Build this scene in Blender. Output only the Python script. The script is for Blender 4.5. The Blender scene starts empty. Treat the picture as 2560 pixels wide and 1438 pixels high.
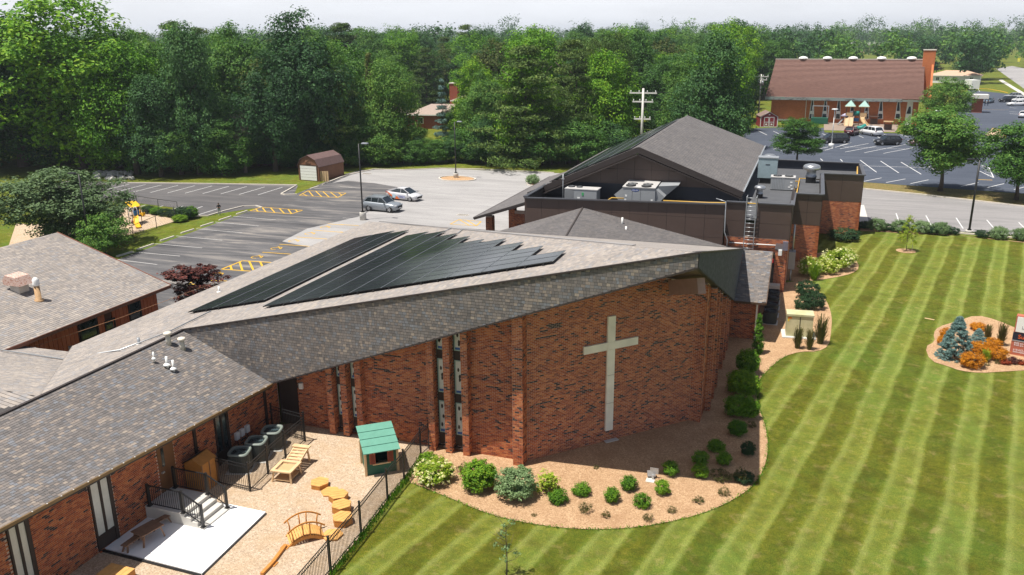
import bpy, bmesh, math, random
import numpy as np
from mathutils import Vector, Matrix
random.seed(7); RNG = np.random.default_rng(7)
S = bpy.context.scene
COL = S.collection
# ---------------------------------------------------------------- camera, sky, sun
# world axes = the church's building grid; origin on the ground below the prow tip of the sanctuary roof
FPX, TH, RL = 2093.3, 0.293327, 0.0092993
CH = 19.0
AZ = math.radians(19.5)
_T = np.array([7.2, 31.2])
_e1 = np.array([-math.cos(AZ), math.sin(AZ)]); _e2 = np.array([math.sin(AZ), math.cos(AZ)])
def _loc(v):
    return np.array([-(v[0]*_e1[0]+v[1]*_e1[1]), v[0]*_e2[0]+v[1]*_e2[1], v[2]])
_F = np.array([0, math.cos(TH), -math.sin(TH)]); _D = np.array([0, -math.sin(TH), -math.cos(TH)]); _R = np.array([1., 0, 0])
CA = _loc(math.cos(RL)*_R+math.sin(RL)*_D); CB = _loc(-math.sin(RL)*_R+math.cos(RL)*_D); CC = _loc(_F)
CAM = _loc(np.array([-_T[0], -_T[1], CH]))
cd = bpy.data.cameras.new('camera'); cam = bpy.data.objects.new('camera', cd); COL.objects.link(cam)
cam.matrix_world = Matrix(((CA[0], -CB[0], -CC[0], CAM[0]), (CA[1], -CB[1], -CC[1], CAM[1]), (CA[2], -CB[2], -CC[2], CAM[2]), (0, 0, 0, 1)))
cd.sensor_width = 36; cd.lens = FPX/2560*36; cd.clip_start = .5; cd.clip_end = 6000
S.camera = cam
SUNV = Vector((.258, .232, -1.0)).normalized()          # direction the light travels
w = bpy.data.worlds.new('World'); S.world = w; w.use_nodes = True
nt = w.node_tree; bg = nt.nodes['Background']
sky = nt.nodes.new('ShaderNodeTexSky'); sky.sky_type = 'NISHITA'; sky.sun_disc = False
sky.sun_elevation = math.asin(-SUNV.z); sky.sun_rotation = math.atan2(-SUNV.x, -SUNV.y)
sky.air_density = 1.0; sky.dust_density = 2.5; sky.ozone_density = 1.0
tc = nt.nodes.new('ShaderNodeTexCoord'); mp = nt.nodes.new('ShaderNodeMapping'); mp.inputs['Scale'].default_value = (1, 1, 5)
no = nt.nodes.new('ShaderNodeTexNoise'); no.inputs['Scale'].default_value = 3.2; no.inputs['Detail'].default_value = 7; no.inputs['Roughness'].default_value = .6
cr = nt.nodes.new('ShaderNodeValToRGB'); cr.color_ramp.elements[0].position = .30; cr.color_ramp.elements[0].color = (.80, .80, .80, 1); cr.color_ramp.elements[1].position = .62; cr.color_ramp.elements[1].color = (.97, .97, .97, 1)
sp = nt.nodes.new('ShaderNodeSeparateXYZ'); mr = nt.nodes.new('ShaderNodeMapRange')
mr.inputs['From Min'].default_value = .08; mr.inputs['From Max'].default_value = .30; mr.inputs['To Min'].default_value = 1; mr.inputs['To Max'].default_value = .08
mu = nt.nodes.new('ShaderNodeMath'); mu.operation = 'MULTIPLY'
mx = nt.nodes.new('ShaderNodeMixRGB'); mx.inputs['Color2'].default_value = (13.6, 13.9, 14.6, 1)
L = nt.links.new
L(tc.outputs['Generated'], mp.inputs['Vector']); L(mp.outputs['Vector'], no.inputs['Vector']); L(no.outputs['Fac'], cr.inputs['Fac'])
L(tc.outputs['Generated'], sp.inputs['Vector']); L(sp.outputs['Z'], mr.inputs['Value']); L(cr.outputs['Color'], mu.inputs[0]); L(mr.outputs['Result'], mu.inputs[1])
L(mu.outputs[0], mx.inputs['Fac']); L(sky.outputs['Color'], mx.inputs['Color1']); L(mx.outputs['Color'], bg.inputs['Color'])
bg.inputs['Strength'].default_value = .055
sl = bpy.data.lights.new('sun', 'SUN'); sl.energy = 5.0; sl.angle = math.radians(.5); sl.color = (1, .95, .87)
so = bpy.data.objects.new('sun', sl); COL.objects.link(so); so.rotation_euler = SUNV.to_track_quat('-Z', 'Y').to_euler(); so.location = (0, 0, 80)
S.view_settings.view_transform = 'Standard'; S.view_settings.look = 'None'; S.view_settings.gamma = 1; S.view_settings.use_curve_mapping = False
S.view_settings.exposure = 0.46
S.render.engine = 'CYCLES'
S.cycles.max_bounces = 6; S.cycles.transparent_max_bounces = 12; S.cycles.use_denoising = True
# ---------------------------------------------------------------- surveying helpers
def ray(px, py): return (px-1280)/FPX*CA+(py-719)/FPX*CB+CC
def G(px, py, z=0.):
    r = ray(px, py); t = (z-CAM[2])/r[2]; p = CAM+t*r; return Vector(p)
def PX(px, py, x):
    r = ray(px, py); t = (x-CAM[0])/r[0]; return Vector(CAM+t*r)
def PY(px, py, y):
    r = ray(px, py); t = (y-CAM[1])/r[1]; return Vector(CAM+t*r)
def proj(p):
    v = np.array(p)-CAM; d = v@CC; return (1280+FPX*(v@CA)/d, 719+FPX*(v@CB)/d)
def ZAT(x, y, py):
    """height over (x, y) that shows at photo row py"""
    a = CC*(py-719)/FPX-CB  # (v.CB)/(v.CC)=(py-719)/FPX
    v0 = np.array([x, y, 0.])-CAM
    return -(v0@a)/a[2]
def scale_at(p): return FPX/((np.array(p)-CAM)@CC)   # photo pixels per metre
# ---------------------------------------------------------------- object helpers
def meta(o, label=None, cat=None, group=None, kind=None):
    if label: o['label'] = label
    if cat: o['category'] = cat
    if group: o['group'] = group
    if kind: o['kind'] = kind
    return o
def thing(name, loc, label, cat, group=None, rz=0.):
    o = bpy.data.objects.new(name, None); COL.objects.link(o); o.location = loc; o.rotation_euler = (0, 0, rz)
    o.empty_display_size = .2
    return meta(o, label, cat, group)
def link(me, name, parent=None, loc=(0, 0, 0), rot=(0, 0, 0), sc=(1, 1, 1)):
    o = bpy.data.objects.new(name, me); COL.objects.link(o); o.location = loc; o.rotation_euler = rot; o.scale = sc
    if parent: o.parent = parent
    return o
def copy_tree(o, loc, rz=0., sc=None, label=None):
    c = o.copy(); COL.objects.link(c); c.location = loc; c.rotation_euler = (0, 0, rz)
    if sc is not None: c.scale = (sc, sc, sc) if isinstance(sc, (int, float)) else sc
    if label: c['label'] = label
    def rec(a, b):
        for ch in KIDS.get(a.name, list(a.children)):
            d = ch.copy(); COL.objects.link(d); d.parent = b; rec(ch, d)
    rec(o, c)
    return c
KIDS = {}
class MB:
    def __init__(s): s.v = []; s.f = []; s.sm = []
    def add(s, vs, fs, smooth=False):
        n = len(s.v); s.v += [tuple(p) for p in vs]; s.f += [tuple(i+n for i in f) for f in fs]; s.sm += [smooth]*len(fs); return s
    def box(s, c, d, rz=0., taper=1.):
        x, y, z = (k/2 for k in d); co, si = math.cos(rz), math.sin(rz); vs = []
        for k in (-1, 1):
            t = taper if k > 0 else 1
            for a, b in ((-1, -1), (1, -1), (1, 1), (-1, 1)):
                px, py = a*x*t, b*y*t; vs.append((c[0]+px*co-py*si, c[1]+px*si+py*co, c[2]+k*z))
        return s.add(vs, [(3, 2, 1, 0), (4, 5, 6, 7), (0, 1, 5, 4), (1, 2, 6, 5), (2, 3, 7, 6), (3, 0, 4, 7)])
    def box2(s, a, b): return s.box([(a[i]+b[i])/2 for i in range(3)], [abs(a[i]-b[i]) for i in range(3)])
    def bar(s, p, q, w, h=None, up=(0, 0, 1)):
        h = h or w; p, q = Vector(p), Vector(q); d = (q-p).normalized(); u = d.cross(Vector(up))
        if u.length < 1e-4: u = Vector((1, 0, 0))
        u.normalize(); v = u.cross(d); vs = []
        for e in (p, q):
            for a, b in ((-1, -1), (1, -1), (1, 1), (-1, 1)): vs.append(e+u*a*w/2+v*b*h/2)
        return s.add(vs, [(0, 1, 2, 3), (7, 6, 5, 4), (4, 5, 1, 0), (5, 6, 2, 1), (6, 7, 3, 2), (7, 4, 0, 3)])
    def tube(s, pts, r, n=8, smooth=True, cap=True):
        pts = [Vector(p) for p in pts]; rs = r if isinstance(r, (list, tuple)) else [r]*len(pts); vs = []; prev = None
        for i, p in enumerate(pts):
            d = (pts[min(i+1, len(pts)-1)]-pts[max(i-1, 0)]).normalized()
            u = d.cross(Vector((0, 0, 1))) if prev is None else prev-d*prev.dot(d)
            if u.length < 1e-3: u = d.cross(Vector((1, 0, 0)))
            u.normalize(); prev = u; v = d.cross(u)
            for k in range(n):
                a = 2*math.pi*k/n; vs.append(p+(u*math.cos(a)+v*math.sin(a))*rs[i])
        fs = [(i*n+k, i*n+(k+1) % n, (i+1)*n+(k+1) % n, (i+1)*n+k) for i in range(len(pts)-1) for k in range(n)]
        if cap: fs += [tuple(range(n))[::-1], tuple(range((len(pts)-1)*n, len(pts)*n))]
        return s.add(vs, fs, smooth)
    def lathe(s, prof, c=(0, 0, 0), n=14, smooth=True):
        vs = []
        for r, z in prof:
            for k in range(n): a = 2*math.pi*k/n; vs.append((c[0]+r*math.cos(a), c[1]+r*math.sin(a), c[2]+z))
        m = len(prof)
        fs = [(i*n+k, i*n+(k+1) % n, (i+1)*n+(k+1) % n, (i+1)*n+k) for i in range(m-1) for k in range(n)]
        return s.add(vs, fs+[tuple(range(n))[::-1], tuple(range((m-1)*n, m*n))], smooth)
    def prism(s, poly, z0, z1):
        n = len(poly); area = sum(poly[i][0]*poly[(i+1) % n][1]-poly[(i+1) % n][0]*poly[i][1] for i in range(n))
        if area < 0: poly = poly[::-1]
        vs = [(p[0], p[1], z0) for p in poly]+[(p[0], p[1], z1) for p in poly]
        return s.add(vs, [tuple(range(n))[::-1], tuple(range(n, 2*n))]+[(i, (i+1) % n, n+(i+1) % n, n+i) for i in range(n)])
    def slab(s, pts, t):
        """closed slab below a planar 3-D polygon"""
        pts = [Vector(p) for p in pts]; nrm = (pts[1]-pts[0]).cross(pts[2]-pts[0]).normalized()
        if nrm.z < 0: pts = pts[::-1]; nrm = -nrm
        n = len(pts); vs = pts+[p-Vector((0, 0, t)) for p in pts]
        return s.add(vs, [tuple(range(n)), tuple(range(n, 2*n))[::-1]]+[(i, n+i, n+(i+1) % n, (i+1) % n) for i in range(n)])
    def extrude(s, prof, a, b):
        """profile of (dist-perp-in-xy, z) pairs swept straight from a to b"""
        a, b = Vector(a), Vector(b); d = (b-a); d.z = 0; d.normalize(); nn = Vector((d.y, -d.x, 0)); n = len(prof); vs = []
        for e in (a, b): vs += [e+nn*p+Vector((0, 0, z)) for p, z in prof]
        return s.add(vs, [tuple(range(n)), tuple(range(n, 2*n))[::-1]]+[(i, n+i, n+(i+1) % n, (i+1) % n) for i in range(n)])
    def mesh(s, name, mat, fix=True):
        me = bpy.data.meshes.new(name); me.from_pydata([tuple(v) for v in s.v], [], s.f)
        me.polygons.foreach_set('use_smooth', s.sm)
        if fix:
            bm = bmesh.new(); bm.from_mesh(me); bmesh.ops.recalc_face_normals(bm, faces=bm.faces); bm.to_mesh(me); bm.free()
        me.materials.append(mat); me.update(); return me
    def build(s, name, mat, parent=None, world=False, **k):
        if world and parent is not None:
            m = Matrix.LocRotScale(parent.location, parent.rotation_euler, None).inverted()
            s.v = [tuple(m @ Vector(v)) for v in s.v]
        o = link(s.mesh(name, mat), name, parent)
        return meta(o, **k)
def npmesh(name, verts, quads, mat, tone=None):
    me = bpy.data.meshes.new(name); nq = len(quads)
    me.vertices.add(len(verts)); me.vertices.foreach_set('co', np.asarray(verts, np.float32).ravel())
    me.loops.add(nq*4); me.loops.foreach_set('vertex_index', np.asarray(quads, np.int32).ravel())
    me.polygons.add(nq); me.polygons.foreach_set('loop_start', np.arange(0, nq*4, 4, dtype=np.int32))
    try: me.polygons.foreach_set('loop_total', np.full(nq, 4, np.int32))
    except Exception: pass
    me.update(calc_edges=True); me.polygons.foreach_set('use_smooth', np.zeros(nq, bool))
    if tone is not None:
        at = me.attributes.new('tone', 'FLOAT', 'FACE'); at.data.foreach_set('value', np.asarray(tone, np.float32))
    me.materials.append(mat); return me
_CS = np.array([[-1, -1, -1], [1, -1, -1], [1, 1, -1], [-1, 1, -1], [-1, -1, 1], [1, -1, 1], [1, 1, 1], [-1, 1, 1]], float)
_CF = np.array([[3, 2, 1, 0], [4, 5, 6, 7], [0, 1, 5, 4], [1, 2, 6, 5], [2, 3, 7, 6], [3, 0, 4, 7]])
def boxes_mesh(name, C, A, mat, tone, drop=0):
    """C (N,3) centres, A (N,3,3) half axes as rows"""
    N = len(C); V = C[:, None, :]+np.einsum('kj,njd->nkd', _CS, A)
    F = np.delete(_CF, drop, 0)[None]+8*np.arange(N)[:, None, None]   # the hidden back face is left out
    return npmesh(name, V.reshape(-1, 3), F.reshape(-1, 4), mat, np.repeat(tone, 5))
_cube = {}
def pieces(parent, name, C, A, mat, tone, singles=300, stuffname=None, sort=True):
    """many like pieces: the nearest `singles` become parts of their own, the rest one 'stuff' part"""
    C = np.asarray(C, float); A = np.asarray(A, float); tone = np.asarray(tone, float)
    off = np.array(parent.location) if parent else np.zeros(3)
    if len(C) == 0: return
    idx = np.argsort(np.linalg.norm(C-CAM, axis=1)) if sort else np.arange(len(C))
    a, b = idx[:singles], idx[singles:]
    if mat.name not in _cube: _cube[mat.name] = npmesh(name, _CS.copy(), _CF.copy(), mat)
    me = _cube[mat.name]
    for i in a:
        M = Matrix.Identity(4)
        for r in range(3):
            for c in range(3): M[r][c] = A[i][c][r]
            M[r][3] = C[i][r]-off[r]
        o = bpy.data.objects.new(name, me); COL.objects.link(o); o.parent = parent; o.matrix_local = M; o.color = (tone[i], 0, 0, 1)
    if len(b):
        o = link(boxes_mesh(stuffname or name+'_courses', C[b]-off, A[b], mat, tone[b], 2 if name == 'brick' else 0), stuffname or name+'_courses', parent); o.color = (0, 0, 0, 1)
        o['kind'] = 'stuff'
# ---------------------------------------------------------------- materials
def hexc(h):
    h = h.lstrip('#'); c = [int(h[i:i+2], 16)/255 for i in (0, 2, 4)]
    return tuple(x/12.92 if x < .04045 else ((x+.055)/1.055)**2.4 for x in c)+(1,)
def C4(c): return c if len(c) == 4 else (*c, 1)
class NT:
    def __init__(s, name):
        s.m = bpy.data.materials.new(name); s.m.use_nodes = True; s.t = s.m.node_tree; s.b = s.t.nodes['Principled BSDF']
    def n(s, t, **kw):
        x = s.t.nodes.new('ShaderNode'+t)
        for k, v in kw.items():
            if k.startswith('i_'): x.inputs[k[2:].replace('_', ' ')].default_value = v
            else: setattr(x, k, v)
        return x
    def l(s, a, b): s.t.links.new(a, b)
    def noise(s, scale, detail=4, rough=.55, vec=None, dist=0.):
        x = s.n('TexNoise'); x.inputs['Scale'].default_value = scale; x.inputs['Detail'].default_value = detail; x.inputs['Roughness'].default_value = rough; x.inputs['Distortion'].default_value = dist
        if vec is not None: s.l(vec, x.inputs['Vector'])
        return x.outputs['Fac']
    def ramp(s, fac, stops, interp='LINEAR'):
        x = s.n('ValToRGB'); r = x.color_ramp; r.interpolation = interp
        while len(r.elements) < len(stops): r.elements.new(.5)
        for e, (p, c) in zip(r.elements, stops): e.position = p; e.color = C4(c)
        s.l(fac, x.inputs['Fac']); return x.outputs['Color']
    def math(s, op, a, b=0., c=None):
        x = s.n('Math', operation=op)
        for i, k in enumerate((a, b, c)):
            if k is None: continue
            if isinstance(k, (int, float)): x.inputs[i].default_value = k
            else: s.l(k, x.inputs[i])
        return x.outputs[0]
    def mix(s, f, a, b, mode='MIX'):
        x = s.n('MixRGB', blend_type=mode)
        for i, k in enumerate((f, a, b)):
            if isinstance(k, (int, float)): x.inputs[i].default_value = k
            elif isinstance(k, tuple): x.inputs[i].default_value = C4(k)
            else: s.l(k, x.inputs[i])
        return x.outputs[0]
    def pos(s): return s.n('NewGeometry').outputs['Position']
    def obj(s): return s.n('TexCoord').outputs['Object']
    def mapv(s, v, scale=(1, 1, 1), rot=(0, 0, 0)):
        x = s.n('Mapping'); x.inputs['Scale'].default_value = scale; x.inputs['Rotation'].default_value = rot; s.l(v, x.inputs['Vector']); return x.outputs[0]
    def bump(s, h, strength=.3, dist=.02):
        x = s.n('Bump'); x.inputs['Strength'].default_value = strength; x.inputs['Distance'].default_value = dist; s.l(h, x.inputs['Height']); s.l(x.outputs[0], s.b.inputs['Normal'])
    def out(s, col=None, rough=.8, metal=0., spec=None):
        if col is not None:
            if isinstance(col, tuple): s.b.inputs['Base Color'].default_value = C4(col)
            else: s.l(col, s.b.inputs['Base Color'])
        if isinstance(rough, (int, float)): s.b.inputs['Roughness'].default_value = rough
        else: s.l(rough, s.b.inputs['Roughness'])
        s.b.inputs['Metallic'].default_value = metal
        if spec is not None: s.b.inputs['Specular IOR Level'].default_value = spec
        return s.m
_pm = {}
def plain(name, col, rough=.6, metal=0., var=.12, scale=3., spec=None):
    if name in _pm: return _pm[name]
    t = NT(name); f = t.noise(scale, 5, .6, t.obj()); k = t.ramp(f, [(.25, tuple(c*(1-var) for c in col[:3])), (.75, tuple(min(1, c*(1+var)) for c in col[:3]))])
    _pm[name] = t.out(k, rough, metal, spec); return _pm[name]
def tone_mat(name, stops, var=.12, rough=.85, interp='CONSTANT', fine=40., bump=.25):
    """colour picked per piece: face attribute on the joined part, object colour on the single parts"""
    t = NT(name); a = t.n('Attribute', attribute_name='tone'); o = t.n('ObjectInfo'); sc = t.n('SeparateColor'); t.l(o.outputs['Color'], sc.inputs[0])
    v = t.math('ADD', a.outputs['Fac'], sc.outputs[0]); c = t.ramp(v, stops, interp)
    g = t.math('FRACT', t.math('MULTIPLY', v, 37.7)); g = t.math('MULTIPLY_ADD', g, 2*var, 1-var)
    c = t.mix(1., c, t.n('CombineColor').outputs[0], 'MULTIPLY')
    cc = t.t.nodes[-1].inputs  # last mix
    cmb = [n for n in t.t.nodes if n.bl_idname == 'ShaderNodeCombineColor'][-1]
    for i in range(3): t.l(g, cmb.inputs[i])
    f = t.noise(fine, 3, .6, t.pos()); c = t.mix(.35, c, t.ramp(f, [(.3, (.35, .35, .35)), (.7, (.75, .75, .75))]), 'OVERLAY')
    big = t.noise(.45, 4, .6, t.pos()); c = t.mix(.18, c, t.ramp(big, [(.35, (.3, .3, .3)), (.65, (.7, .7, .7))]), 'OVERLAY')
    t.bump(f, bump, .006); return t.out(c, rough)
R_ = 'random'
M_BRICK = tone_mat('red_brick', [(0, (.38, .105, .038)), (.22, (.45, .145, .05)), (.42, (.31, .08, .03)), (.6, (.50, .18, .07)), (.74, (.23, .062, .030)), (.862, (.035, .028, .030)), (.95, (.07, .045, .04))], .07)
M_MORTAR = plain('mortar', (.60, .46, .38), .95, var=.15, scale=6)
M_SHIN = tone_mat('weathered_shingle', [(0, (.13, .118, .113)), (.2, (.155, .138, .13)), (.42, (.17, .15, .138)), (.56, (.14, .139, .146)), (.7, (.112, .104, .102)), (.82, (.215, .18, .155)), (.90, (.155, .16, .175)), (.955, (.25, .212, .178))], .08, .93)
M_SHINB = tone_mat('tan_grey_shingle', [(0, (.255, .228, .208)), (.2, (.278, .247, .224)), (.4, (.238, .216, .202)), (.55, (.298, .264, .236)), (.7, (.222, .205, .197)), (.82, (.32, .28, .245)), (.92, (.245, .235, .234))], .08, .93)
M_SHINSHADE = tone_mat('shade_toned_shingle', [(0, (.05, .056, .066)), (.5, (.065, .07, .08)), (.8, (.04, .045, .055))], .1, .9)  # shade of the sunless right slope is put into these bluish tones
M_SHING = tone_mat('grey_shingle', [(0, (.116, .108, .108)), (.3, (.125, .116, .114)), (.55, (.106, .100, .102)), (.8, (.134, .123, .120))], .08, .93)
M_FELT = plain('roof_felt', (.055, .05, .048), .95)
M_PANEL = plain('brown_metal_panel', (.078, .052, .043), .45, var=.1, scale=.7, spec=.5)
M_PANELJ = plain('panel_joint', (.018, .013, .012), .8)
M_FASC = plain('dark_fascia', (.035, .026, .024), .6)
M_CAP = plain('parapet_cap', (.10, .10, .11), .35, .5)
M_MEMB = plain('roof_membrane', (.075, .078, .085), .75, var=.22, scale=.6)
M_BROWNTRIM = plain('brown_trim', (.075, .04, .022), .6)
M_WOODDK = plain('dark_brown_wood', (.028, .016, .013), .7)
M_MAUVE = plain('mauve_beam', (.34, .22, .20), .7)
M_CREAM = plain('cross_stone', (.80, .76, .67), .75, var=.12, scale=1.2)
M_CONC = plain('concrete', (.52, .50, .46), .9, var=.08, scale=2)
M_CONCW = plain('new_white_concrete', (.80, .80, .80), .9, var=.03, scale=1.2)
M_BLACK = plain('black_metal', (.012, .012, .013), .5)
M_GALV = plain('galvanised_metal', (.45, .47, .49), .4, .6)
M_GREYM = plain('grey_unit_metal', (.30, .315, .33), .5, .1, var=.06, scale=1.5)
M_WHITE = plain('white_paint', (.78, .78, .76), .5, var=.04)
M_YELP = plain('yellow_gas_pipe', (.55, .33, .06), .5)
M_GLASS = NT('window_glass'); M_GLASS.l(M_GLASS.ramp(M_GLASS.noise(1.3, 3, .5, M_GLASS.obj()), [(.35, (.012, .018, .02)), (.65, (.05, .07, .075))]), M_GLASS.b.inputs['Base Color']); M_GLASS = M_GLASS.out(None, .08, spec=.9)
M_BLIND = plain('pale_blind', (.52, .53, .50), .3, var=.1, spec=.6)
M_GREENTRIM = plain('pale_green_trim', (.26, .36, .33), .6)
M_SOIL = plain('dark_soil', (.05, .035, .025), .95)
# ---------------------------------------------------------------- ground materials
def lawn_mat(name, stripes=True):
    t = NT(name); p = t.pos(); s = t.n('SeparateXYZ'); t.l(p, s.inputs[0])
    fine = t.noise(28, 4, .7, p); med = t.noise(3.4, 8, .78, p, .3); big = t.noise(.16, 5, .6, p, .8); patch = t.noise(1.3, 7, .7, p, .5)
    base = t.ramp(med, [(.30, (.052, .080, .004)), (.44, (.100, .126, .006)), (.56, (.170, .172, .012)), (.72, (.32, .255, .05))])
    olive = t.ramp(fine, [(.35, (.030, .060, .004)), (.65, (.19, .205, .035))])
    c = t.mix(.42, base, olive)
    c = t.mix(t.ramp(big, [(.42, (0, 0, 0)), (.66, (.45, .45, .45))]), c, (.06, .155, .022))
    c = t.mix(t.ramp(patch, [(.54, (0, 0, 0)), (.70, (.6, .6, .6))]), c, (.30, .24, .10))
    c = t.mix(t.ramp(t.noise(.75, 7, .7, p, .4), [(.36, (.6, .6, .6)), (.54, (0, 0, 0))]), c, (.060, .062, .005))
    if stripes:
        u = t.math('SUBTRACT', s.outputs[0], t.math('MULTIPLY', s.outputs[1], .205))
        wob = t.math('MULTIPLY', t.math('SUBTRACT', t.noise(.18, 3, .5, p), .5), .55)
        u = t.math('ADD', u, wob); u = t.math('ADD', u, t.math('MULTIPLY', t.math('SUBTRACT', t.noise(7, 4, .7, p), .5), .30))
        m = t.math('FRACT', t.math('MULTIPLY', t.math('ADD', u, 200*2.37), 1/2.37))
        st = t.ramp(m, [(.0, (.15, .15, .15)), (.02, (.3, .3, .3)), (.05, (.9, .9, .9)), (.10, (.9, .9, .9)), (.17, (.36, .36, .36)), (.28, (.26, .26, .26)), (.40, (.36, .36, .36)), (.46, (.9, .9, .9)), (.52, (.85, .85, .85)), (.58, (.05, .05, .05)), (.95, (.0, .0, .0))])
        fade = t.ramp(t.noise(.12, 4, .6, p), [(.3, (.5, .5, .5)), (.6, (.85, .85, .85))])
        st = t.math('MULTIPLY', st, fade); st = t.math('MULTIPLY', st, t.ramp(t.noise(1.5, 3, .6, p), [(.3, (.55, .55, .55)), (.7, (1, 1, 1))]))
        c = t.mix(t.math('MULTIPLY', st, .55), c, (.33, .37, .11))
    if stripes: c = t.mix(1., c, t.ramp(m, [(.0, (1, 1, 1)), (.50, (1.05, 1.05, 1)), (.60, (.80, .77, .65)), (.92, (.80, .77, .65)), (.99, (1, 1, 1))]), 'MULTIPLY')
    f2 = t.noise(24, 4, .8, p); c = t.mix(.75, c, t.ramp(f2, [(.35, (.22, .22, .22)), (.65, (.8, .8, .8))]), 'OVERLAY')
    t.bump(f2, .9, .05); return t.out(c, .95, spec=.15)
M_LAWN = lawn_mat('mown_lawn'); M_GRASS = lawn_mat('rough_grass', False)
def mulch_mat(name, cols, scale):
    t = NT(name); p = t.pos(); f = t.noise(scale, 5, .75, p); g = t.noise(1.1, 4, .6, p, .5)
    c = t.ramp(f, [(.28, cols[0]), (.5, cols[1]), (.72, cols[2])]); f2 = t.noise(scale*2.6, 2, .8, p); c = t.mix(.6, c, t.ramp(f2, [(.35, (.2, .2, .2)), (.65, (.8, .8, .8))]), 'OVERLAY')
    c = t.mix(t.ramp(g, [(.42, (0, 0, 0)), (.7, (.5, .5, .5))]), c, cols[3]); t.bump(f, 1., .05); return t.out(c, .95, spec=.1)
M_MULCH = mulch_mat('bark_mulch', [(.22, .125, .065), (.45, .29, .165), (.70, .49, .32), (.32, .185, .10)], 15)
M_CHIPS = mulch_mat('wood_chips', [(.26, .185, .125), (.48, .37, .265), (.74, .60, .46), (.44, .30, .17)], 13)
def paving(name, a, b, c_, streak=.5, rough=.9, sc=(.25, 1.6, 1)):
    t = NT(name); p = t.pos(); v = t.mapv(p, sc, (0, 0, -.35)); f = t.noise(.45, 8, .68, v, .6); g = t.noise(30, 3, .6, p)
    h = t.noise(.06, 4, .5, p)
    c = t.ramp(f, [(.33, a), (.52, b), (.72, c_)]); c = t.mix(.25, c, t.ramp(g, [(.3, (.3, .3, .3)), (.7, (.7, .7, .7))]), 'OVERLAY')
    c = t.mix(.3, c, t.ramp(h, [(.3, (.35, .35, .35)), (.7, (.66, .66, .66))]), 'OVERLAY')
    cr = t.noise(1.6, 6, .6, p, 2.); c = t.mix(t.ramp(cr, [(.488, (0, 0, 0)), (.5, (.32, .32, .32)), (.512, (0, 0, 0))]), c, (.03, .03, .032))
    t.bump(g, .3, .01); return t.out(c, rough, spec=.25)
M_ASPH = paving('worn_asphalt', (.05, .05, .055), (.115, .112, .115), (.31, .28, .25))
M_ASPHN = paving('dark_asphalt', (.078, .075, .078), (.10, .096, .098), (.145, .135, .13))
M_LOT = paving('pale_concrete_lot', (.27, .262, .26), (.325, .315, .312), (.375, .365, .36))
M_DRIVE = paving('grey_drive', (.20, .195, .195), (.245, .235, .235), (.29, .28, .275))
M_BLUE = paving('fresh_blue_black_asphalt', (.052, .062, .085), (.066, .078, .105), (.09, .103, .13))
M_ROAD = paving('road_asphalt', (.26, .25, .25), (.31, .30, .30), (.36, .34, .33))
M_KERB = plain('kerb_concrete', (.58, .53, .46), .9, var=.1)
M_YEL = plain('yellow_road_paint', (.62, .36, .02), .8, var=.2, scale=8)
M_WHT = plain('white_road_paint', (.62, .62, .62), .8, var=.15, scale=8)
M_WHTF = plain('faded_white_paint', (.46, .45, .44), .85, var=.1, scale=8)
def sheet(name, poly, z, mat, kind='structure', th=None):
    mb = MB()
    if th: mb.prism([(p[0], p[1]) for p in poly], z-th, z)
    else: mb.add([(p[0], p[1], z) for p in poly], [tuple(range(len(poly)))])
    me = mb.mesh(name, mat, fix=bool(th))
    if not th and me.polygons[0].normal.z < 0: me.flip_normals()
    o = link(me, name); o['kind'] = kind; return o
def gp(*pts): return [G(*p) for p in pts]
def smooth_poly(pts, it=2):
    for _ in range(it):
        q = []
        for i in range(len(pts)):
            a, b = pts[i], pts[(i+1) % len(pts)]; q += [a*.75+b*.25, a*.25+b*.75]
        pts = q
    return pts
# big ground sheet reaching the horizon
sheet('ground', [(-2500, -300, 0), (2500, -300, 0), (2500, 4500, 0), (-2500, 4500, 0)], 0, M_GRASS)
sheet('lawn', [(-17, -24), (60, -24), (60, 40)]+[tuple(G(2560, 598)[:2]), tuple(G(2150, 577)[:2]), (2, 56), (0, 30), (-12, 2)], .004, M_LAWN)
# ---- left car park
sheet('parking_lot', gp((150, 452), (745, 464), (735, 487), (860, 436), (905, 425), (1100, 421), (1385, 433), (1700, 440), (1700, 700), (1000, 760), (250, 900), (150, 720), (305, 645), (640, 522), (560, 516), (430, 512), (330, 500), (150, 500)), .008, M_ASPH)
sheet('dark_parking_lot', gp((120, 455), (743, 467), (700, 487), (742, 500), (700, 516), (640, 520), (480, 545), (440, 520), (320, 505), (120, 500)), .012, M_ASPHN)
sheet('pale_parking_lot', gp((905, 426), (1100, 422), (1390, 433), (1650, 445), (1500, 600), (880, 640), (705, 604), (768, 572), (905, 540), (968, 500), (1050, 478), (935, 458), (870, 452), (830, 458)), .013, M_LOT)
def kerb(name, pts, w=.15, h=.13, mat=None, closed=False):
    pts = [Vector((p[0], p[1], 0)) for p in pts]; n = len(pts); L_, R2 = [], []
    for i, p in enumerate(pts):
        a = pts[(i-1) % n] if (closed or i > 0) else p; b = pts[(i+1) % n] if (closed or i < n-1) else p
        d = (b-a).normalized(); nn = Vector((-d.y, d.x, 0)); L_.append(p+nn*w/2); R2.append(p-nn*w/2)
    mb = MB(); m = n if closed else n-1
    for i in range(m):
        j = (i+1) % n; A, B, C_, D = L_[i], L_[j], R2[j], R2[i]
        vs = [A, B, C_, D]+[q+Vector((0, 0, h)) for q in (A, B, C_, D)]
        mb.add(vs, [(4, 5, 6, 7), (0, 1, 5, 4), (2, 3, 7, 6)]+([(3, 0, 4, 7)] if (i == 0 and not closed) else [])+([(1, 2, 6, 5)] if (i == m-1 and not closed) else []))
    o = link(mb.mesh(name, mat or M_KERB), name); o['kind'] = 'structure'; return o
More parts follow.
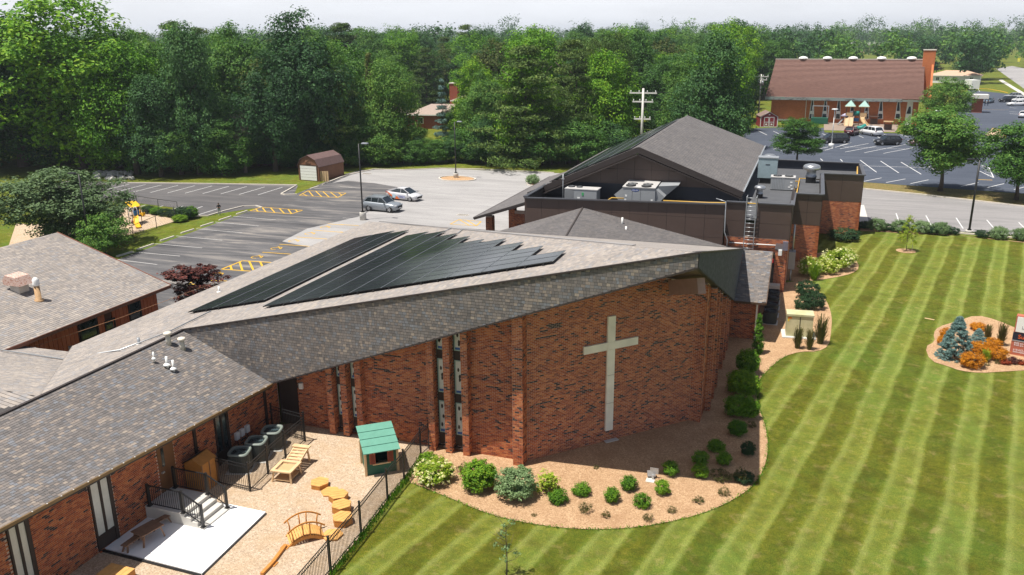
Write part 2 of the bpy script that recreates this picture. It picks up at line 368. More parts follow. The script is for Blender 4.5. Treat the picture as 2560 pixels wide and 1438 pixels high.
kerb('kerb', gp((255, 458), (400, 459), (560, 461), (742, 464), (725, 474), (703, 486), (712, 488), (742, 487)), .18)
kerb('kerb', gp((806, 463), (850, 445), (880, 436), (935, 424), (1010, 426), (1100, 422), (1200, 424), (1385, 433)), .18)
kerb('kerb', gp((472, 541), (520, 541), (560, 529), (608, 517), (640, 516), (655, 520)), .16)
kerb('kerb', smooth_poly(gp((1095, 446), (1110, 442), (1150, 441), (1185, 446), (1190, 451), (1165, 454), (1110, 453)), 1), .18, closed=True)
sheet('island_bed', smooth_poly(gp((1099, 447), (1112, 443), (1150, 442), (1182, 446), (1186, 451), (1164, 453), (1112, 452)), 1), .10, M_MULCH)
kerb('kerb', smooth_poly(gp((1316, 458), (1330, 455), (1352, 456), (1355, 466), (1335, 466), (1320, 464)), 1), .18, closed=True)
sheet('island_bed', smooth_poly(gp((1319, 459), (1330, 456), (1350, 457), (1352, 464), (1335, 465)), 1), .08, M_MULCH)
sheet('playground_surface', gp((40, 560), (140, 560), (330, 515), (395, 540), (440, 548), (433, 555), (320, 588), (150, 612), (20, 620)), .010, M_CHIPS)
MARK = {'w': MB(), 'y': MB(), 'f': MB()}
def line(k, a, b, w=.11, z=.020, gpx=True):
    a, b = (G(*a), G(*b)) if gpx else (Vector(a), Vector(b)); d = (b-a); d.z = 0; d.normalize(); n = Vector((-d.y, d.x, 0))*w/2
    MARK[k].add([(q.x, q.y, z) for q in (a-n, b-n, b+n, a+n)], [(0, 1, 2, 3)])
z4 = lambda x, y: (x/2.977, 400+y/2.977)
z5 = lambda x, y: (850+x/2.977, 400+y/2.977)
z6 = lambda x, y: (1700+x/2.977, 400+y/2.977)
z3 = lambda x, y: (1700+x/2.977, y/2.977)
za = lambda x, y: (2100+x/5.53, 140+y/5.53)
zb = lambda x, y: (1880+x/5.565, 200+y/5.565)
for a, b in [((690, 208), (845, 182)), ((800, 220), (962, 182)), ((870, 238), (1083, 184)), ((992, 240), (1203, 187)), ((1118, 244), (1325, 190)), ((1246, 247), (1452, 192)), ((1376, 249), (1578, 195)), ((1508, 252), (1704, 197)), ((1643, 254), (1836, 199)), ((1780, 258), (1970, 202)), ((1920, 261), (2103, 204)),
             ((985, 365), (1085, 337)), ((1100, 375), (1215, 342)), ((1245, 380), (1365, 344)), ((1400, 385), (1508, 347)), ((1455, 416), (1618, 365))]: line('w', z4(*a), z4(*b))
for a, b in [((1735, 420), (2052, 447)), ((1603, 464), (1928, 493)), ((1460, 514), (1803, 543)), ((1310, 567), (1655, 599)), ((1155, 625), (1505, 656)), ((990, 686), (1340, 717)), ((850, 740), (1170, 780))]: line('f', z4(*a), z4(*b), .11)
for a, b in [((20, 432), (360, 457)), ((0, 147), (230, 155)), ((245, 92), (470, 113)), ((545, 205), (745, 216)), ((580, 245), (780, 262)), ((430, 318), (628, 336)), ((200, 395), (455, 416)), ((0, 200), (150, 212))]: line('f', z5(*a), z5(*b), .11, .024)
for a, b in [((2210, 575), (2560, 598)), ((2335, 524), (2560, 541)), ((2080, 629), (2465, 655)), ((1950, 688), (2338, 714)), ((2440, 477), (2560, 485)), ((1400, 922), (1475, 895)), ((1400, 922), (1740, 960)), ((1475, 895), (1745, 905))]: line('y', z4(*a), z4(*b), .14)
for a, b in [((0, 482), (265, 498)), ((0, 537), (160, 548)), ((0, 597), (60, 599))]: line('y', z5(*a), z5(*b), .13, .024)
def hatch(pts, bars, w=.14, z=.024):
    for a, b in zip(pts, pts[1:]+pts[:1]): line('y', a, b, w, z)
    for a, b in bars: line('y', a, b, w, z-.002)
hatch([z4(1650, 815), z4(1805, 752), z4(2200, 776), z4(2055, 842)], [(z4(1715, 790), z4(1725, 818)), (z4(1783, 762), z4(1805, 825)), (z4(1855, 757), z4(1890, 830)), (z4(1937, 762), z4(1975, 835)), (z4(2015, 767), z4(2055, 840)), (z4(2100, 772), z4(2120, 808))], .17)
hatch([z4(1860, 380), z4(1945, 352), z4(2252, 376), z4(2170, 403)], [(z4(1905, 367), z4(1920, 384)), (z4(1950, 353), z4(1978, 388)), (z4(2015, 358), z4(2045, 393)), (z4(2080, 363), z4(2115, 398)), (z4(2145, 368), z4(2170, 402)), (z4(2200, 373), z4(2215, 388))], .14)
hatch([z4(2228, 265), z4(2295, 230), z4(2575, 248), z4(2512, 282)], [(z4(2250, 252), z4(2285, 268)), (z4(2297, 232), z4(2330, 270)), (z4(2350, 234), z4(2395, 275)), (z4(2405, 238), z4(2450, 278)), (z4(2460, 242), z4(2510, 280)), (z4(2520, 246), z4(2545, 264))], .13)
hatch([z5(820, 480), z5(885, 445), z5(1050, 460), z5(1015, 492)], [(z5(890, 447), z5(960, 487)), (z5(945, 450), z5(1010, 490))], .12, .026)
def ring(c, r, k='y'):
    c = G(*c); prev = None
    for i in range(9):
        a = i/8*2*math.pi*.85; q = (c[0]+r*math.cos(a), c[1]+r*math.sin(a), 0)
        if prev: line(k, prev, q, .09, gpx=False)
        prev = q
    line(k, (c[0]-.1, c[1]+.25, 0), (c[0]-.1, c[1]+.8, 0), .09, gpx=False); line(k, (c[0]-.1, c[1]+.5, 0), (c[0]+.4, c[1]+.5, 0), .09, gpx=False); line(k, (c[0]+.4, c[1]+.5, 0), (c[0]+.6, c[1]-.1, 0), .09, gpx=False)
for c in [(1605, 853), (1905, 725), (2050, 660), (2180, 604), (2300, 550), (2415, 502)]: ring(z4(*c), .42)
# wheel stops (separate things)
t = thing('wheel_stop', (0, 0, 0), 'x', 'wheel stop', 'wheel stops along the kerbless parking row'); mb = MB().extrude([(-.11, 0), (.11, 0), (.07, .13), (-.07, .13)], (-1.05, 0, 0), (1.05, 0, 0)); mb.build('stop_bar', M_KERB, t)
ws = [((870, 722), (985, 688)), ((1020, 672), (1145, 630)), ((1193, 607), (1295, 573)), ((1347, 550), (1443, 520)), ((1494, 499), (1587, 470)), ((1630, 453), (1720, 424)), ((1760, 408), (1840, 383)), ((2400, 188), (2455, 165)), ((2310, 218), (2370, 200))]
nm = ['nearest the cedar roof', 'second from the cedar roof', 'third from the cedar roof', 'middle one of the row', 'third from the yellow hatching', 'second from the yellow hatching', 'beside the yellow hatching', 'alone near the barn shed on the concrete', 'alone beside the far yellow hatching']
for i, (a, b) in enumerate(ws):
    A, B = G(*z4(*a)), G(*z4(*b)); c = (A+B)/2; rz = math.atan2(B.y-A.y, B.x-A.x)
    lab = 'pale concrete wheel stop, '+nm[i]; Lh = (B-A).length/2.1
    if i == 0: t.location = c; t.rotation_euler = (0, 0, rz); t['label'] = lab; t.scale = (Lh, 1, 1)
    else: copy_tree(t, c, rz, (Lh, 1, 1), lab)
# ---- right: drive, verge, neighbour's car park, road
sheet('drive', gp((2090, 475), (2160, 472), (2560, 517), (2900, 560), (2900, 640), (2560, 592), (2155, 560), (2085, 555)), .012, M_DRIVE)
sheet('dry_verge', gp((2090, 455), (2160, 456), (2560, 486), (2900, 515), (2900, 560), (2560, 516), (2160, 471), (2090, 472)), .010, mulch_mat('dry_grass', [(.10, .075, .02), (.20, .15, .06), (.33, .26, .13), (.06, .10, .02)], 8))
kerb('kerb', gp((2095, 473), (2160, 473), (2300, 487), (2560, 517), (2900, 560)), .18)
kerb('kerb', gp((2150, 563), (2300, 576), (2560, 598), (2900, 632)), .2)
sheet('neighbour_parking_lot', gp((1860, 322), (1940, 319), (2120, 320), (2330, 345), (2380, 330), (2395, 270), (2420, 225), (2495, 232), (2560, 240), (3000, 290), (3000, 520), (2560, 485), (2150, 455), (1850, 430)), .012, M_BLUE)
sheet('road', gp((2490, 172), (2530, 165), (3000, 260), (3000, 330), (2560, 222)), .012, M_ROAD)
sheet('pavement_walk', gp((2495, 200), (2505, 199), (2560, 232), (2560, 240)), .014, M_CONC)
kerb('kerb', gp((2422, 221), (2470, 223), (2500, 228), (2519, 233)), .3, .13, M_YEL)
sheet('concrete_walk', gp((2147, 513), (2160, 513), (2172, 556), (2146, 556)), .02, M_CONC)
sheet('landing_slab', gp((2480, 322), (2500, 326), (2514, 345), (2460, 342)), .1, plain('sandy_concrete', (.46, .33, .22), .9))
kerb('kerb', gp((2482, 322), (2498, 326), (2510, 334), (2514, 345)), .3, .16, M_YEL)
for a, b in [((95, 1218), (155, 1205)), ((0, 1285), (395, 1212)), ((70, 1330), (500, 1250)), ((335, 1340), (905, 1226)), ((598, 1350), (1010, 1270)), ((0, 1255), (930, 1290)), ((835, 1090), (965, 1128)), ((258, 1103), (325, 1132)), ((600, 1080), (655, 1100)), ((520, 1120), (560, 1140)), ((0, 1238), (150, 1203)), ((1910, 455), (1930, 495))]: line('w', za(*a), za(*b), .13)
for a, b in [((85, 708), (207, 767)), ((295, 713), (415, 770)), ((555, 742), (633, 778)), ((750, 738), (840, 775)), ((978, 748), (1058, 782)), ((1150, 738), (1180, 750)), ((860, 975), (1080, 930)), ((960, 995), (1380, 878)), ((820, 925), (900, 915)), ((400, 990), (520, 965)), ((300, 965), (420, 930))]: line('w', zb(*a), zb(*b), .13)
for a, b in [((1340, 1193), (1462, 1283)), ((1493, 1200), (1628, 1288)), ((1645, 1208), (1795, 1298)), ((1840, 1235), (1935, 1288)), ((1350, 1235), (1850, 1250)), ((1365, 1352), (1500, 1325)), ((1533, 1360), (1678, 1333)), ((1715, 1368), (1850, 1340)), ((2090, 1390), (2220, 1360)), ((2285, 1398), (2412, 1368)), ((2485, 1412), (2600, 1385)), ((1045, 1182), (1062, 1198)), ((1193, 1187), (1210, 1203)), ((2230, 1275), (2335, 1325)), ((2335, 1325), (2300, 1250)), ((2240, 1230), (2300, 1250))]: line('w', z3(*a), z3(*b), .13)
for i in range(7): line('w', z3(2235+i*9, 1238+i*12), z3(2305+i*3, 1248+i*10), .12)
for i in range(6): line('w', za(1985, 1128+i*11), za(2112+i, 1128+i*11), .14)
line('w', za(2112, 1125), za(2117, 1190), .14)
line('y', z3(2215, 1337), z3(2325, 1342), .25); line('y', za(1975, 742), za(2335, 748), .12)
for a, b in [((1608, 398), (1628, 455)), ((1830, 415), (1872, 492)), ((2055, 432), (2107, 512)), ((2283, 448), (2343, 518)), ((2520, 465), (2560, 505))]: line('w', z6(*a), z6(*b), .1)
for i, dy in enumerate((715, 770, 800)): line('w', za(2345, dy), za(2440+i*20, dy+8), .25)
MARK['w'].build('parking_marking', M_WHT, None, kind='structure'); MARK['y'].build('parking_marking', M_YEL, None, kind='structure'); MARK['f'].build('parking_marking', M_WHTF, None, kind='structure')
def road_cover(name, c, label):
    c = G(*c); t = thing(name, (c.x, c.y, 0), label, 'drain'); MB().box((0, 0, .03), (1.3, .7, .02)).build('grate_frame', M_KERB, t); m = MB()
    for i in range(6): m.box((-.5+i*.2, 0, .045), (.09, .55, .02))
    m.build('grate', M_BLACK, t)
road_cover('drain_grate', (1157, 538), 'dark rusty drain grate in the pale car park by the covered entrance')
road_cover('drain_grate', (917, 435), 'drain grate at the back kerb left of the lamp island')
# ---- planting beds and play yard
bed = smooth_poly(gp((1040, 1150), (1012, 1203), (1075, 1226), (1150, 1257), (1225, 1288), (1310, 1308), (1400, 1321), (1500, 1326), (1600, 1319), (1700, 1301), (1780, 1277), (1840, 1247), (1885, 1215), (1912, 1170), (1921, 1120), (1915, 1070), (1897, 1020), (1890, 985), (1897, 950), (1925, 920), (1960, 892), (2000, 880), (2045, 880), (2072, 866), (2078, 830), (2080, 790), (2068, 755), (2050, 730), (2010, 700), (1965, 708), (1850, 720), (1700, 1000), (1290, 1120), (1080, 1105)), 1)
sheet('mulch_bed', bed, .03, M_MULCH)
sheet('mulch_bed', smooth_poly(gp((1955, 700), (1990, 704), (2040, 702), (2090, 694), (2130, 685), (2150, 670), (2138, 648), (2110, 636), (2050, 630), (1960, 650)), 1), .026, M_MULCH)
sheet('mulch_bed', smooth_poly(gp((2312, 868), (2325, 903), (2370, 917), (2400, 928), (2450, 934), (2510, 930), (2600, 925), (2620, 860), (2560, 830), (2490, 800), (2440, 788), (2390, 805), (2345, 818), (2333, 835), (2338, 855)), 1), .03, M_MULCH)
sheet('mulch_bed', gp((2150, 568), (2350, 585), (2700, 622), (2700, 634), (2560, 606), (2400, 590), (2250, 583), (2150, 578)), .026, M_MULCH)
c = G(2265, 628); sheet('tree_ring', [(c.x+.85*math.cos(a/16*math.tau), c.y+.85*math.sin(a/16*math.tau)) for a in range(16)], .03, M_MULCH)
FENCE = gp((1074, 1123), (1052, 1143), (1010.6, 1200.7), (969, 1250.8), (903, 1338), (826.6, 1431), (742, 1535))
sheet('playground_surface', [G(1080, 1105), *FENCE, G(600, 1800), G(0, 1800), G(0, 1500), Vector((-20.9, -8, 0)), Vector((-20.9, .5, 0)), G(770, 1050)], .035, M_CHIPS)
# ---------------------------------------------------------------- brick and shingle builders
def tonef(x, y, z):
    return RNG.random()
def brick_field(parent, p0, p1, z0, ztop, singles, holes=(), depth=.010, side=1, dark=.085, mat=None):
    """bricks on the vertical face p0->p1 (xy); ztop(s) gives the height at distance s; outward normal is to the right of p0->p1"""
    p0, p1 = Vector((p0[0], p0[1], 0)), Vector((p1[0], p1[1], 0)); L0 = (p1-p0).length; d = (p1-p0)/L0; nrm = Vector((d.y, -d.x, 0))*side
    zf = ztop if callable(ztop) else (lambda s: ztop)
    Hh = .0762; Lb = .2135; zmax = max(zf(0), zf(L0), zf(L0/2)); C, A, T = [], [], []
    nrow = int((zmax-z0)/Hh); run = 0
    ncol = int(L0/Lb)+3
    nz = RNG.random((nrow+8, ncol+8)); sm = (nz[:-4, :-4]*1.5+np.roll(nz, 1, 1)[:-4, :-4]*.6+RNG.random((nrow+4, ncol+4))*.9)
    thr = np.quantile(sm, 1-dark)
    for r in range(nrow):
        z = z0+(r+.5)*Hh; off = (r % 2)*Lb/2
        for k in range(-1, ncol):
            a = max(0, k*Lb+off); b = min(L0, (k+1)*Lb+off)
            if b-a < .05: continue
            s = (a+b)/2
            if z+Hh*.4 > zf(s): continue
            if any(h0 < s < h1 and za_ < z < zb_ for h0, h1, za_, zb_ in holes): continue
            c = p0+d*s+nrm*(depth/2+RNG.random()*.004); C.append((c.x, c.y, z))
            A.append((d*((b-a)/2-.0080), nrm*depth/2, Vector((0, 0, Hh/2-.0085))))
            T.append((.87+.12*RNG.random()) if sm[r % sm.shape[0], k % sm.shape[1]] > thr else .855*RNG.random())
    pieces(parent, 'brick', C, [[list(x) for x in a] for a in A], mat or M_BRICK, T, singles, 'brick_courses')
def wall_core(mb, p0, p1, z0, ztop, th=.25, n=1, side=1):
    p0, p1 = Vector((p0[0], p0[1], 0)), Vector((p1[0], p1[1], 0)); d = (p1-p0).normalized(); nrm = Vector((d.y, -d.x, 0))*side
    zf = ztop if callable(ztop) else (lambda s: ztop); L0 = (p1-p0).length
    for i in range(n):
        a, b = p0+d*L0*i/n, p0+d*L0*(i+1)/n; za_, zb_ = zf(L0*i/n), zf(L0*(i+1)/n)
        vs = [a, b, b-nrm*th, a-nrm*th]; vs = [Vector((q.x, q.y, z0)) for q in vs]+[Vector((a.x, a.y, za_)), Vector((b.x, b.y, zb_)), Vector(((b-nrm*th).x, (b-nrm*th).y, zb_)), Vector(((a-nrm*th).x, (a-nrm*th).y, za_))]
        mb.add(vs, [(3, 2, 1, 0), (4, 5, 6, 7), (0, 1, 5, 4), (1, 2, 6, 5), (2, 3, 7, 6), (3, 0, 4, 7)])
def brick_pier(parent, cx, cy, wx, wy, z0, z1, core, singles=0, rz=0.):
    """square pier clad in bricks on its four faces"""
    co, si = math.cos(rz), math.sin(rz); cn = [(cx+a*wx/2*co-b*wy/2*si, cy+a*wx/2*si+b*wy/2*co) for a, b in ((-1, -1), (1, -1), (1, 1), (-1, 1))]
    core.prism(cn, z0, z1)
    for i in range(4): brick_field(parent, cn[i], cn[(i+1) % 4], z0, z1, 0, dark=.12) if singles == 0 else None
def shingle_field(parent, poly, mat, ex=.14, wr=(.11, .22), singles=0, th=.011, lift=.004, name='shingle'):
    P = [Vector(p) for p in poly]; n = (P[1]-P[0]).cross(P[2]-P[0]).normalized()
    if n.z < 0 or (abs(n.z) < 1e-6): n = -n if n.z < 0 else n
    cen = sum(P, Vector())/len(P)
    if abs(n.z) < .2 and n.dot(Vector(CAM)-cen) < 0: n = -n
    u = Vector((0, 0, 1)).cross(n).normalized(); v = n.cross(u); O = P[0]
    Q = [((p-O).dot(u), (p-O).dot(v)) for p in P]; v0 = min(q[1] for q in Q); v1 = max(q[1] for q in Q); C, A, T = [], [], []
    rows = int((v1-v0)/ex)+1; tilt = .05
    for r in range(rows):
        vm = v0+(r+.5)*ex; xs = []
        if vm > v1: break
        for i in range(len(Q)):
            a, b = Q[i], Q[(i+1) % len(Q)]
            if (a[1]-vm)*(b[1]-vm) < 0: xs.append(a[0]+(b[0]-a[0])*(vm-a[1])/(b[1]-a[1]))
        if len(xs) < 2: continue
        x0, x1 = min(xs), max(xs); x = x0-RNG.random()*wr[0]
        while x < x1:
            w_ = wr[0]+(wr[1]-wr[0])*RNG.random(); a, b = max(x, x0), min(x+w_, x1); x += w_
            if b-a < .03: continue
            c = O+u*((a+b)/2)+v*vm+n*(lift+th/2+ex*.5*tilt); C.append(tuple(c)); A.append((tuple(u*((b-a)/2-.004)), tuple(v*ex*.47-n*ex*.5*tilt), tuple(n*(th/2))))  # open gap lets dark felt stand in for each course's lower-edge shadow
            T.append(RNG.random()*.999)
    pieces(parent, name, C, A, mat, T, singles, name+'_courses')
# ---------------------------------------------------------------- sanctuary
SA = thing('church_sanctuary', (0, 0, 0), 'brick church sanctuary with a prow shaped grey shingle roof and tall narrow windows', 'church')
K, KE, ZT, ZE = .235, .37, 10.9, 10.3
def roofz(a, b): return ZT-K*max(a, b)
Tp, Lp, Bp, Fp = (0, 0, ZT), (-25.2, 0, ZT-K*25.2), (0, 25.2, ZT-K*25.2), (-31, 31, ZT-K*31)
E0, E1 = (-20.2, 0, 2.75), (0.05, 20.45, 2.75)
Te = (0, 0, ZE)
AV = 32.6; ZV = ZT-K*AV
mb = MB()
mb.slab([Tp, (-AV, AV, ZV), (-AV, 0, ZV)], .22); mb.slab([Tp, (0, AV, ZV), (-AV, AV, ZV)], .22)
mb.build('roof_deck', M_FELT, SA)
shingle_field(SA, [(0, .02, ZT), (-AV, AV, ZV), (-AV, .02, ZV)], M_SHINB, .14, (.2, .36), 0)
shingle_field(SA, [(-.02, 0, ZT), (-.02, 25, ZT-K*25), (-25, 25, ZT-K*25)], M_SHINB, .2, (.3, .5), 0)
# steep front slope (left) and steep right slope
mb = MB(); o_ = .05
mb.add([(0, .0, ZT-.03), (-25.2, 0, ZT-K*25.2-.03), E0, Te, (0, .28, ZT-.03), (-25.2, .28, ZT-K*25.2-.03), (E0[0], .28, E0[2]), (0, .28, ZE)], [(0, 1, 2, 3), (7, 6, 5, 4), (0, 3, 7, 4), (3, 2, 6, 7), (1, 0, 4, 5), (2, 1, 5, 6)])
mb.build('steep_front_deck', M_FELT, SA)
mb = MB(); mb.add([(0, .28, ZT-.03), (0.05, 25.2, ZT-K*25.2-.03), E1, (0, .28, ZE), (-.28, .28, ZT-.03), (-.28, 25.2, ZT-K*25.2-.03), (-.28, E1[1], E1[2]), (-.28, .28, ZE)], [(0, 1, 2, 3), (7, 6, 5, 4), (0, 3, 7, 4), (3, 2, 6, 7), (1, 0, 4, 5), (2, 1, 5, 6)])
mb.build('steep_side_deck', M_FELT, SA)
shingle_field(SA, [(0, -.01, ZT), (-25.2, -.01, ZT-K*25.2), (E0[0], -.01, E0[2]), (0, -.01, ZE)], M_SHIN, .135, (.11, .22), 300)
shingle_field(SA, [(.01, 0, ZT), (.06, 25.2, ZT-K*25.2), (.06, E1[1], E1[2]), (.01, 0, ZE)], M_SHINSHADE, .15, (.2, .3), 0)
mb = MB().bar((0.03, -.03, ZT+.02), (-25.2, -.03, ZT-K*25.2+.02), .10, .07).bar((0.05, 0, ZT+.02), (0.08, 25.2, ZT-K*25.2+.02), .08, .06).bar((0, -.03, ZE), (E0[0], -.03, E0[2]), .05, .07); mb.build('drip_edge', M_FASC, SA)
# soffit under the prow
mb = MB(); sz = lambda a: ZE-KE*a
for p in [[(0, .29, sz(0)), (-20, .29, sz(20)), (-20, 20, sz(20))], [(-.29, .29, sz(0)), (-20, 20, sz(20)), (-.29, 20, sz(20))]]: mb.slab([Vector(q)+Vector((0, 0, .05)) for q in p], .05)
mb.build('soffit', plain('soffit_board', (.10, .075, .065), .8), SA)
# walls
W1 = 1.27   # wall plane behind the pilasters
wz = lambda x: ZE-KE*(-x)+.02
core = MB()
HOL = []
WIN = []
def wpx(xa, xb, zs):  # window strip on front wall given photo px of left/right at rows
    pass
# tall window pairs: (x0,x1) from photo columns at the wall foot
def fx(px, py): return PY(px, py, W1-.1).x
zc = lambda x, y: (600+x/3.994, 800+y/3.994)
groups = [([zc(985, 850), zc(1030, 850)], [zc(1130, 900), zc(1180, 900)]), ([zc(1988, 950), zc(2050, 950)], [zc(2155, 980), zc(2225, 980)])]
strips = []
for g_, rows in zip(groups, ([(480, 560, 640, 940, 1060), (440, 580, 665, 965, 1085)], [(200, 290, 380, 715, 800, 1115, 1230), (150, 305, 400, 735, 825, 1145, 1255)])):
    for (a, b), rr in zip(g_, rows):
        x0, x1 = fx(*a), fx(*b); xm = (x0+x1)/2; px0 = (a[0]+b[0])/2
        zz = []
        for r in rr:
            # follow the strip's own column
            best = ZAT(xm, W1, 800+r/3.994); zz.append(best)
        strips.append((x0, x1, zz))
for x0, x1, zz in strips: HOL.append((x0-(-20.3)-.02, x1-(-20.3)+.02, zz[-1]-.05, 20))
wall_p0, wall_p1 = (-20.3, W1), (-7.75, W1)
zf1 = lambda s: wz(-20.3+s)
wall_core(core, (-20.3, W1+.01), (-7.7, W1+.01), 0, zf1, .25, 24)
# left door recess
dx0, dx1 = PY(705, 1000, W1).x, PY(743, 1000, W1).x
HOL.append((dx0+20.3, dx1+20.3, -.1, 3.2))
brick_field(SA, wall_p0, wall_p1, 0, zf1, 60, HOL)
for x0, x1, zz in strips:
    fr = MB(); y = W1-.035
    fr.box2((x0-.06, y-.02, zz[-1]-.06), (x0, y+.04, wz(x0)-.02)); fr.box2((x1, y-.02, zz[-1]-.06), (x1+.06, y+.04, wz(x1)-.02)); fr.box2((x0-.1, y-.12, zz[-1]-.16), (x1+.1, y+.04, zz[-1]-.06))
    win = fr.build('window', M_WOODDK, SA)
    seg = zz
    tops = [min(wz(x0), wz(x1))-.02]+seg[1:]
    for i in range(len(tops)-1):
        zt_, zb_ = tops[i], tops[i+1]; g = MB().box2((x0, y-.01, zb_), (x1, y+.02, zt_))
        if i % 2 == 0:
            g.build('pane', M_BLIND, win); f = MB()
            f.box2((x0, y-.03, zb_), (x0+.05, y, zt_)); f.box2((x1-.05, y-.03, zb_), (x1, y, zt_)); f.box2((x0+.05, y-.03, zb_), (x1-.05, y, zb_+.06)); f.box2((x0+.05, y-.03, zt_-.05), (x1-.05, y, zt_)); f.build('sash', M_GREENTRIM, win)
            d = MB(); random.seed(int(zt_*10))
            for q in range(3):
                cx_, cz_ = x0+.1+random.random()*(x1-x0-.2), zb_+.2+random.random()*max(.1, zt_-zb_-.4); d.add([(cx_+.05*math.cos(a)*(1+.5*random.random()), y-.014, cz_+.09*math.sin(a)*(1+.5*random.random())) for a in (0, 1, 2, 3, 4, 5)], [tuple(range(6))])
            d.build('paper_cutout', plain('dark_paper', (.04, .035, .03), .8), win)
            MB().box2((x0+.06, y-.034, zb_+.06), (x1-.06, y-.03, zb_+.16)).build('blue_tape', plain('blue_tape', (.02, .09, .3), .6), win)
        else: g.build('spandrel_panel', M_WOODDK, win)
MB().box2((dx0, W1-.025, 0), (dx1, W1+.0, 3.1)).build('side_door', M_WOODDK, SA)
mb = MB().box2((dx0-.08, W1-.04, 0), (dx0, W1+.1, 3.2)).box2((dx1, W1-.04, 0), (dx1+.08, W1+.1, 3.2)).box2((dx0, W1-.04, 3.1), (dx1, W1+.1, 3.2)); mb.build('door_frame', M_WOODDK, SA)
# pilasters
def pilaster(cx, y0, y1, wdt, zt_):
    core.box2((cx-wdt/2, y0+.02, 0), (cx+wdt/2-.02, y1, zt_))
    brick_field(SA, (cx-wdt/2, y0+.02), (cx+wdt/2, y0+.02), 0, zt_, 0); brick_field(SA, (cx+wdt/2-.02, y0), (cx+wdt/2-.02, y1), 0, zt_, 0); brick_field(SA, (cx-wdt/2+.02, y1), (cx-wdt/2+.02, y0), 0, zt_, 0)
pw = .34
PIL = []
for (g0, g1) in ((strips[0], strips[1]), (strips[2], strips[3])):
    mid = (g0[1]+g1[0])/2; PIL += [g0[0]-.06-pw/2-.03, mid, g1[1]+.06+pw/2+.03]
for cx in PIL: pilaster(cx, .85, W1-.02, pw, wz(cx)-.05)
pilaster(-7.68, .72, 1.5, .5, wz(-7.68)-.05)
# cross wall at 45 degrees
V0, V1 = (-7.43, 1.34), (-.95, 8.02)
L2 = math.hypot(V1[0]-V0[0], V1[1]-V0[1])
def zf2(s):
    x = V0[0]+(V1[0]-V0[0])*s/L2; y = V0[1]+(V1[1]-V0[1])*s/L2; return ZE-KE*max(-x, y)+.03
wall_core(core, V0, V1, 0, zf2, .3, 20); brick_field(SA, V0, V1, 0, zf2, 240, (), dark=.10)
V2 = (-.38, 7.9); V3 = (-.38, 20.6)
wall_core(core, V1, (-.42, 7.92), 0, ZE-KE*8, .3); brick_field(SA, V1, (-.36, 7.896), 0, ZE-KE*8, 0)
V2 = (-.38, 7.92)
zf3 = lambda s: ZE-KE*(7.9+s)+.03
wall_core(core, (-.38, 8.12), V3, 0, zf3, .3, 10); brick_field(SA, V2, V3, 0, zf3, 0)
for yy in (9.6, 11.2, 12.8, 15.6, 17.2, 18.8):
    zt_ = ZE-KE*yy-.03; core.box2((-.36, yy-.17, 0), (-.06, yy+.17, zt_)); brick_field(SA, (-.06, yy-.17), (-.06, yy+.17), 0, zt_, 0); brick_field(SA, (-.38, yy-.17), (-.04, yy-.17), 0, zt_, 0)
core.build('wall', M_MORTAR, SA)
# cross: three stone lengths and two arms
d2 = Vector((V1[0]-V0[0], V1[1]-V0[1], 0)).normalized(); n2 = Vector((d2.y, -d2.x, 0))
def on2(px, py):   # ray to the cross wall plane
    r = Vector(ray(px, py)); o = Vector(CAM); p = Vector((V0[0], V0[1], 0))+n2*.05; t_ = (p-o).dot(n2)/r.dot(n2); q = o+r*t_; return (q-Vector((V0[0], V0[1], 0))).dot(d2), q.z
CR = thing('wall_cross', (V0[0], V0[1], 0), 'tall pale stone cross mounted on the angled brick wall of the sanctuary', 'cross')
CR.rotation_euler = (0, 0, math.atan2(d2.y, d2.x))
zq = lambda x, y: (1200+x/3.994, 800+y/3.994)
sl_, zb0 = on2(*zq(1245, 1105)); sr_, _ = on2(*zq(1317, 1090)); sc_ = (sl_+sr_)/2; hw = (sr_-sl_)/2
_, ztp = on2(1527, 790)
al, za1 = on2(*zq(1030, 305)); ar, _ = on2(*zq(1570, 205)); _, at = on2(*zq(1030, 268)); _, ab_ = on2(*zq(1030, 345)); ah = (at-ab_)/2; az_ = (at+ab_)/2
_, j1 = on2(*zq(1290, 825)); _, j2 = on2(*zq(1300, 545))
def cbox(s0, s1, z0, z1, th): return MB().box2((s0, -.03-th, z0), (s1, -.025, z1))
for a, b in ((zb0, j1-.01), (j1+.01, j2-.01), (j2+.01, az_-ah), (az_+ah, ztp)): cbox(sc_-hw, sc_+hw, a, b, .10).build('cross_stone', M_CREAM, CR)
cbox(sc_-hw, sc_+hw, az_-ah+.008, az_+ah-.008, .105).build('cross_stone', M_CREAM, CR)
cbox(al, sc_-hw-.008, az_-ah, az_+ah, .10).build('cross_arm', M_CREAM, CR); cbox(sc_+hw+.008, ar, az_-ah, az_+ah, .10).build('cross_arm', M_CREAM, CR)
# beam at the tip
q0 = Vector((-1.25, 7.35, 0)); t0 = Vector((-.35, .5, 0))
mb = MB(); bz = ZE-KE*7.6
mb.bar((-1.9, 6.6, bz-.05), (-.25, 3.9, bz+.95), .36, .7); mb.build('prow_beam', M_MAUVE, SA)
c = G(1524, 1100); MB().box((c.x, c.y, .05), (.7, .55, .05), .78).build('splash_block', M_CONC, None, label='grey concrete splash block on the ground at the foot of the cross', cat='splash block')
# wall light, outlets
p = PY(753, 966, W1-.1); lt = thing('wall_light', (p.x, W1-.03, p.z-.15), 'small white wall light on brick right of the dark side door under the eave', 'wall light')
MB().box((0, -.08, .17), (.2, .12, .3)).build('lamp_shade', M_WHITE, lt); MB().box((0, -.01, .17), (.14, .03, .36)).build('back_plate', M_GREYM, lt)
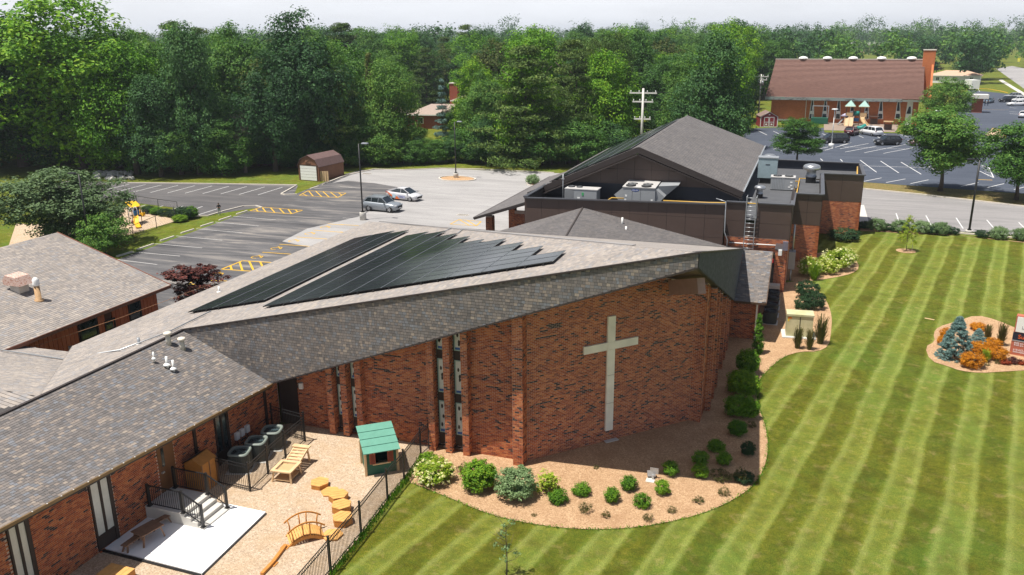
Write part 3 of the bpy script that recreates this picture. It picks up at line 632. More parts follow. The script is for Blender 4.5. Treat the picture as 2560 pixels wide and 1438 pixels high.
# ---------------------------------------------------------------- left wing
WG = thing('classroom_wing', (-26, -12, 0), 'low brick classroom wing with a long grey shingle roof and wooden eave', 'building')
EX = -20.15; YN = -24.
def ex(y): return -20.15-.029*y
def ez(y): return 2.75-y*.084
RX, RZ = -25.2, 4.98
E_near = (EX, -20, ez(-20)); ridge_n = (RX, -20, RZ)
P1 = [(EX, 0, ez(0)), (RX, 0, RZ), (RX, -10, RZ), (EX, -10, ez(-10))]
def tri_slabs(pts, t=.2, name='roof_deck', par=None):
    m = MB()
    for i in range(1, len(pts)-1): m.slab([pts[0], pts[i], pts[i+1]], t)
    return m.build(name, M_FELT, par, world=True)
Lw = Vector((RX, 0, RZ))
A_, B_, C_, D_ = Vector((ex(0), 0, ez(0))), Lw, Vector((RX, -18, RZ)), Vector((ex(-18), -18, ez(-18)))
def bil(s, t_): return (A_.lerp(D_, s)).lerp(B_.lerp(C_, s), t_)
m = MB(); n = 18
for i in range(n):
    q = [bil(i/n, 0), bil((i+1)/n, 0), bil((i+1)/n, 1), bil(i/n, 1)]; vs = q+[p-Vector((0, 0, .2)) for p in q]
    m.add(vs, [(0, 1, 2, 3), (7, 6, 5, 4), (0, 4, 5, 1), (3, 2, 6, 7)]+([(0, 3, 7, 4)] if i == 0 else [])+([(1, 5, 6, 2)] if i == n-1 else []))
m.build('roof_deck', M_FELT, WG, world=True)
sC, sA, sT = [], [], []; Lw_ = 18.; rows = 40
for r in range(rows):
    t_ = (r+.5)/rows; x = -RNG.random()*.2
    while x < Lw_:
        w_ = .13+.13*RNG.random(); a, b = max(0, x), min(Lw_, x+w_); x += w_
        if b-a < .03: continue
        c, u_, v_ = bil((a+b)/2/Lw_, t_), (bil(1, t_)-bil(0, t_)).normalized(), None; v_ = bil((a+b)/2/Lw_, 1)-bil((a+b)/2/Lw_, 0); ex_ = v_.length/rows; v_.normalize(); n_ = u_.cross(v_).normalized()
        if n_.z < 0: n_ = -n_
        sC.append(tuple(c+n_*.012)); sA.append((tuple(u_*((b-a)/2-.004)), tuple(v_*ex_*.47-n_*.004), tuple(n_*.006))); sT.append(RNG.random()*.999)  # felt left open here too as the shadow line below each course
pieces(WG, 'shingle', sC, sA, M_SHIN, sT, 300, 'shingle_courses')
FX, FZ = -33.2, 2.72
# far slope and cross roof
vl = Vector((RX, -8.5, RZ))
tri_slabs([(RX, 0, RZ), (FX, 0.2, 3.1), (FX, .2, 2.72), vl], .15, par=WG)
shingle_field(WG, [(RX, -.02, RZ), (-AV, -.02, ZV+.01), vl], M_SHINB, .14, (.2, .36), 0)
tri_slabs([(RX, -8.5, RZ), (FX, 0.2, FZ+.03), (-52, .2, FZ-.2), (-52, -8.5, RZ-.25)], .15, par=WG)
shingle_field(WG, [(RX, -8.5, RZ), (-AV-.3, .15, FZ+.05), (-52, .15, FZ-.2), (-52, -8.5, RZ-.25)], M_SHINB, .14, (.2, .36), 0)
MB().add([(RX, 0, RZ), (-AV, -.02, ZV), (FX, .2, FZ)], [(0, 1, 2)])
tri_slabs([(RX, -8.5, RZ-.02), (-52, -8.5, RZ-.27), (-52, -20, 3.5), (RX, -20, RZ-.02)], .15, par=WG)
shingle_field(WG, [(RX, -8.5, RZ-.0), (-52, -8.5, RZ-.25), (RX, -20, RZ-.6)], M_SHINB, .2, (.3, .5), 0)
MB().bar((RX+.05, 0, RZ+.03), (RX+.05, -18, RZ+.03), .14, .05).build('ridge_cap', M_FASC, WG, world=True)
# gutter board with little straps along the eave
m = MB(); m.bar((ex(0)+.01, 0, ez(0)-.05), (ex(-18)+.01, -18, ez(-18)-.05), .07, .13); m.bar((ex(0)+.06, 0, ez(0)+.0), (ex(-18)+.06, -18, ez(-18)+.0), .05, .05); m.build('gutter', plain('bronze_gutter', (.20, .13, .06), .5, .2), WG, world=True)
gp_ = [proj_ for proj_ in [(x/3.994, 1078+y/3.994) for x, y in [(1960, 35), (1865, 93), (1772, 157), (1677, 218), (1575, 285), (1467, 355), (1358, 427), (1245, 500), (1130, 573), (1003, 662), (892, 733), (745, 828), (625, 908), (483, 1000), (335, 1095)]]]
for a in gp_+[(420+x/4.79, 940+y/4.79) for x, y in [(1210, 125), (1125, 183), (1040, 238), (940, 303), (858, 362), (762, 425), (662, 488)]]:
    p = PX(a[0], a[1], EX+.3); MB().box((ex(p.y)+.1, p.y, ez(p.y)+.045), (.035, .035, .02)).build('gutter_strap', M_WHITE, WG, world=True)
WX = -20.8
ewz = lambda s: ez(-(s))  # s measured from y=0 toward the camera
zd = lambda x, y: (x/3.994, 1078+y/3.994)
ze_ = lambda x, y: (420+x/4.79, 940+y/4.79)
core = MB(); hw_ = lambda s: ez(-15+s)+.05
wall_core(core, (WX-.01, -15), (WX-.01, 1.3), 0, hw_, .25, 12, 1)
def wy(px): return PX(px[0], px[1], WX).y
# windows (y0,y1,z0,z1 glass, z sill panel)
wins = []
def wwin(pl, pr, ptop, pglass, pbot):
    y0, y1 = wy(pl), wy(pr); ym = (y0+y1)/2
    return y0, y1, PX(ptop[0], ptop[1], WX).z, PX(pglass[0], pglass[1], WX).z, PX(pbot[0], pbot[1], WX).z
wins.append(wwin(zd(935, 900), zd(1160, 900), zd(1000, 720), zd(1010, 1030), zd(1010, 1180)))
wins.append(wwin(zd(120, 1300), zd(350, 1300), zd(230, 1180), zd(240, 1500), zd(240, 1640)))
wins.append(wwin(ze_(570, 740), ze_(735, 740), ze_(620, 560), ze_(640, 890), ze_(660, 1040)))
dy0, dy1 = wy(zd(1600, 480)), wy(zd(1770, 480)); dz1 = ez(-6)-.2
print('wins', wins, 'door', dy0, dy1)
holes = [(y0+15-.02, y1+15+.02, zb_, 9) for y0, y1, zt_, zg, zb_ in wins]+[(dy0+15, dy1+15, -.1, 9)]
brick_field(WG, (WX, -15), (WX, 1.25), 0, hw_, 300, holes)
core.build('wall', M_MORTAR, WG, world=True)
for k, (y0, y1, zt_, zg, zb_) in enumerate(wins):
    zt_ = ez((y0+y1)/2)-.12; x = WX+.012; f = MB()
    f.box2((x-.02, y0-.02, zb_-.02), (x+.05, y0+.06, zt_)); f.box2((x-.02, y1-.14, zb_-.02), (x+.05, y1+.02, zt_)); f.box2((x-.02, y0+.06, zg-.05), (x+.06, y1-.14, zg)); ym = (y0+y1)/2-.03; f.box2((x-.02, ym-.05, zg), (x+.05, ym+.05, zt_))
    wn = f.build('window', M_WOODDK, WG, world=True)
    for a, b in ((y0+.06, ym-.05), (ym+.05, y1-.14)):
        o = MB().box2((x-.01, a, zg), (x+.012, b, zt_)).build('pane', M_BLIND if k < 2 else M_GLASS, wn, world=True)
        o.parent = wn
        for v_ in o.data.vertices: v_.co -= Vector(WG.location)
    o = MB().box2((x-.01, y0+.06, zb_), (x+.02, y1-.14, zg-.05)).build('sill_panel', M_WOODDK, wn)
    for v_ in o.data.vertices: v_.co -= Vector(WG.location)
    nb = int((y1-y0+.1)/.075); m = MB()
    for i in range(nb):
        o = link(MB().box((0, 0, 0), (.11, .06, .12)).mesh('brick', M_BRICK), 'brick', WG, (WX+.05-WG.location.x, y0+.03+i*.075-WG.location.y, zb_-.08)); o.color = (.1+.5*((i*37) % 10)/10, 0, 0, 1); o.rotation_euler = (0, .25, 0)
o = MB().box2((WX-.05, dy0, .62), (WX+.02, dy1, 2.95)).build('door', plain('brown_door', (.15, .062, .022), .5), WG, world=True)
MB().box2((WX+.02, dy0+.2, 1.75), (WX+.03, dy0+.36, 2.6)).build('door_glass', M_GLASS, WG, world=True)
MB().box2((WX+.02, dy0+.08, 1.5), (WX+.1, dy0+.22, 1.56)).build('door_handle', M_GALV, WG, world=True)
MB().box2((WX-.05, dy0, 0), (WX+.01, dy1, .62)).build('door_base', M_WOODDK, WG, world=True); MB().box2((WX-.05, dy0, 2.95), (WX+.03, dy1, ez(-6)-.1)).build('door_transom', M_WOODDK, WG, world=True)
for pa in (ze_(325, 860), ze_(1165, 420)):
    y = wy(pa); MB().box2((WX+.0, y-.07, 0), (WX+.09, y+.07, ez(y)-.12)).build('downspout', M_WOODDK, WG, world=True)
# ---------------------------------------------------------------- right wing (small gable east of the prow)
RW = thing('entrance_wing', (1, 24, 0), 'small shingled gable wing between the sanctuary prow and the brown hall', 'building')
q = [(0.05, 20.45, 2.75), (1.97, 20.5, 2.78), (1.97, 25.3, 4.9), (0.08, 25.3, 4.9)]
tri_slabs(q, .12, par=RW); shingle_field(RW, q, M_SHIN, .13, (.2, .34), 0)
tri_slabs([(1.97, 25.3, 4.89), (0, 25.3, 4.89), (0, 32.5, 2.9), (1.97, 32.5, 2.9)], .12, par=RW)
MB().bar((1.99, 20.45, 2.72), (1.99, 25.3, 4.84), .05, .16).bar((0, 20.42, 2.68), (1.99, 20.42, 2.70), .05, .12).build('fascia_board', M_BROWNTRIM, RW, world=True)
core = MB(); core.box2((-.4, 21.6, 0), (1.35, 21.3+.3, 3.0)); wall_core(core, (-.4, 21.27), (1.35, 21.27), 0, 2.9, .25); wall_core(core, (1.34, 21.27), (1.34, 32), 0, 3.0, .25)
core.build('wall', M_MORTAR, RW, world=True); brick_field(RW, (-.38, 21.25), (1.36, 21.25), 0, 2.85, 0); brick_field(RW, (1.35, 21.25), (1.35, 31), 0, 2.85, 0)
MB().box2((1.37, 21.3, 0), (1.46, 21.42, 2.8)).build('downspout', M_WHITE, RW, world=True)
# ---------------------------------------------------------------- brown hall
HB = thing('gymnasium_hall', (-9, 45, 0), 'brown panelled hall with big grey gable roof, flat roof wells and brick base', 'building')
def panels(p0, p1, z0, z1, cw, rows, par, seed=1):
    """metal panels on the face p0->p1 (outward to the right), seams left open over a dark backing"""
    p0, p1 = Vector((p0[0], p0[1], 0)), Vector((p1[0], p1[1], 0)); L0 = (p1-p0).length; d = (p1-p0)/L0; n = Vector((d.y, -d.x, 0)); nc = max(1, round(L0/cw))
    zf0 = z1 if callable(z1) else (lambda s: z1)
    core = MB(); wall_core(core, p0-n*.0, p1-n*.0, z0, z1 if callable(z1) else z1, .2, 6 if callable(z1) else 1); core.build('panel_backing', M_PANELJ, par, world=True)
    for c in range(nc):
        s0, s1 = L0*c/nc+.012, L0*(c+1)/nc-.012; zt0, zt1 = zf0(s0), zf0(s1); zb = z0
        for r in list(rows)+[99]:
            za_ = zb+r if r < 90 else 99
            zl = [min(za_-.02, zt0), min(za_-.02, zt1)]
            if max(zl)-zb > .06:
                zl = [max(k, zb+.01) for k in zl]
                A0, B0 = p0+d*s0, p0+d*s1; vs = []
                for o in (n*.0, n*.025):
                    vs += [Vector((A0.x+o.x, A0.y+o.y, zb)), Vector((B0.x+o.x, B0.y+o.y, zb)), Vector((B0.x+o.x, B0.y+o.y, zl[1])), Vector((A0.x+o.x, A0.y+o.y, zl[0]))]
                m = MB(); m.add(vs, [(0, 1, 2, 3), (7, 6, 5, 4), (0, 4, 5, 1), (1, 5, 6, 2), (2, 6, 7, 3), (3, 7, 4, 0)]); m.build('wall_panel', M_PANEL, par, world=True)
            zb = za_
            if zb > max(zt0, zt1): break
def cap(pts, w=.32, h=.09, par=None, name='parapet_cap', mat=None):
    m = MB()
    for a, b in zip(pts, pts[1:]):
        a, b = Vector(a), Vector(b); d = (b-a).normalized(); m.bar(a-d*w*.0, b+d*w*.0, w, h)
    return m.build(name, mat or M_CAP, par, world=True)
ZA, ZB = 6.05, 6.4
XL, XR = -18.3, -2.05
FY = 33.5
front = lambda s: ZA-.08+(ZB-ZA)*s/(XR-XL)
panels((XL, FY), (XR, FY), 2.2, front, 1.5, (1.5, 1.5), HB)
panels((XL, 60), (XL, FY), 2.2, 6.0, 3., (1.5, 1.5), HB)
cap([(XL, FY-.05, ZA-.04), (XR, FY-.05, ZB-.04)], par=HB); cap([(XL+.02, FY, ZA+.03), (XL+.02, 39.5, 6.1)], par=HB)
# right block 2 : slightly recessed pieces either side of the ladder
Bx = 2.85
B2z = 6.38
z6_ = z6
xl0, xl1 = PY(*z6(485, 400), FY+.8).x, PY(*z6(572, 400), FY+.8).x
BY = FY+.9
zbrick = PY(*z6(600, 580), BY).z
bx0 = XR; bx1 = Bx
panels((XR-.0, BY), (xl0, BY), zbrick, B2z, 1.3, (1.25, 1.25), HB); panels((xl1, BY), (Bx, BY), zbrick, B2z, 2.6, (1.15, 1.25), HB)
panels((xl0-.0, BY+.1), (xl1, BY+.1), zbrick, B2z-1.6, 2., (2,), HB)
cap([(XR, BY, B2z+.04), (xl0, BY, B2z+.04)], par=HB); cap([(xl1, BY, B2z+.04), (Bx+.05, BY, B2z+.04)], par=HB)
panels((Bx, BY), (Bx, 42.2), 3.35, B2z-.1, 2.6, (1.3, 1.3), HB); cap([(Bx, BY, B2z+.0), (Bx, 42.2, 5.95)], par=HB)
# block 3 and 4
B3x, B3y = 5.1, 42.2
B3z = 5.9
zb3 = PY(*z6(950, 485), B3y).z
panels((Bx, B3y), (B3x, B3y), zb3, B3z, 1.1, (1.1, 1.1), HB); panels((B3x, B3y), (B3x, 54.), 3.2, B3z, 2.6, (1.3, 1.3), HB)
cap([(Bx, B3y, B3z+.04), (B3x+.05, B3y, B3z+.04)], par=HB); cap([(B3x, B3y, B3z+.03), (B3x, 54.1, B3z)], par=HB)
B4x, B4y = 8.85, 54.1; B4z = 5.87
zb4 = PY(*z6(1200, 308), B4y).z
panels((B3x, B4y), (B4x, B4y), zb4, B4z, 1.9, (2.8,), HB); panels((B4x, B4y), (B4x, 62), 3., B4z, 2.6, (1.3, 1.3), HB)
cap([(B3x, B4y, B4z+.04), (B4x+.05, B4y, B4z+.04)], par=HB); cap([(B4x, B4y, B4z+.03), (B4x, 62, B4z)], par=HB); cap([(B4x, 62, B4z+.03), (-.9, 62.6, B4z+.03)], par=HB)
core = MB(); wall_core(core, (B4x-.1, 62.), (-1, 62.6), 4.5, B4z, .2, 1, -1); core.build('parapet_back', plain('dark_blue_flashing', (.012, .016, .028), .5), HB, world=True)
# brick bases
core = MB()
def bw(a, b, z1, z0=0., si=0):
    wall_core(core, a, b, z0, z1, .3); brick_field(HB, a, b, z0, z1, si, dark=.05)
bw((XR, BY), (Bx-.02, BY), zbrick, 0); bw((Bx, BY+.1), (Bx, B3y), 3.35); bw((Bx, B3y), (B3x, B3y), zb3); bw((B3x, B3y), (B3x, 54.1), 3.2); bw((B3x, B4y), (B4x, B4y), zb4); bw((B4x, B4y), (B4x, 62), 3.)
# projecting entrance pier with gable end
pz = PY(*z6(790, 655), 32.6).z
core.box2((1.95, 32.5, 0), (2.75, BY-.01, 3.3)); brick_field(HB, (1.95, 32.5), (2.78, 32.5), 0, 3.3, 0, dark=.05); brick_field(HB, (2.77, 32.5), (2.77, BY), 0, 3.3, 0, dark=.05)
core.build('wall', M_MORTAR, HB, world=True)
MB().box2((1.9, 32.45, 3.3), (2.8, BY, 3.36)).build('pier_cap', M_CAP, HB, world=True)
MB().box2((2.45, 32.3, 3.32), (2.82, 32.48, 4.0)).build('downspout_head', plain('grey_purple_metal', (.16, .15, .19), .5), HB, world=True)
p = PY(*z6(745, 690), 32.4); lt = thing('wall_light', (p.x, 32.4, p.z-.2), 'white wall light on the brick entrance pier of the brown hall', 'wall light'); MB().box((0, 0, .2), (.24, .2, .42)).build('lamp_shade', M_WHITE, lt); MB().box((0, .07, .2), (.3, .05, .5)).build('back_plate', M_GREYM, lt)
MB().box2((1.2, 33.2, .3), (1.95, 33.3, 2.9)).build('door', M_BLACK, HB, world=True)
o = MB().box2((1.5, 33.12, 2.1), (1.85, 33.19, 2.4)).build('exit_sign_panel', plain('red_sign', (.5, .02, .03), .5), HB, world=True)
MB().box2((1.0, 30.2, .0), (2.4, 33.2, .22)).box2((1.35, 31.6, .22), (2.5, 32.3, .75)).build('entry_landing', M_CONC, None, kind='structure')
# membrane roofs
mb = MB(); mb.box2((XL+.1, FY+.1, 5.0), (XR-.02, 40, 5.2)); mb.box2((XR-.02, BY+.08, 5.0), (Bx-.1, 42.3, 5.19)); mb.box2((-1.6, 42.3, 4.9), (B3x-.12, 54.2, 5.1)); mb.box2((-1.6, 54.2, 4.85), (B4x-.12, 62, 5.05)); mb.build('flat_roof', M_MEMB, HB, world=True)
MB().box2((XL+.2, FY+.15, 5.2), (XR, FY+.7, 5.26)).build('roof_walkway', M_MEMB, HB, world=True)
# gable
GY0, GY1 = 38.4, 69.0
rid = Vector((-9.85, 0, 9.85)); eL, eR = Vector((-17.6, 0, 6.35)), Vector((-1.12, 0, 6.5))
def gpnt(v, y): return Vector((v.x, y, v.z))
rb = gpnt(rid, GY1-1.2); rf = gpnt(rid, GY0); lf, lb, rtf, rtb = gpnt(eL, GY0), gpnt(eL, GY1), gpnt(eR, GY0), gpnt(eR, GY1)
lf2 = Vector((-19.6, GY0, 5.5))
m = MB(); m.slab([rf, rb, Vector((-19.6, GY1, 5.5)), lf2], .3); m.build('roof_deck', M_FELT, HB, world=True); m = MB(); m.slab([rf, rb, rtb, rtf], .3); m.build('roof_deck', M_FELT, HB, world=True)
shingle_field(HB, [rf, rb, rtb, rtf], M_SHING, .22, (.3, .5), 0); shingle_field(HB, [rf, rb, Vector((-19.6, GY1, 5.5)), lf2], M_SHING, .26, (.4, .6), 0)
m = MB(); dz = Vector((0, 0, -.2)); m.bar(rf+Vector((0, -.04, -.22)), lf2+Vector((0, -.04, -.22)), .1, .5, up=(0, 0, 1)); m.build('rake_board', M_FASC, HB, world=True); m = MB(); m.bar(rf+Vector((0, -.045, -.22)), rtf+Vector((.0, -.045, -.22)), .1, .5); m.build('rake_board', M_FASC, HB, world=True)
m = MB(); m.bar(rf+Vector((0, -.3, -.62)), lf2+Vector((0, -.3, -.60)), .6, .08); m.bar(rf+Vector((0, .2, -.62)), rtf+Vector((0, .2, -.6)), .6, .08); m.build('rake_soffit', M_FASC, HB, world=True)
MB().bar(rtf+Vector((.04, 0, -.02)), rtb+Vector((.04, 0, -.02)), .12, .14).build('gutter', M_GALV, HB, world=True)
def gz(s):
    x = -17.6+s
    return (rid.z-.55-(rid.x-x)*(rid.z-lf2.z)/(rid.x-lf2.x)) if x < rid.x else (rid.z-.55-(x-rid.x)*(rid.z-eR.z)/(eR.x-rid.x))
UZ = PY(1600, 462, GY0+.5).z; print('UZ', UZ)
panels((-17.6, GY0+.55), (-1.4, GY0+.55), UZ, gz, 1.45, (1.3, 1.3), HB)
core = MB(); wall_core(core, (-15.6, GY0+.5), (-2.4, GY0+.5), 5.1, UZ, .2); core.box2((-18, GY0+.5, 5.1), (-15.6, GY0+.7, 6.3)); core.box2((-2.4, GY0+.5, 5.1), (-1.4, GY0+.7, 6.3)); core.build('dark_upstand', plain('dark_blue_flashing', (.012, .016, .028), .5), HB, world=True)
core = MB(); wall_core(core, (-1.45, GY0+.6), (-1.45, GY1-1), 4.9, 6.3, .2); core.build('side_upstand', plain('dark_blue_flashing', (.012, .016, .028), .5), HB, world=True)
# solar panels on the far (left) slope
def solar_array(name, label, origin, ua, ub, nrm, strips_, la, lb, grp):
    """strips_: list of (a0, b0, b1)"""
    t = thing(name, origin, label, 'solar array', grp); ua, ub, nrm = Vector(ua), Vector(ub), Vector(nrm)
    me = MB().box((0, 0, 0), (la-.03, lb-.02, .04)).mesh('solar_panel', M_SOLAR); fr = MB()
    for s, (a, b) in ((1, (0, 1)),):
        x, y, f = la/2-.015, lb/2-.01, .022
        fr.box2((-x, -y, -.022), (x, -y+f, .024)).box2((-x, y-f, -.022), (x, y, .024)).box2((-x, -y+f, -.022), (-x+f, y-f, .024)).box2((x-f, -y+f, -.022), (x, y-f, .024))
    M = Matrix((ua, ub, nrm)).transposed().to_4x4(); rails = MB()
    frm = fr.mesh('panel_frame', M_FRAME)
    for a0, b0, b1 in strips_:
        n = int(round((b1-b0)/lb))
        for i in range(n):
            c = ua*(a0+la/2)+ub*(b0+(i+.5)*lb)+nrm*.12
            o = link(me, 'solar_panel', t); o.matrix_local = Matrix.Translation(c) @ M
            f = link(frm, 'panel_frame', o)
        for q in (.25, .75): rails.bar(ua*(a0+la*q)+ub*b0+nrm*.07, ua*(a0+la*q)+ub*(b0+n*lb)+nrm*.07, .05, .04)
        strip = MB().bar(ua*(a0-.0)+ub*b0+nrm*.135, ua*(a0-.0)+ub*(b0+n*lb)+nrm*.135, .035, .02); strip.build('row_trim', plain('row_trim_grey', (.22, .24, .25), .4, .5), t)
        for k in range(int(n/3)+1):
            for q in (.25, .75): rails.box(tuple(ua*(a0+la*q)+ub*(b0+k*3*lb)+nrm*.03), (.08, .08, .12))
    rails.build('mounting_rails', M_BLACK, t)
    return t
t_ = NT('solar_glass'); M_SOLAR = t_.out(t_.mix(.6, t_.ramp(t_.noise(.35, 4, .6, t_.pos()), [(.3, (.012, .015, .019)), (.7, (.022, .027, .034))]), (.016, .019, .024)), t_.ramp(t_.noise(.12, 2, .5, t_.pos()), [(.3, (.10, .10, .10)), (.7, (.26, .26, .26))]), spec=.9)
M_FRAME = plain('panel_frame_dark', (.03, .032, .035), .4, .6)
sl2 = math.hypot(1, K)
ua = (-1/sl2, 0, -K/sl2); nn = (-K/sl2, 0, 1/sl2)
def sa(a): return a*sl2
st = [(6.42, 1.95, 4.16), (8.12, 1.95, 6.1), (9.82, 1.95, 8.06), (11.52, 1.95, 9.8), (13.2, 1.95, 10.95), (14.9, 1.95, 12.75), (16.6, 1.95, 14.8), (18.3, 1.95, 17.0), (20.0, 1.95, 18.0)]
SLB = 1.02
solar_array('solar_array', 'larger black solar array with a sawtooth upper edge on the sanctuary roof', (0, 0, ZT+.02), ua, (0, 1, 0), nn, [(sa(a), b0, b1) for a, b0, b1 in st], 1.70*sl2, SLB, 'solar arrays on the sanctuary roof')
solar_array('solar_array', 'narrower three row black solar array on the lower left of the sanctuary roof', (0, 0, ZT+.02), ua, (0, 1, 0), nn, [(sa(a), 3.6, b1) for a, b1 in ((22.8, 21.0), (24.5, 21.6), (26.2, 21.8))], 1.70*sl2, SLB, 'solar arrays on the sanctuary roof')
v = (lf2-rf); v.y = 0; v.normalize(); nn2 = Vector((v.z, 0, -v.x)); nn2 = nn2 if nn2.z > 0 else -nn2
# left edge of the array from the photograph: near the ridge, long rows
solar_array('solar_array', 'solar array covering the far left slope of the brown hall roof', tuple(rf), tuple(v), (0, 1, 0), tuple(nn2), [(.9+i*2.0, 1.0+(.0 if i else .0), 28.) for i in range(4)], 1.95, 1.5, None)
# lower shingle roof along the hall's left side (covered entrance) and hip roof in front
PR = thing('covered_entrance', (-24, 45, 0), 'shingled entrance canopy on brick columns left of the brown hall', 'canopy')
q = [(-24.6, 38.1, 3.0), (-24.6, 62, 3.0), (XL-.02, 62, 5.4), (XL-.02, 38.1, 5.4)]
q = [(-24.7, 38., 3.0), (-24.7, 62, 3.0), (XL-.02, 62, 5.2), (XL-.02, 38., 5.2)]
tri_slabs(q, .2, par=PR); shingle_field(PR, q, M_SHING, .18, (.25, .45), 0)
MB().bar((-24.72, 37.96, 2.95), (-24.72, 62, 2.95), .14, .16).build('gutter', M_FASC, PR, world=True); MB().bar((-24.7, 37.92, 2.9), (XL, 37.92, 5.0), .06, .2).build('fascia_board', M_FASC, PR, world=True)
core = MB()
for y in (39.2, 45.5, 52):
    core.box2((-23.9, y-.3, 0), (-23.3, y+.3, 3.0)); o_ = [(-23.92, y-.32), (-23.28, y-.32), (-23.28, y+.32), (-23.92, y+.32)]
    for i in range(4): brick_field(PR, o_[i], o_[(i+1) % 4], 0, 2.95, 0, dark=.05)
core.box2((-21.2, 39.2, 0), (-18.4, 39.5, 3.6)); brick_field(PR, (-21.2, 39.18), (-18.4, 39.18), 0, 3.4, 0, dark=.05)
core.build('column', M_MORTAR, PR, world=True)
LK = thing('link_building', (-12, 31, 0), 'low hipped grey shingle roof between the sanctuary and the brown hall', 'building')
Ap, WL, WR_, Cc = Vector((-13.3, FY-.05, 5.45)), Vector((-20.6, FY-.05, 3.0)), Vector((-1.75, FY-.05, 3.05)), Vector((-13.4, 26.5, 3.45))
Ll, Lr = Vector((-21.2, 26.5, 2.2)), Vector((-1.0, 26.5, 1.9))
for q in ([Ap, WL, Ll, Cc], [Ap, Cc, Lr, WR_]):
    tri_slabs(q, .08, par=LK)
    shingle_field(LK, q[:3] if False else [q[0], q[1], q[2]], M_SHING, .15, (.2, .34), 0); shingle_field(LK, [q[0], q[2], q[3]], M_SHING, .15, (.2, .34), 0)
MB().bar(Ap+Vector((0, 0, .06)), Cc+Vector((0, 0, .06)), .12, .04).build('ridge_cap', M_FASC, LK, world=True)
core = MB(); wall_core(core, (-20, 30.4), (-1.2, 30.4), 0, 2.6, .2); core.build('wall', M_MORTAR, LK, world=True)
# gutter line between the sanctuary's back edge and the link roof
MB().bar(Vector((-30.6, 31.0, roofz(31, 31)+.12)), Vector((-3.2, 3.5, roofz(3.5, 3.5)+.06)), .22, .05).build('hip_cap', M_SHINB, SA)
m = MB().tube([PY(1558, 582, 30.5), PY(1558, 545, 30.5)], .06, 8)
def pipe_vent(name, pb, ht, r, label, z=None, mat=None, y=None, x=None, cap_=False, lab2='vent pipe'):
    p = G(pb[0], pb[1], z) if z is not None else (PX(pb[0], pb[1], x) if x is not None else PY(pb[0], pb[1], y))
    t = thing(name, tuple(p), label, lab2)
    MB().lathe([(r, -.3), (r, ht), (r*.8, ht), (r*.8, ht-.03)], n=12).build('pipe', mat or M_WHITE, t); MB().lathe([(r*2.6, -.02), (r*2.4, .05), (r*1.2, .12)], n=12).build('flashing_collar', M_GALV, t)
    return t
def on_plane(px, py, P0, n):
    r = Vector(ray(px, py)); o = Vector(CAM); return o+r*((Vector(P0)-o).dot(n)/r.dot(n))
nWG = (B_-A_).cross(D_-A_).normalized()
def wg(px, py): return on_plane(px, py, A_, nWG)
# mushroom vents on the wing
for i, (px, py) in enumerate([(420+ -8, 0), (0, 0)]): pass
zm = lambda x, y: (380+x/3.994, 640+y/3.994)
for i, (b_, h_) in enumerate([(zm(165, 860), .62), (zm(305, 915), .62)]):
    p = wg(*b_); t = thing('roof_vent', tuple(p), 'cream mushroom roof vent, %s of the pair at the top of the wing ridge' % ('left' if i == 0 else 'right'), 'roof vent', 'mushroom vents on the wing roof')
    sc_ = (100/3.994)/scale_at(p)/.62
    MB().lathe([(.17, -.2), (.15, .15), (.13, .5)], n=16).build('stack', plain('cream_metal', (.55, .52, .44), .5), t); MB().lathe([(.13, .49), (.24, .5), (.25, .58), (.22, .64), (.08, .67), (.0, .67)], n=18).build('vent_cap', plain('pale_cream_metal', (.68, .62, .52), .5), t); t.scale = (sc_, sc_, sc_)
def wpipe(b_, hpx, rpx, label, mat=None):
    p = wg(*b_); s = scale_at(p); t = thing('vent_pipe', tuple(p), label, 'vent pipe', 'small vent pipes on the wing roof'); ht = hpx/s; r = rpx/s
    MB().lathe([(r, -.2), (r, ht), (r*.75, ht), (r*.75, ht-.03)], n=12).build('pipe', mat or M_WHITE, t); MB().lathe([(r*3, -.06), (r*2.6, .0), (r*1.1, .05)], n=12).build('flashing_collar', M_WHITE, t); return t
wpipe(zm(18, 1020), 16, 2, 'short thin white vent pipe, leftmost of three on the wing roof'); wpipe(zm(150, 1080), 20, 3.2, 'white vent pipe, middle of three on the wing roof'); wpipe(zm(215, 1120), 21, 3., 'white vent pipe, rightmost of three on the wing roof')
nLW = Vector((-K, 0, 1)).normalized()
ptop = lambda px, py: on_plane(px, py, (0, 0, ZT), Vector((-K, 0, 1)).normalized())
p = ptop(zm(672, 360)[0], zm(672, 360)[1]); t = thing('vent_pipe', tuple(p), 'small white vent pipe near the lower edge of the sanctuary roof by the red maple', 'vent pipe'); MB().lathe([(.06, -.1), (.06, .35), (.045, .35)], n=12).build('pipe', M_WHITE, t); MB().lathe([(.18, -.02), (.15, .03), (.07, .06)], n=12).build('flashing_collar', M_WHITE, t)
p = on_plane(348, 862, (RX, 0, RZ), (Vector((FX, .2, 2.9))-Vector((RX, 0, RZ))).cross(Vector((0, -1, 0))).normalized()); t = thing('vent_pipe', tuple(p), 'weathered grey vent pipe beside the roof conduit behind the wing ridge', 'vent pipe'); MB().lathe([(.07, -.1), (.07, .36), (.05, .36)], n=12).build('pipe', M_GALV, t); MB().lathe([(.2, -.02), (.16, .03), (.08, .06)], n=12).build('flashing_collar', M_WHITE, t)
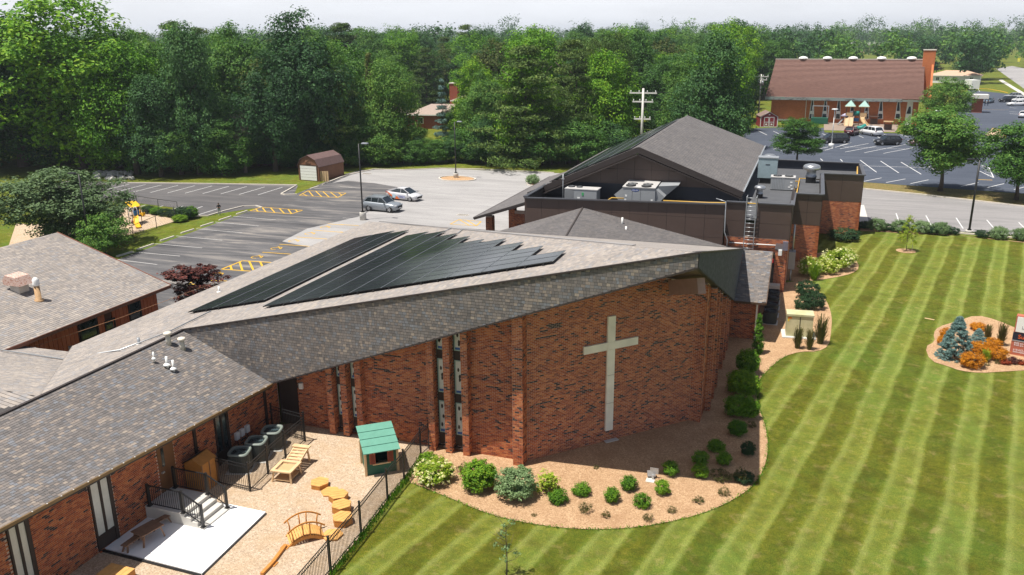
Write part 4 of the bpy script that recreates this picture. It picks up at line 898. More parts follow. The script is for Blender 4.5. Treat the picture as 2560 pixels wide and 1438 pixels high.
# link roof vents
nLK = (Cc-Ap).cross(WR_-Ap).normalized()
for k, (b_, hp, lab) in enumerate([((850+2100/2.977, 400+490/2.977), 21, 'taller white vent pipe on the hipped link roof'), ((850+2128/2.977, 400+545/2.977), 17, 'shorter white vent pipe on the hipped link roof')]):
    p = on_plane(*b_, Ap, nLK); t = thing('vent_pipe', tuple(p), lab, 'vent pipe', 'vent pipes on the link roof'); s = scale_at(p)
    MB().lathe([(.075, -.1), (.075, hp/s), (.06, hp/s)], n=12).build('pipe', M_WHITE, t); MB().lathe([(.2, -.05), (.18, .02), (.08, .06)], n=12).build('flashing_collar', M_WHITE, t)
# roof conduit
cp = [on_plane(0, 879, (FX, .2, FZ), Vector((0, (RZ-FZ), 8.7)).normalized()), on_plane(157, 902, (FX, .2, FZ), Vector((0, (RZ-FZ), 8.7)).normalized()), on_plane(300, 880, (RX, 0, RZ), Vector((-.235, 0, 1)).normalized()), ptop(420, 835), ptop(528, 782)]
cd_ = thing('roof_conduit', (0, 0, 0), 'thin grey conduit running along the valley of the roofs to the solar array', 'conduit'); MB().tube([p+Vector((0, 0, .10)) for p in cp], .035, 6).build('conduit_run', M_GALV, cd_)
cd_ = thing('roof_conduit', (0, 0, 0), 'pair of thin conduits running from the solar panels to the back of the sanctuary roof', 'conduit')
for a, b in (((1107, 584), (1128, 573)), ((1136, 592), (1158, 576))): MB().tube([ptop(*a)+Vector((0, 0, .08)), ptop(*b)+Vector((0, 0, .08))], .03, 6).build('conduit_run', M_GALV, cd_)
# ---------------------------------------------------------------- rooftop equipment
def hv(name, px, zf, wd, dp, ht, label, kind, rz=0.):
    p = G(px[0], px[1], zf); t = thing(name, (p.x, p.y, zf), label, 'rooftop unit', None, rz); return t
zh = lambda x, y: (1380+x/3.2, 400+y/3.2)
def fan_guard(par, x, y, z, r):
    m = MB().lathe([(r, 0), (r, .06), (r*.93, .07), (r*.9, .02)], c=(x, y, z), n=18); o = m.build('fan_ring', M_BLACK, par); f = MB()
    for k in range(4):
        a = k*math.pi/2+.3; f.bar((x+r*.15*math.cos(a), y+r*.15*math.sin(a), z+.03), (x+r*.88*math.cos(a), y+r*.88*math.sin(a), z+.03), .12, .02)
    f.lathe([(r*.25, .0), (r*.25, .06)], c=(x, y, z), n=10); f.build('fan_blades', M_BLACK, par); g = MB()
    for q in (.35, .6, .85):
        prev = None
        for i in range(15):
            a = i/14*math.tau; c = (x+r*q*math.cos(a), y+r*q*math.sin(a), z+.08)
            if prev: g.bar(prev, c, .012, .012)
            prev = c
    g.build('fan_grille', M_GALV, par)
# big unit with economiser hoods
p = PY(*zh(690, 345), 36.2); t = thing('rooftop_unit', (p.x, 36.3, 5.3), 'large grey rooftop air unit with four fans, sloping hoods and a blue maker badge', 'rooftop unit')
W_ = 2.7
MB().box((0, .9, .75), (W_, 1.9, 1.5)).build('cabinet', M_GREYM, t)
MB().add([(-W_/2-.02, -.1, 1.5), (W_/2+.02, -.1, 1.5), (W_/2+.02, 2.6, 1.62), (-W_/2-.02, 2.6, 1.62), (-W_/2-.02, -.1, 1.56), (W_/2+.02, -.1, 1.56), (W_/2+.02, 2.6, 1.7), (-W_/2-.02, 2.6, 1.7)], [(0, 1, 2, 3), (7, 6, 5, 4), (0, 4, 5, 1), (1, 5, 6, 2), (2, 6, 7, 3), (3, 7, 4, 0)]).build('top_panel', plain('pale_unit_metal', (.46, .45, .44), .5), t)
for x in (-.75, .55):
    for y in (.35, 1.15): fan_guard(t, x, y, 1.6, .42)
for s in (-1, 1):
    x = s*W_/2; m = MB(); m.add([(x, .1, 1.45), (x+s*.75, .15, .8), (x+s*.1, .1, 0), (x, 1.8, 1.45), (x+s*.75, 1.8, .8), (x+s*.1, 1.8, 0), (x, .1, 0), (x, 1.8, 0)], [(0, 1, 2, 6), (3, 7, 5, 4), (0, 3, 4, 1), (1, 4, 5, 2)]); m.build('side_hood', M_GREYM, t)
m = MB(); m.add([(W_/2+.1, .9, 1.55), (W_/2+1.7, 1.2, 1.65), (W_/2+1.7, 2.8, 1.75), (W_/2+.1, 2.8, 1.65), (W_/2+.2, 1., .35), (W_/2+.9, 1.3, .9), (W_/2+.9, 2.6, .9), (W_/2+.2, 2.6, .35)], [(0, 1, 2, 3), (0, 4, 5, 1), (1, 5, 6, 2), (3, 2, 6, 7), (7, 6, 5, 4)]); m.build('exhaust_hood', M_GREYM, t)
for x in (-.55, .15): MB().box((x, -.056, .72), (.015, .012, 1.4)).build('door_seam', M_BLACK, t)
m = MB(); ring_ = [(-.3+.32*math.cos(a/16*math.tau), -.062, 1.3+.11*math.sin(a/16*math.tau)) for a in range(16)]; m.add(ring_, [tuple(range(16))]); m.build('maker_badge', plain('blue_badge', (.01, .06, .32), .4), t)
def text_obj(name, txt, size, mat, loc, rot, parent=None, ext=.004, align='CENTER', font_w=1.):
    c = bpy.data.curves.new(name, 'FONT'); c.body = txt; c.size = size; c.extrude = ext; c.align_x = align; c.align_y = 'CENTER'; c.resolution_u = 3
    o = bpy.data.objects.new('tmp_text', c); COL.objects.link(o); dg = bpy.context.evaluated_depsgraph_get(); me = bpy.data.meshes.new_from_object(o.evaluated_get(dg)); bpy.data.objects.remove(o); bpy.data.curves.remove(c)
    me.materials.clear(); me.materials.append(mat); o = link(me, name, parent, loc, rot); o.scale = (font_w, 1, 1); return o
text_obj('badge_lettering', 'Carrier', .17, M_WHITE, (-.3, -.07, 1.3), (math.pi/2, 0, 0), t)
for x, z in ((-1.1, .45), (-1.05, .8), (1.1, .5), (-.1, .25), (.9, .3)): MB().box((x, -.058, z), (.16, .012, .16)).build('sticker', M_WHITE, t)
m = MB(); m.box2((-W_/2, -.2, -.02), (W_/2, 1.8, .0)); m.build('base_curb', M_BLACK, t)
# left low unit
p = PY(*zh(230, 315), 36.4); t = thing('rooftop_unit', (p.x, 36.4, 5.2), 'long low grey rooftop air unit with a green sticker, left of the big one', 'rooftop unit')
MB().box((.35, .7, .58), (2.0, 1.3, 1.15)).build('cabinet', M_GREYM, t); m = MB().box((-1.05, .7, .58), (.78, 1.3, 1.15)); m.build('condenser_section', plain('pale_louvre', (.42, .42, .42), .5), t)
m = MB()
for i in range(9): m.box((-1.4+i*.085, .03, .58), (.03, .03, 1.05))
m.build('coil_louvre', M_GREYM, t)
MB().box((0, .7, 1.19), (2.9, 1.36, .06)).build('top_panel', plain('pale_unit_metal', (.46, .45, .44), .5), t); fan_guard(t, -1.05, .9, 1.22, .3); fan_guard(t, -.35, .9, 1.22, .27)
MB().box((.15, .03, .8), (.16, .02, .26)).build('sticker', plain('green_sticker', (.05, .35, .12), .5), t)
for x, z, w_ in ((-.2, .45, .5), (-.55, .3, .3), (.95, .22, .2), (.7, .22, .15)): MB().box((x, .03, z), (w_*.5, .025, .14)).build('sticker', M_WHITE, t)
# mast beside it
p = PY(*zh(87, 300), 35.4); t = thing('antenna_mast', (p.x, 35.4, 5.2), 'thin grey mast standing on the flat roof left of the low air unit', 'mast'); MB().tube([(0, 0, 0), (0, 0, 2.6)], .03, 8).build('mast_tube', M_GALV, t); MB().box((0, 0, 2.2), (.22, .1, .1)).build('mast_bracket', M_GALV, t)
# right well: cabinet, unit, three fans
def rt(name, pxb, z, label, cat='rooftop unit'):
    p = G(pxb[0], pxb[1], z); return thing(name, (p.x, p.y, z), label, cat), p
t, p = rt('rooftop_unit', zh(1840, 245), 5.1, 'square grey condenser unit with two fans beside yellow gas pipe'); MB().box((0, .6, .62), (2.1, 1.3, 1.1)).build('cabinet', M_GREYM, t); MB().box((0, .6, 1.2), (2.16, 1.36, .06)).build('top_panel', plain('pale_unit_metal', (.46, .45, .44), .5), t); fan_guard(t, -.5, .6, 1.24, .38); fan_guard(t, .5, .6, 1.24, .38); MB().box((0, .6, .03), (2.1, 1.2, .07)).build('base_curb', M_BLACK, t)
m = MB()
for i in range(8): m.box((-.9+i*.14, -.06, .62), (.04, .02, 1.))
m.build('coil_louvre', M_GALV, t)
for x, z in ((.75, .8), (.75, .5), (.85, .2), (.6, .35)): MB().box((x, -.06, z), (.2, .012, .12)).build('sticker', M_WHITE, t)
t, p = rt('rooftop_unit', zh(1715, 190), 5.1, 'tall pale blue grey air cabinet beside the gable roof edge'); MB().box((0, .5, 1.5), (1.75, 1.2, 1.9)).build('cabinet', plain('blue_grey_metal', (.27, .35, .38), .5), t); MB().box((0, .5, .3), (1.3, 1., .5)).build('base_curb', M_BLACK, t); MB().box((0, .5, 2.48), (1.85, 1.3, .08)).build('top_panel', M_GALV, t); MB().box((0, -.11, 1.85), (.4, .02, .1)).build('name_plate', plain('blue_grey_dark', (.08, .1, .12), .5), t)
def mushroom_fan(pxb, z, s, label):
    t, p = rt('exhaust_fan', pxb, z, label, 'roof fan'); MB().box((0, 0, .22), (.75, .75, .44)).build('base_curb', M_BLACK, t); MB().lathe([(.42, .44), (.42, .5), (.36, .55), (.34, .95), (.4, .98)], n=18).build('fan_housing', M_GALV, t); MB().lathe([(.42, .95), (.62, 1.0), (.66, 1.12), (.6, 1.3), (.5, 1.36), (.3, 1.42), (0, 1.44)], n=20).build('fan_hood', plain('bright_metal', (.55, .56, .57), .3, .8), t); t.scale = (s, s, s); return t
mushroom_fan(zh(1658, 300), 5.15, .75, 'smallest round roof fan, near the ladder parapet'); mushroom_fan(zh(2068, 180), 5.1, 1.25, 'largest round roof fan, beside the brown parapet step'); mushroom_fan(zh(1735, 60), 5.1, 1.0, 'round metal roof fan behind the tall blue grey cabinet')
# gas pipe
gpz = 5.35
g1 = [(PY(*zh(450, 325), 34.6)), (PY(*zh(478, 305), 35.4)), PY(*zh(570, 312), 35.4)]
t = thing('gas_pipe', (-10, 35, 5.2), 'yellow gas pipe running along the flat roof behind the front parapet', 'gas pipe')
MB().tube([PY(*zh(450, 320), 35.0), PY(*zh(478, 303), 35.6), PY(*zh(575, 308), 35.6)], .05, 6).build('pipe_run', M_YELP, t, world=True); MB().tube([PY(*zh(890, 326), 35.2), PY(*zh(1250, 342), 35.2), PY(*zh(1550, 346), 35.6), PY(*zh(1885, 366), 35.6)], .055, 6).build('pipe_run', M_YELP, t, world=True)
for a in ((700, 319), (1190, 346), (1040, 338)): p = G(*zh(*a), 5.25); MB().box(tuple(p), (.25, .2, .14)).build('pipe_block', M_BLACK, t, world=True)
t = thing('gas_pipe', (2, 45, 5.1), 'yellow gas pipe branching between the fans of the right hand flat roof', 'gas pipe')
MB().tube([G(*zh(1958, 268), 5.3), G(*zh(1980, 148), 5.3), G(*zh(2040, 150), 5.3), G(*zh(2140, 157), 5.3)], .05, 6).build('pipe_run', M_YELP, t, world=True); MB().tube([G(*zh(1900, 168), 5.3), G(*zh(1970, 172), 5.3)], .05, 6).build('pipe_run', M_YELP, t, world=True); MB().tube([G(*zh(1900, 208), 5.3), G(*zh(1940, 212), 5.3), G(*zh(1942, 240), 5.3), G(*zh(1960, 240), 5.3)], .045, 6).build('pipe_run', M_YELP, t, world=True)
MB().tube([G(*zh(2442, 115), 5.9), G(*zh(2444, 55), 5.9)], .07, 6).build('gas_riser', M_YELP, t, world=True)
# ladder
LX = PY(*zh(1580, 560), BY-.25).x; t = thing('wall_ladder', (LX, BY-.3, 0), 'metal wall ladder rising past the brick to a gap in the brown parapet', 'ladder')
zt_, zb_ = 5.2, 2.4
for s in (-1, 1): MB().bar((s*.36, 0, zb_), (s*.36, 0, 6.9), .06, .03).build('side_rail', M_GALV, t)
for i in range(14): MB().tube([(-.36, 0, zb_+.15+i*.33), (.36, 0, zb_+.15+i*.33)], .022, 6).build('rung', M_GALV, t)
MB().tube([(-.36, 0, 6.9), (-.36, .9, 6.9), (-.36, .9, 5.2)], .03, 6).build('grab_rail', M_GALV, t); MB().tube([(.36, 0, 6.9), (.36, .9, 6.9), (.36, .9, 5.2)], .03, 6).build('grab_rail', M_GALV, t)
t = thing('conduit_pipe', (0, 0, 0), 'white horizontal pipe across the brick band below the ladder', 'pipe'); MB().tube([PY(*z6(365, 615), BY-.12), PY(*z6(780, 640), BY-.12)], .045, 8).build('pipe_run', M_WHITE, t)
t = thing('conduit_pipe', (0, 0, 0), 'grey conduit bending down the corner of the front brown wall', 'pipe'); MB().tube([Vector((XR-.7, FY+.1, 6.75)), Vector((XR+.05, FY-.1, 6.6)), Vector((XR+.1, FY-.12, 4.2)), Vector((XR+.35, FY-.12, 3.6)), Vector((XR+.35, FY-.12, 2.2))], .04, 8).build('pipe_run', M_GALV, t)
t = thing('utility_box', (3.15, 36.2, 0), 'grey electrical meter cabinet on the right side of the entrance pier', 'meter box'); MB().box((0, 0, 1.7), (.5, .9, 1.4)).build('meter_cabinet', M_GREYM, t); MB().tube([(0, -.2, 1.), (0, -.2, 0)], .06, 8).build('conduit_run', M_GALV, t); MB().tube([(0, .1, 2.4), (0, .1, 4.5)], .07, 8).build('riser_pipe', M_GALV, t)
# ---------------------------------------------------------------- cedar building on the left
CB_ = thing('cedar_classroom_building', (-45, -2, 0), 'red cedar board building with a large tan shingle roof at the left edge', 'building')
CXE, CZE, CXR, CZR, CYE, CYR = -35.75, 3.2, -45.4, 6.05, 11.1, 11.5
q = [(CXE, CYE, CZE), (CXR, CYR, CZR), (CXR, -24, CZR), (CXE, -24, CZE)]
tri_slabs(q, .18, par=CB_); shingle_field(CB_, q, M_SHINB, .17, (.2, .38), 0)
q = [(CXR, CYR, CZR-.01), (-55.2, CYE, CZE), (-55.2, -24, CZE), (CXR, -24, CZR-.01)]
tri_slabs(q, .18, par=CB_)
MB().bar((CXE+.02, CYE, CZE-.09), (CXE+.02, -20, CZE-.09), .05, .2).build('eave_fascia', plain('red_brown_fascia', (.20, .075, .045), .6), CB_, world=True)
MB().bar((CXE, CYE+.02, CZE-.02), (CXR, CYR+.02, CZR-.02), .06, .14).build('rake_board', plain('red_brown_fascia', (.20, .075, .045), .6), CB_, world=True)
CWX = CXE-.7
t_ = NT('cedar_board'); f = t_.noise(3, 6, .7, t_.mapv(t_.pos(), (6, 6, .5))); oi = t_.n('ObjectInfo'); M_CEDAR = t_.out(t_.mix(.35, t_.ramp(f, [(.3, (.50, .09, .03)), (.7, (.66, .16, .06))]), t_.ramp(oi.outputs['Random'], [(0, (.42, .08, .03)), (1, (.68, .20, .08))])), .7)
core = MB(); wall_core(core, (CWX-.02, -20), (CWX-.02, CYE-.6), 0, 3.0, .2); core.box2((-54, 10.3, 0), (CWX-.05, 10.4, 3.2)); core.build('wall', plain('dark_red_batten', (.10, .028, .015), .8), CB_, world=True)
cw = [(PX(*z4(955, 1070), CWX).y, PX(*z4(1050, 1190), CWX).y, 2.75), (PX(*z4(605, 1300), CWX).y, PX(*z4(725, 1290), CWX).y, 2.75), (PX(*z4(790, 1250), CWX).y, PX(*z4(850, 1250), CWX).y, 2.2)]
cw = [(min(a, b), max(a, b), c) for a, b, c in cw]
print('cedar windows', cw)
y = -8.
bw_ = MB().box((0, 0, 1.5), (.04, .27, 3.)).mesh('cedar_board', M_CEDAR)
while y < CYE-.7:
    if not any(a-.1 < y < b+.1 for a, b, c in cw): link(bw_, 'cedar_board', CB_, (CWX+.01-CB_.location.x, y-CB_.location.y, 0))
    y += .3
for k, (a, b, zt_) in enumerate(cw):
    f = MB().box2((CWX+.0, a-.12, .3), (CWX+.06, a, zt_+.1)).box2((CWX+.0, b, .3), (CWX+.06, b+.12, zt_+.1)).box2((CWX, a, zt_), (CWX+.06, b, zt_+.1)).box2((CWX, a, .3), (CWX+.06, b, .75)); wn = f.build('window', M_WOODDK, CB_, world=True)
    o = MB().box2((CWX-.01, a, .75), (CWX+.01, b, zt_)).build('pane', M_GLASS, wn)
    for v_ in o.data.vertices: v_.co -= Vector(CB_.location)
    o = MB().box2((CWX-.0, a, 1.6), (CWX+.04, b, 1.68)).build('mullion', M_WOODDK, wn)
    for v_ in o.data.vertices: v_.co -= Vector(CB_.location)
nCB = Vector((CZR-CZE, 0, (CXE-CXR))).normalized()
pc = lambda px, py: on_plane(px, py, (CXE, 0, CZE), nCB)
p = pc(*z4(150, 975)); t = thing('roof_vent', tuple(p), 'rusty flaking hooded roof vent at the far left', 'roof vent')
t_ = NT('flaking_paint'); M_FLAKE = t_.out(t_.ramp(t_.noise(9, 5, .7, t_.obj()), [(.4, (.38, .17, .12)), (.5, (.62, .50, .44)), (.6, (.45, .24, .17))]), .8)
MB().box((0, 0, .2), (.7, .7, .5)).build('vent_base', plain('dirty_white', (.5, .47, .42), .8), t)
m = MB(); m.add([(.65, -.5, .45), (.65, .5, .45), (.35, -.5, .95), (.35, .5, .95), (-.45, -.5, 1.05), (-.45, .5, 1.05), (-.7, -.5, .7), (-.7, .5, .7), (-.6, -.5, .45), (-.6, .5, .45)], [(0, 1, 3, 2), (2, 3, 5, 4), (4, 5, 7, 6), (6, 7, 9, 8), (0, 2, 4, 6, 8), (1, 9, 7, 5, 3)]); m.build('vent_hood', M_FLAKE, t)
p = pc(*z4(290, 1045)); t = thing('roof_vent', tuple(p), 'rusty tan flue pipe with a white wrapped cap at the left roof', 'flue'); MB().lathe([(.3, -.15), (.28, .05), (.17, .1), (.16, .95)], n=14).build('flue_pipe', plain('rusty_tan', (.45, .28, .14), .7, var=.35, scale=5), t); MB().lathe([(.19, .92), (.22, 1.0), (.18, 1.12), (.2, 1.25), (.1, 1.4), (.04, 1.42)], n=10).build('flue_cap', M_WHITE, t)
t = thing('overhead_cable', (0, 0, 0), 'thin copper coloured cable strung across the courtyard to the cedar wall', 'cable'); MB().tube([Vector((-33.3, 12.5, 3.2)), Vector((-35, 6, 2.7)), Vector((-36.2, -.2, 2.6))], .012, 5).build('cable', plain('copper', (.4, .2, .1), .5), t)
# ---------------------------------------------------------------- pad, steps, play yard
zp = lambda x, y: (600+x/3.994, 1078+y/3.994)
pad = gp((293, 1378), (500, 1447), (663, 1288), (560, 1268), (470, 1226))
sheet('concrete_pad', [Vector((-20.75, -10.55, 0)), Vector((-16.1, -10.65, 0)), Vector((-16.35, -6.35, 0)), Vector((-20.75, -6.3, 0))], .09, M_CONCW, th=.12)
MB().bar((-20.75, -10.66, .04), (-16.1, -10.74, .04), .1, .1).bar((-16.04, -10.7, .03), (-16.28, -6.4, .03), .05, .08).build('pad_edging', M_BLACK, None, kind='structure')
LZ = .62
a0, a1 = G(*zd(1575, 785), LZ), G(*zd(1880, 590), LZ); b0, b1 = G(513, 1326), G(581, 1276)
sy0, sy1 = (a0.y+b0.y)/2, (a1.y+b1.y)/2; sx1 = (b0.x+b1.x)/2
print('steps', a0, a1, b0, b1)
sy1 = max(sy1, sy0+1.6)
ST = thing('entry_steps', (-20, (sy0+sy1)/2, 0), 'pale concrete steps and landing below the brown door of the wing', 'steps')
xl = sx1-3*.32; m = MB(); m.box2((-20.78, sy0, 0), (xl, sy1, LZ)); m.build('landing', M_CONC, ST, world=True)
for i in range(3): MB().box2((xl+i*.32+.001, sy0, 0), (xl+(i+1)*.32, sy1, LZ-(i+1)*LZ/4)).build('step', M_CONC, ST, world=True)
def railing(y, label):
    t = thing('hand_railing', (xl, y, 0), label, 'railing', 'railings of the wing steps'); hh = .95
    P = [(-20.6, LZ), (xl-.05, LZ), (sx1-.1, LZ/4)]
    for x, z in P: MB().box2((x-.045, y-.045, z), (x+.045, y+.045, z+hh+.06)).build('rail_post', M_BLACK, t, world=True); MB().box2((x-.09, y-.09, z), (x+.09, y+.09, z+.03)).build('post_foot', M_BLACK, t, world=True)
    for (x0, z0_), (x1, z1_) in zip(P, P[1:]):
        MB().bar((x0, y, z0_+hh), (x1, y, z1_+hh), .05, .04).build('top_rail', M_BLACK, t, world=True); MB().bar((x0, y, z0_+.12), (x1, y, z1_+.12), .035, .03).build('bottom_rail', M_BLACK, t, world=True)
        n = int((x1-x0)/.105)
        for i in range(1, n): f = i/n; x = x0+(x1-x0)*f; z = z0_+(z1_-z0_)*f; MB().box2((x-.009, y-.009, z+.12), (x+.009, y+.009, z+hh)).build('baluster', M_BLACK, t, world=True)
railing(sy0+.06, 'black railing on the near side of the wing steps'); railing(sy1-.06, 'black railing on the far side of the wing steps beside the wooden cabinet')
def fence(name, pts, h, label, gap=.1, post_every=None, cat='fence'):
    t = thing(name, tuple(pts[0]), label, cat); pk = MB().box((0, 0, h*.49), (.016, .016, h*.9)).mesh('picket', M_BLACK); n_ = 0; off = Vector(pts[0])
    pm = MB().box((0, 0, h*.53), (.062, .062, h*1.06)).box((0, 0, h*1.07), (.08, .08, .03)).mesh('fence_post', M_BLACK); rest = MB()
    for i, (a, b) in enumerate(zip(pts, pts[1:])):
        a, b = Vector((a.x, a.y, 0)), Vector((b.x, b.y, 0)); L0 = (b-a).length; d = (b-a)/L0
        link(pm, 'fence_post', t, tuple(a-off+Vector((0, 0, off.z))))
        for z in (h*.97, h*.86, h*.1): MB().bar(a+Vector((0, 0, z)), b+Vector((0, 0, z)), .028, .03).build('fence_rail', M_BLACK, t, world=True)
        k = int(L0/gap)
        for j in range(1, k):
            p = a+d*(L0*j/k)
            if n_ < 290: link(pk, 'picket', t, tuple(p-off), (0, 0, math.atan2(d.y, d.x))); n_ += 1
            else: rest.box((p.x, p.y, h*.5), (.016, .016, h*.94))
    link(pm, 'fence_post', t, tuple(Vector((pts[-1].x, pts[-1].y, 0))-off))
    if rest.v: rest.build('picket_run', M_BLACK, t, world=True, kind='stuff')
    return t
fence('picket_fence', FENCE, 1.42, 'long black picket fence between the play yard and the front lawn')
zc2 = ze_
FA = gp(zc2(430, 1060), zc2(590, 1130))
c1, c2, c3, c4 = G(*zc2(985, 1392)), G(*zc2(1203, 1183)), G(*zc2(1412, 990)), G(*zc2(1645, 790))
wl = Vector((-20.6, c1.y+.15, 0))
fence('enclosure_fence', [wl, c1, c2, c3, c4], 1.35, 'black picket fence around the three air conditioners by the wing')
fence('enclosure_fence', [c4, Vector((-20.45, c4.y+.35, 0))], 1.5, 'short black picket gate section between the air conditioner yard and the wing corner')
# air conditioners
def condenser(name, p, s, label, grp, dark, rz=0.):
    t = thing(name, tuple(p), label, 'air conditioner', grp, rz)
    prof = lambda r, n=24, e=4.: [(r*np.sign(math.cos(a))*abs(math.cos(a))**(2/e), r*np.sign(math.sin(a))*abs(math.sin(a))**(2/e)) for a in [i/n*math.tau for i in range(n)]]
    P = prof(.42); m = MB(); n = len(P)
    vs = [(x, y, z) for z in (.05, .8) for x, y in P]; m.add(vs, [(i, (i+1) % n, n+(i+1) % n, n+i) for i in range(n)], True); m.add([(x*.97, y*.97, .05) for x, y in P], [tuple(range(n))]); m.build('louvre_casing', dark, t)
    m = MB(); vs = [(x*1.03, y*1.03, .8) for x, y in P]+[(x*1.0, y*1.0, .87) for x, y in P]+[(x*.8, y*.8, .86) for x, y in P]+[(x*.78, y*.78, .76) for x, y in P]
    m.add(vs, [(k*n+i, k*n+(i+1) % n, (k+1)*n+(i+1) % n, (k+1)*n+i) for k in range(3) for i in range(n)], True); m.build('top_rim', plain('sunlit_rim_tone', (.20, .235, .21), .5) if grp and 'wing' in grp else M_BLACK, t)  # wing units: sun on the rim is put into its paler colour
    m = MB().lathe([(.33, .74), (.33, .78)], n=20); m.build('fan_well', plain('well_black', (.01, .015, .017), .7), t); f = MB()
    for k in range(3): a = k*math.tau/3; f.bar((.05*math.cos(a), .05*math.sin(a), .81), (.29*math.cos(a+.2), .29*math.sin(a+.2), .81), .14, .015)
    f.lathe([(.07, .79), (.06, .84), (0, .85)], n=10); f.build('fan_blades', plain('fan_blue_grey', (.05, .08, .09), .4), t); g = MB()
    for q in (.12, .2, .27, .33):
        prev = None
        for i in range(17):
            a = i/16*math.tau; c = (q*math.cos(a), q*math.sin(a), .86)
            if prev: g.bar(prev, c, .008, .008)
            prev = c
    g.build('fan_grille', plain('grille_grey', (.06, .085, .095), .4), t); v = MB()
    for i in range(0, n): v.bar((P[i][0]*1.01, P[i][1]*1.01, .1), (P[i][0]*1.01, P[i][1]*1.01, .78), .02, .02)
    v.build('coil_guard', plain('coil_guard', (.04, .05, .05), .5), t); t.scale = (s, s, s); MB().box((0, 0, .02), (1., 1., .05)).build('ground_pad', M_CONC, t)
    return t
M_ACD = plain('charcoal_casing', (.035, .045, .047), .5)
for i, (x, y) in enumerate([(880, 1120), (1080, 985), (1265, 850)]):
    p = G(*zc2(x, y)); condenser('air_conditioner', p, 1.12, 'charcoal air conditioner with sunlit-toned rim, %s of three in the fenced yard by the wing' % ['nearest', 'middle', 'farthest'][i], 'air conditioners by the wing', M_ACD, .3)
zr = lambda x, y: (1600+x/4.23, 560+y/4.23)
for i, (x, y) in enumerate([(1370, 1045), (1385, 965), (1395, 890), (1400, 830)]):
    p = G(*zr(x, y)); condenser('air_conditioner', p, 1.05, 'dark air conditioner behind the shingled gable, %s of four in the row' % ['nearest', 'second', 'third', 'farthest'][i], 'air conditioners in a row east of the church', M_ACD)
for i, (x, y) in enumerate([(832, 720), (890, 677), (952, 632)]):
    p = PX(*zc2(x, y), WX+.12); t = thing('electrical_box', (WX+.1, p.y, p.z-.17), 'white electrical disconnect box, %s of three on the wing wall' % ['left', 'middle', 'right'][i], 'electrical box', 'electrical boxes on the wing wall'); MB().box((0, 0, .17), (.14, .24, .36)).build('box_cover', M_WHITE, t); MB().tube([(-.02, .03, 0), (-.02, .05, -.6), (.25, .25, -1.)], .02, 6).build('flex_conduit', M_BLACK, t)
# wooden cabinet
M_ORW = plain('orange_stained_wood', (.46, .19, .035), .6, var=.2, scale=4); M_PALEW = plain('pale_natural_wood', (.62, .43, .24), .7, var=.15, scale=4); M_WW = plain('weathered_brown_wood', (.20, .11, .065), .75, var=.25, scale=4)
p0_ = G(*zc2(350, 1350)); t = thing('storage_cabinet', (-20.25, p0_.y+.2, 0), 'orange stained wooden storage cabinet with a sloped lid beside the steps', 'cabinet')
MB().add([(-.45, -.5, 0), (.45, -.5, 0), (.45, .5, 0), (-.45, .5, 0), (-.45, -.5, 1.35), (.45, -.5, 1.35), (.45, .5, 1.35), (-.45, .5, 1.35), (0, -.5, 1.62), (0, .5, 1.62)], [(3, 2, 1, 0), (0, 1, 5, 8, 4), (2, 3, 7, 9, 6), (1, 2, 6, 5), (3, 0, 4, 7), (5, 6, 9, 8), (4, 8, 9, 7)]).build('cabinet_body', M_ORW, t)
MB().add([(-.5, -.55, 1.33), (0, -.55, 1.66), (0, .55, 1.66), (-.5, .55, 1.33), (-.5, -.55, 1.37), (0, -.55, 1.7), (0, .55, 1.7), (-.5, .55, 1.37)], [(0, 1, 2, 3), (7, 6, 5, 4), (0, 4, 5, 1), (1, 5, 6, 2), (2, 6, 7, 3), (3, 7, 4, 0)]).build('lid', M_BLACK, t)
m = MB()
for y in (-.47, 0, .47): m.box((.465, y, .7), (.02, .04, 1.3))
m.build('door_batten', M_WW, t)
# small table and benches on the pad
def slat_table(name, c, lx, ly, h, label, cat, rz=0.):
    t = thing(name, (c.x, c.y, .09), label, cat, None, rz); n = max(2, int(ly/.14))
    for i in range(n): MB().box((0, -ly/2+(i+.5)*ly/n, h), (lx, ly/n-.012, .035)).build('plank', M_WW, t)
    for a in (-1, 1):
        for b in (-1, 1): MB().bar((a*(lx/2-.03), b*(ly/2-.02), 0), (a*(lx/2-.14), b*(ly/2-.08), h-.02), .06, .05).build('leg', M_WW, t)
        MB().bar((a*(lx/2-.12), -ly/2+.08, h-.07), (a*(lx/2-.12), ly/2-.08, h-.07), .04, .06).build('cross_rail', M_WW, t)
slat_table('play_table', G(*zd(1475, 990), .5), 1.0, .72, .5, 'low weathered wooden table on the shaded concrete pad', 'table', 1.35); slat_table('play_bench', G(*zd(1325, 1110), .28), .9, .3, .3, 'small weathered bench at the near end of the low table', 'bench', .35+1.2); slat_table('play_bench', G(*zd(1600, 900), .3), .85, .3, .3, 'small weathered bench at the far end of the low table by the steps', 'bench', 1.3)
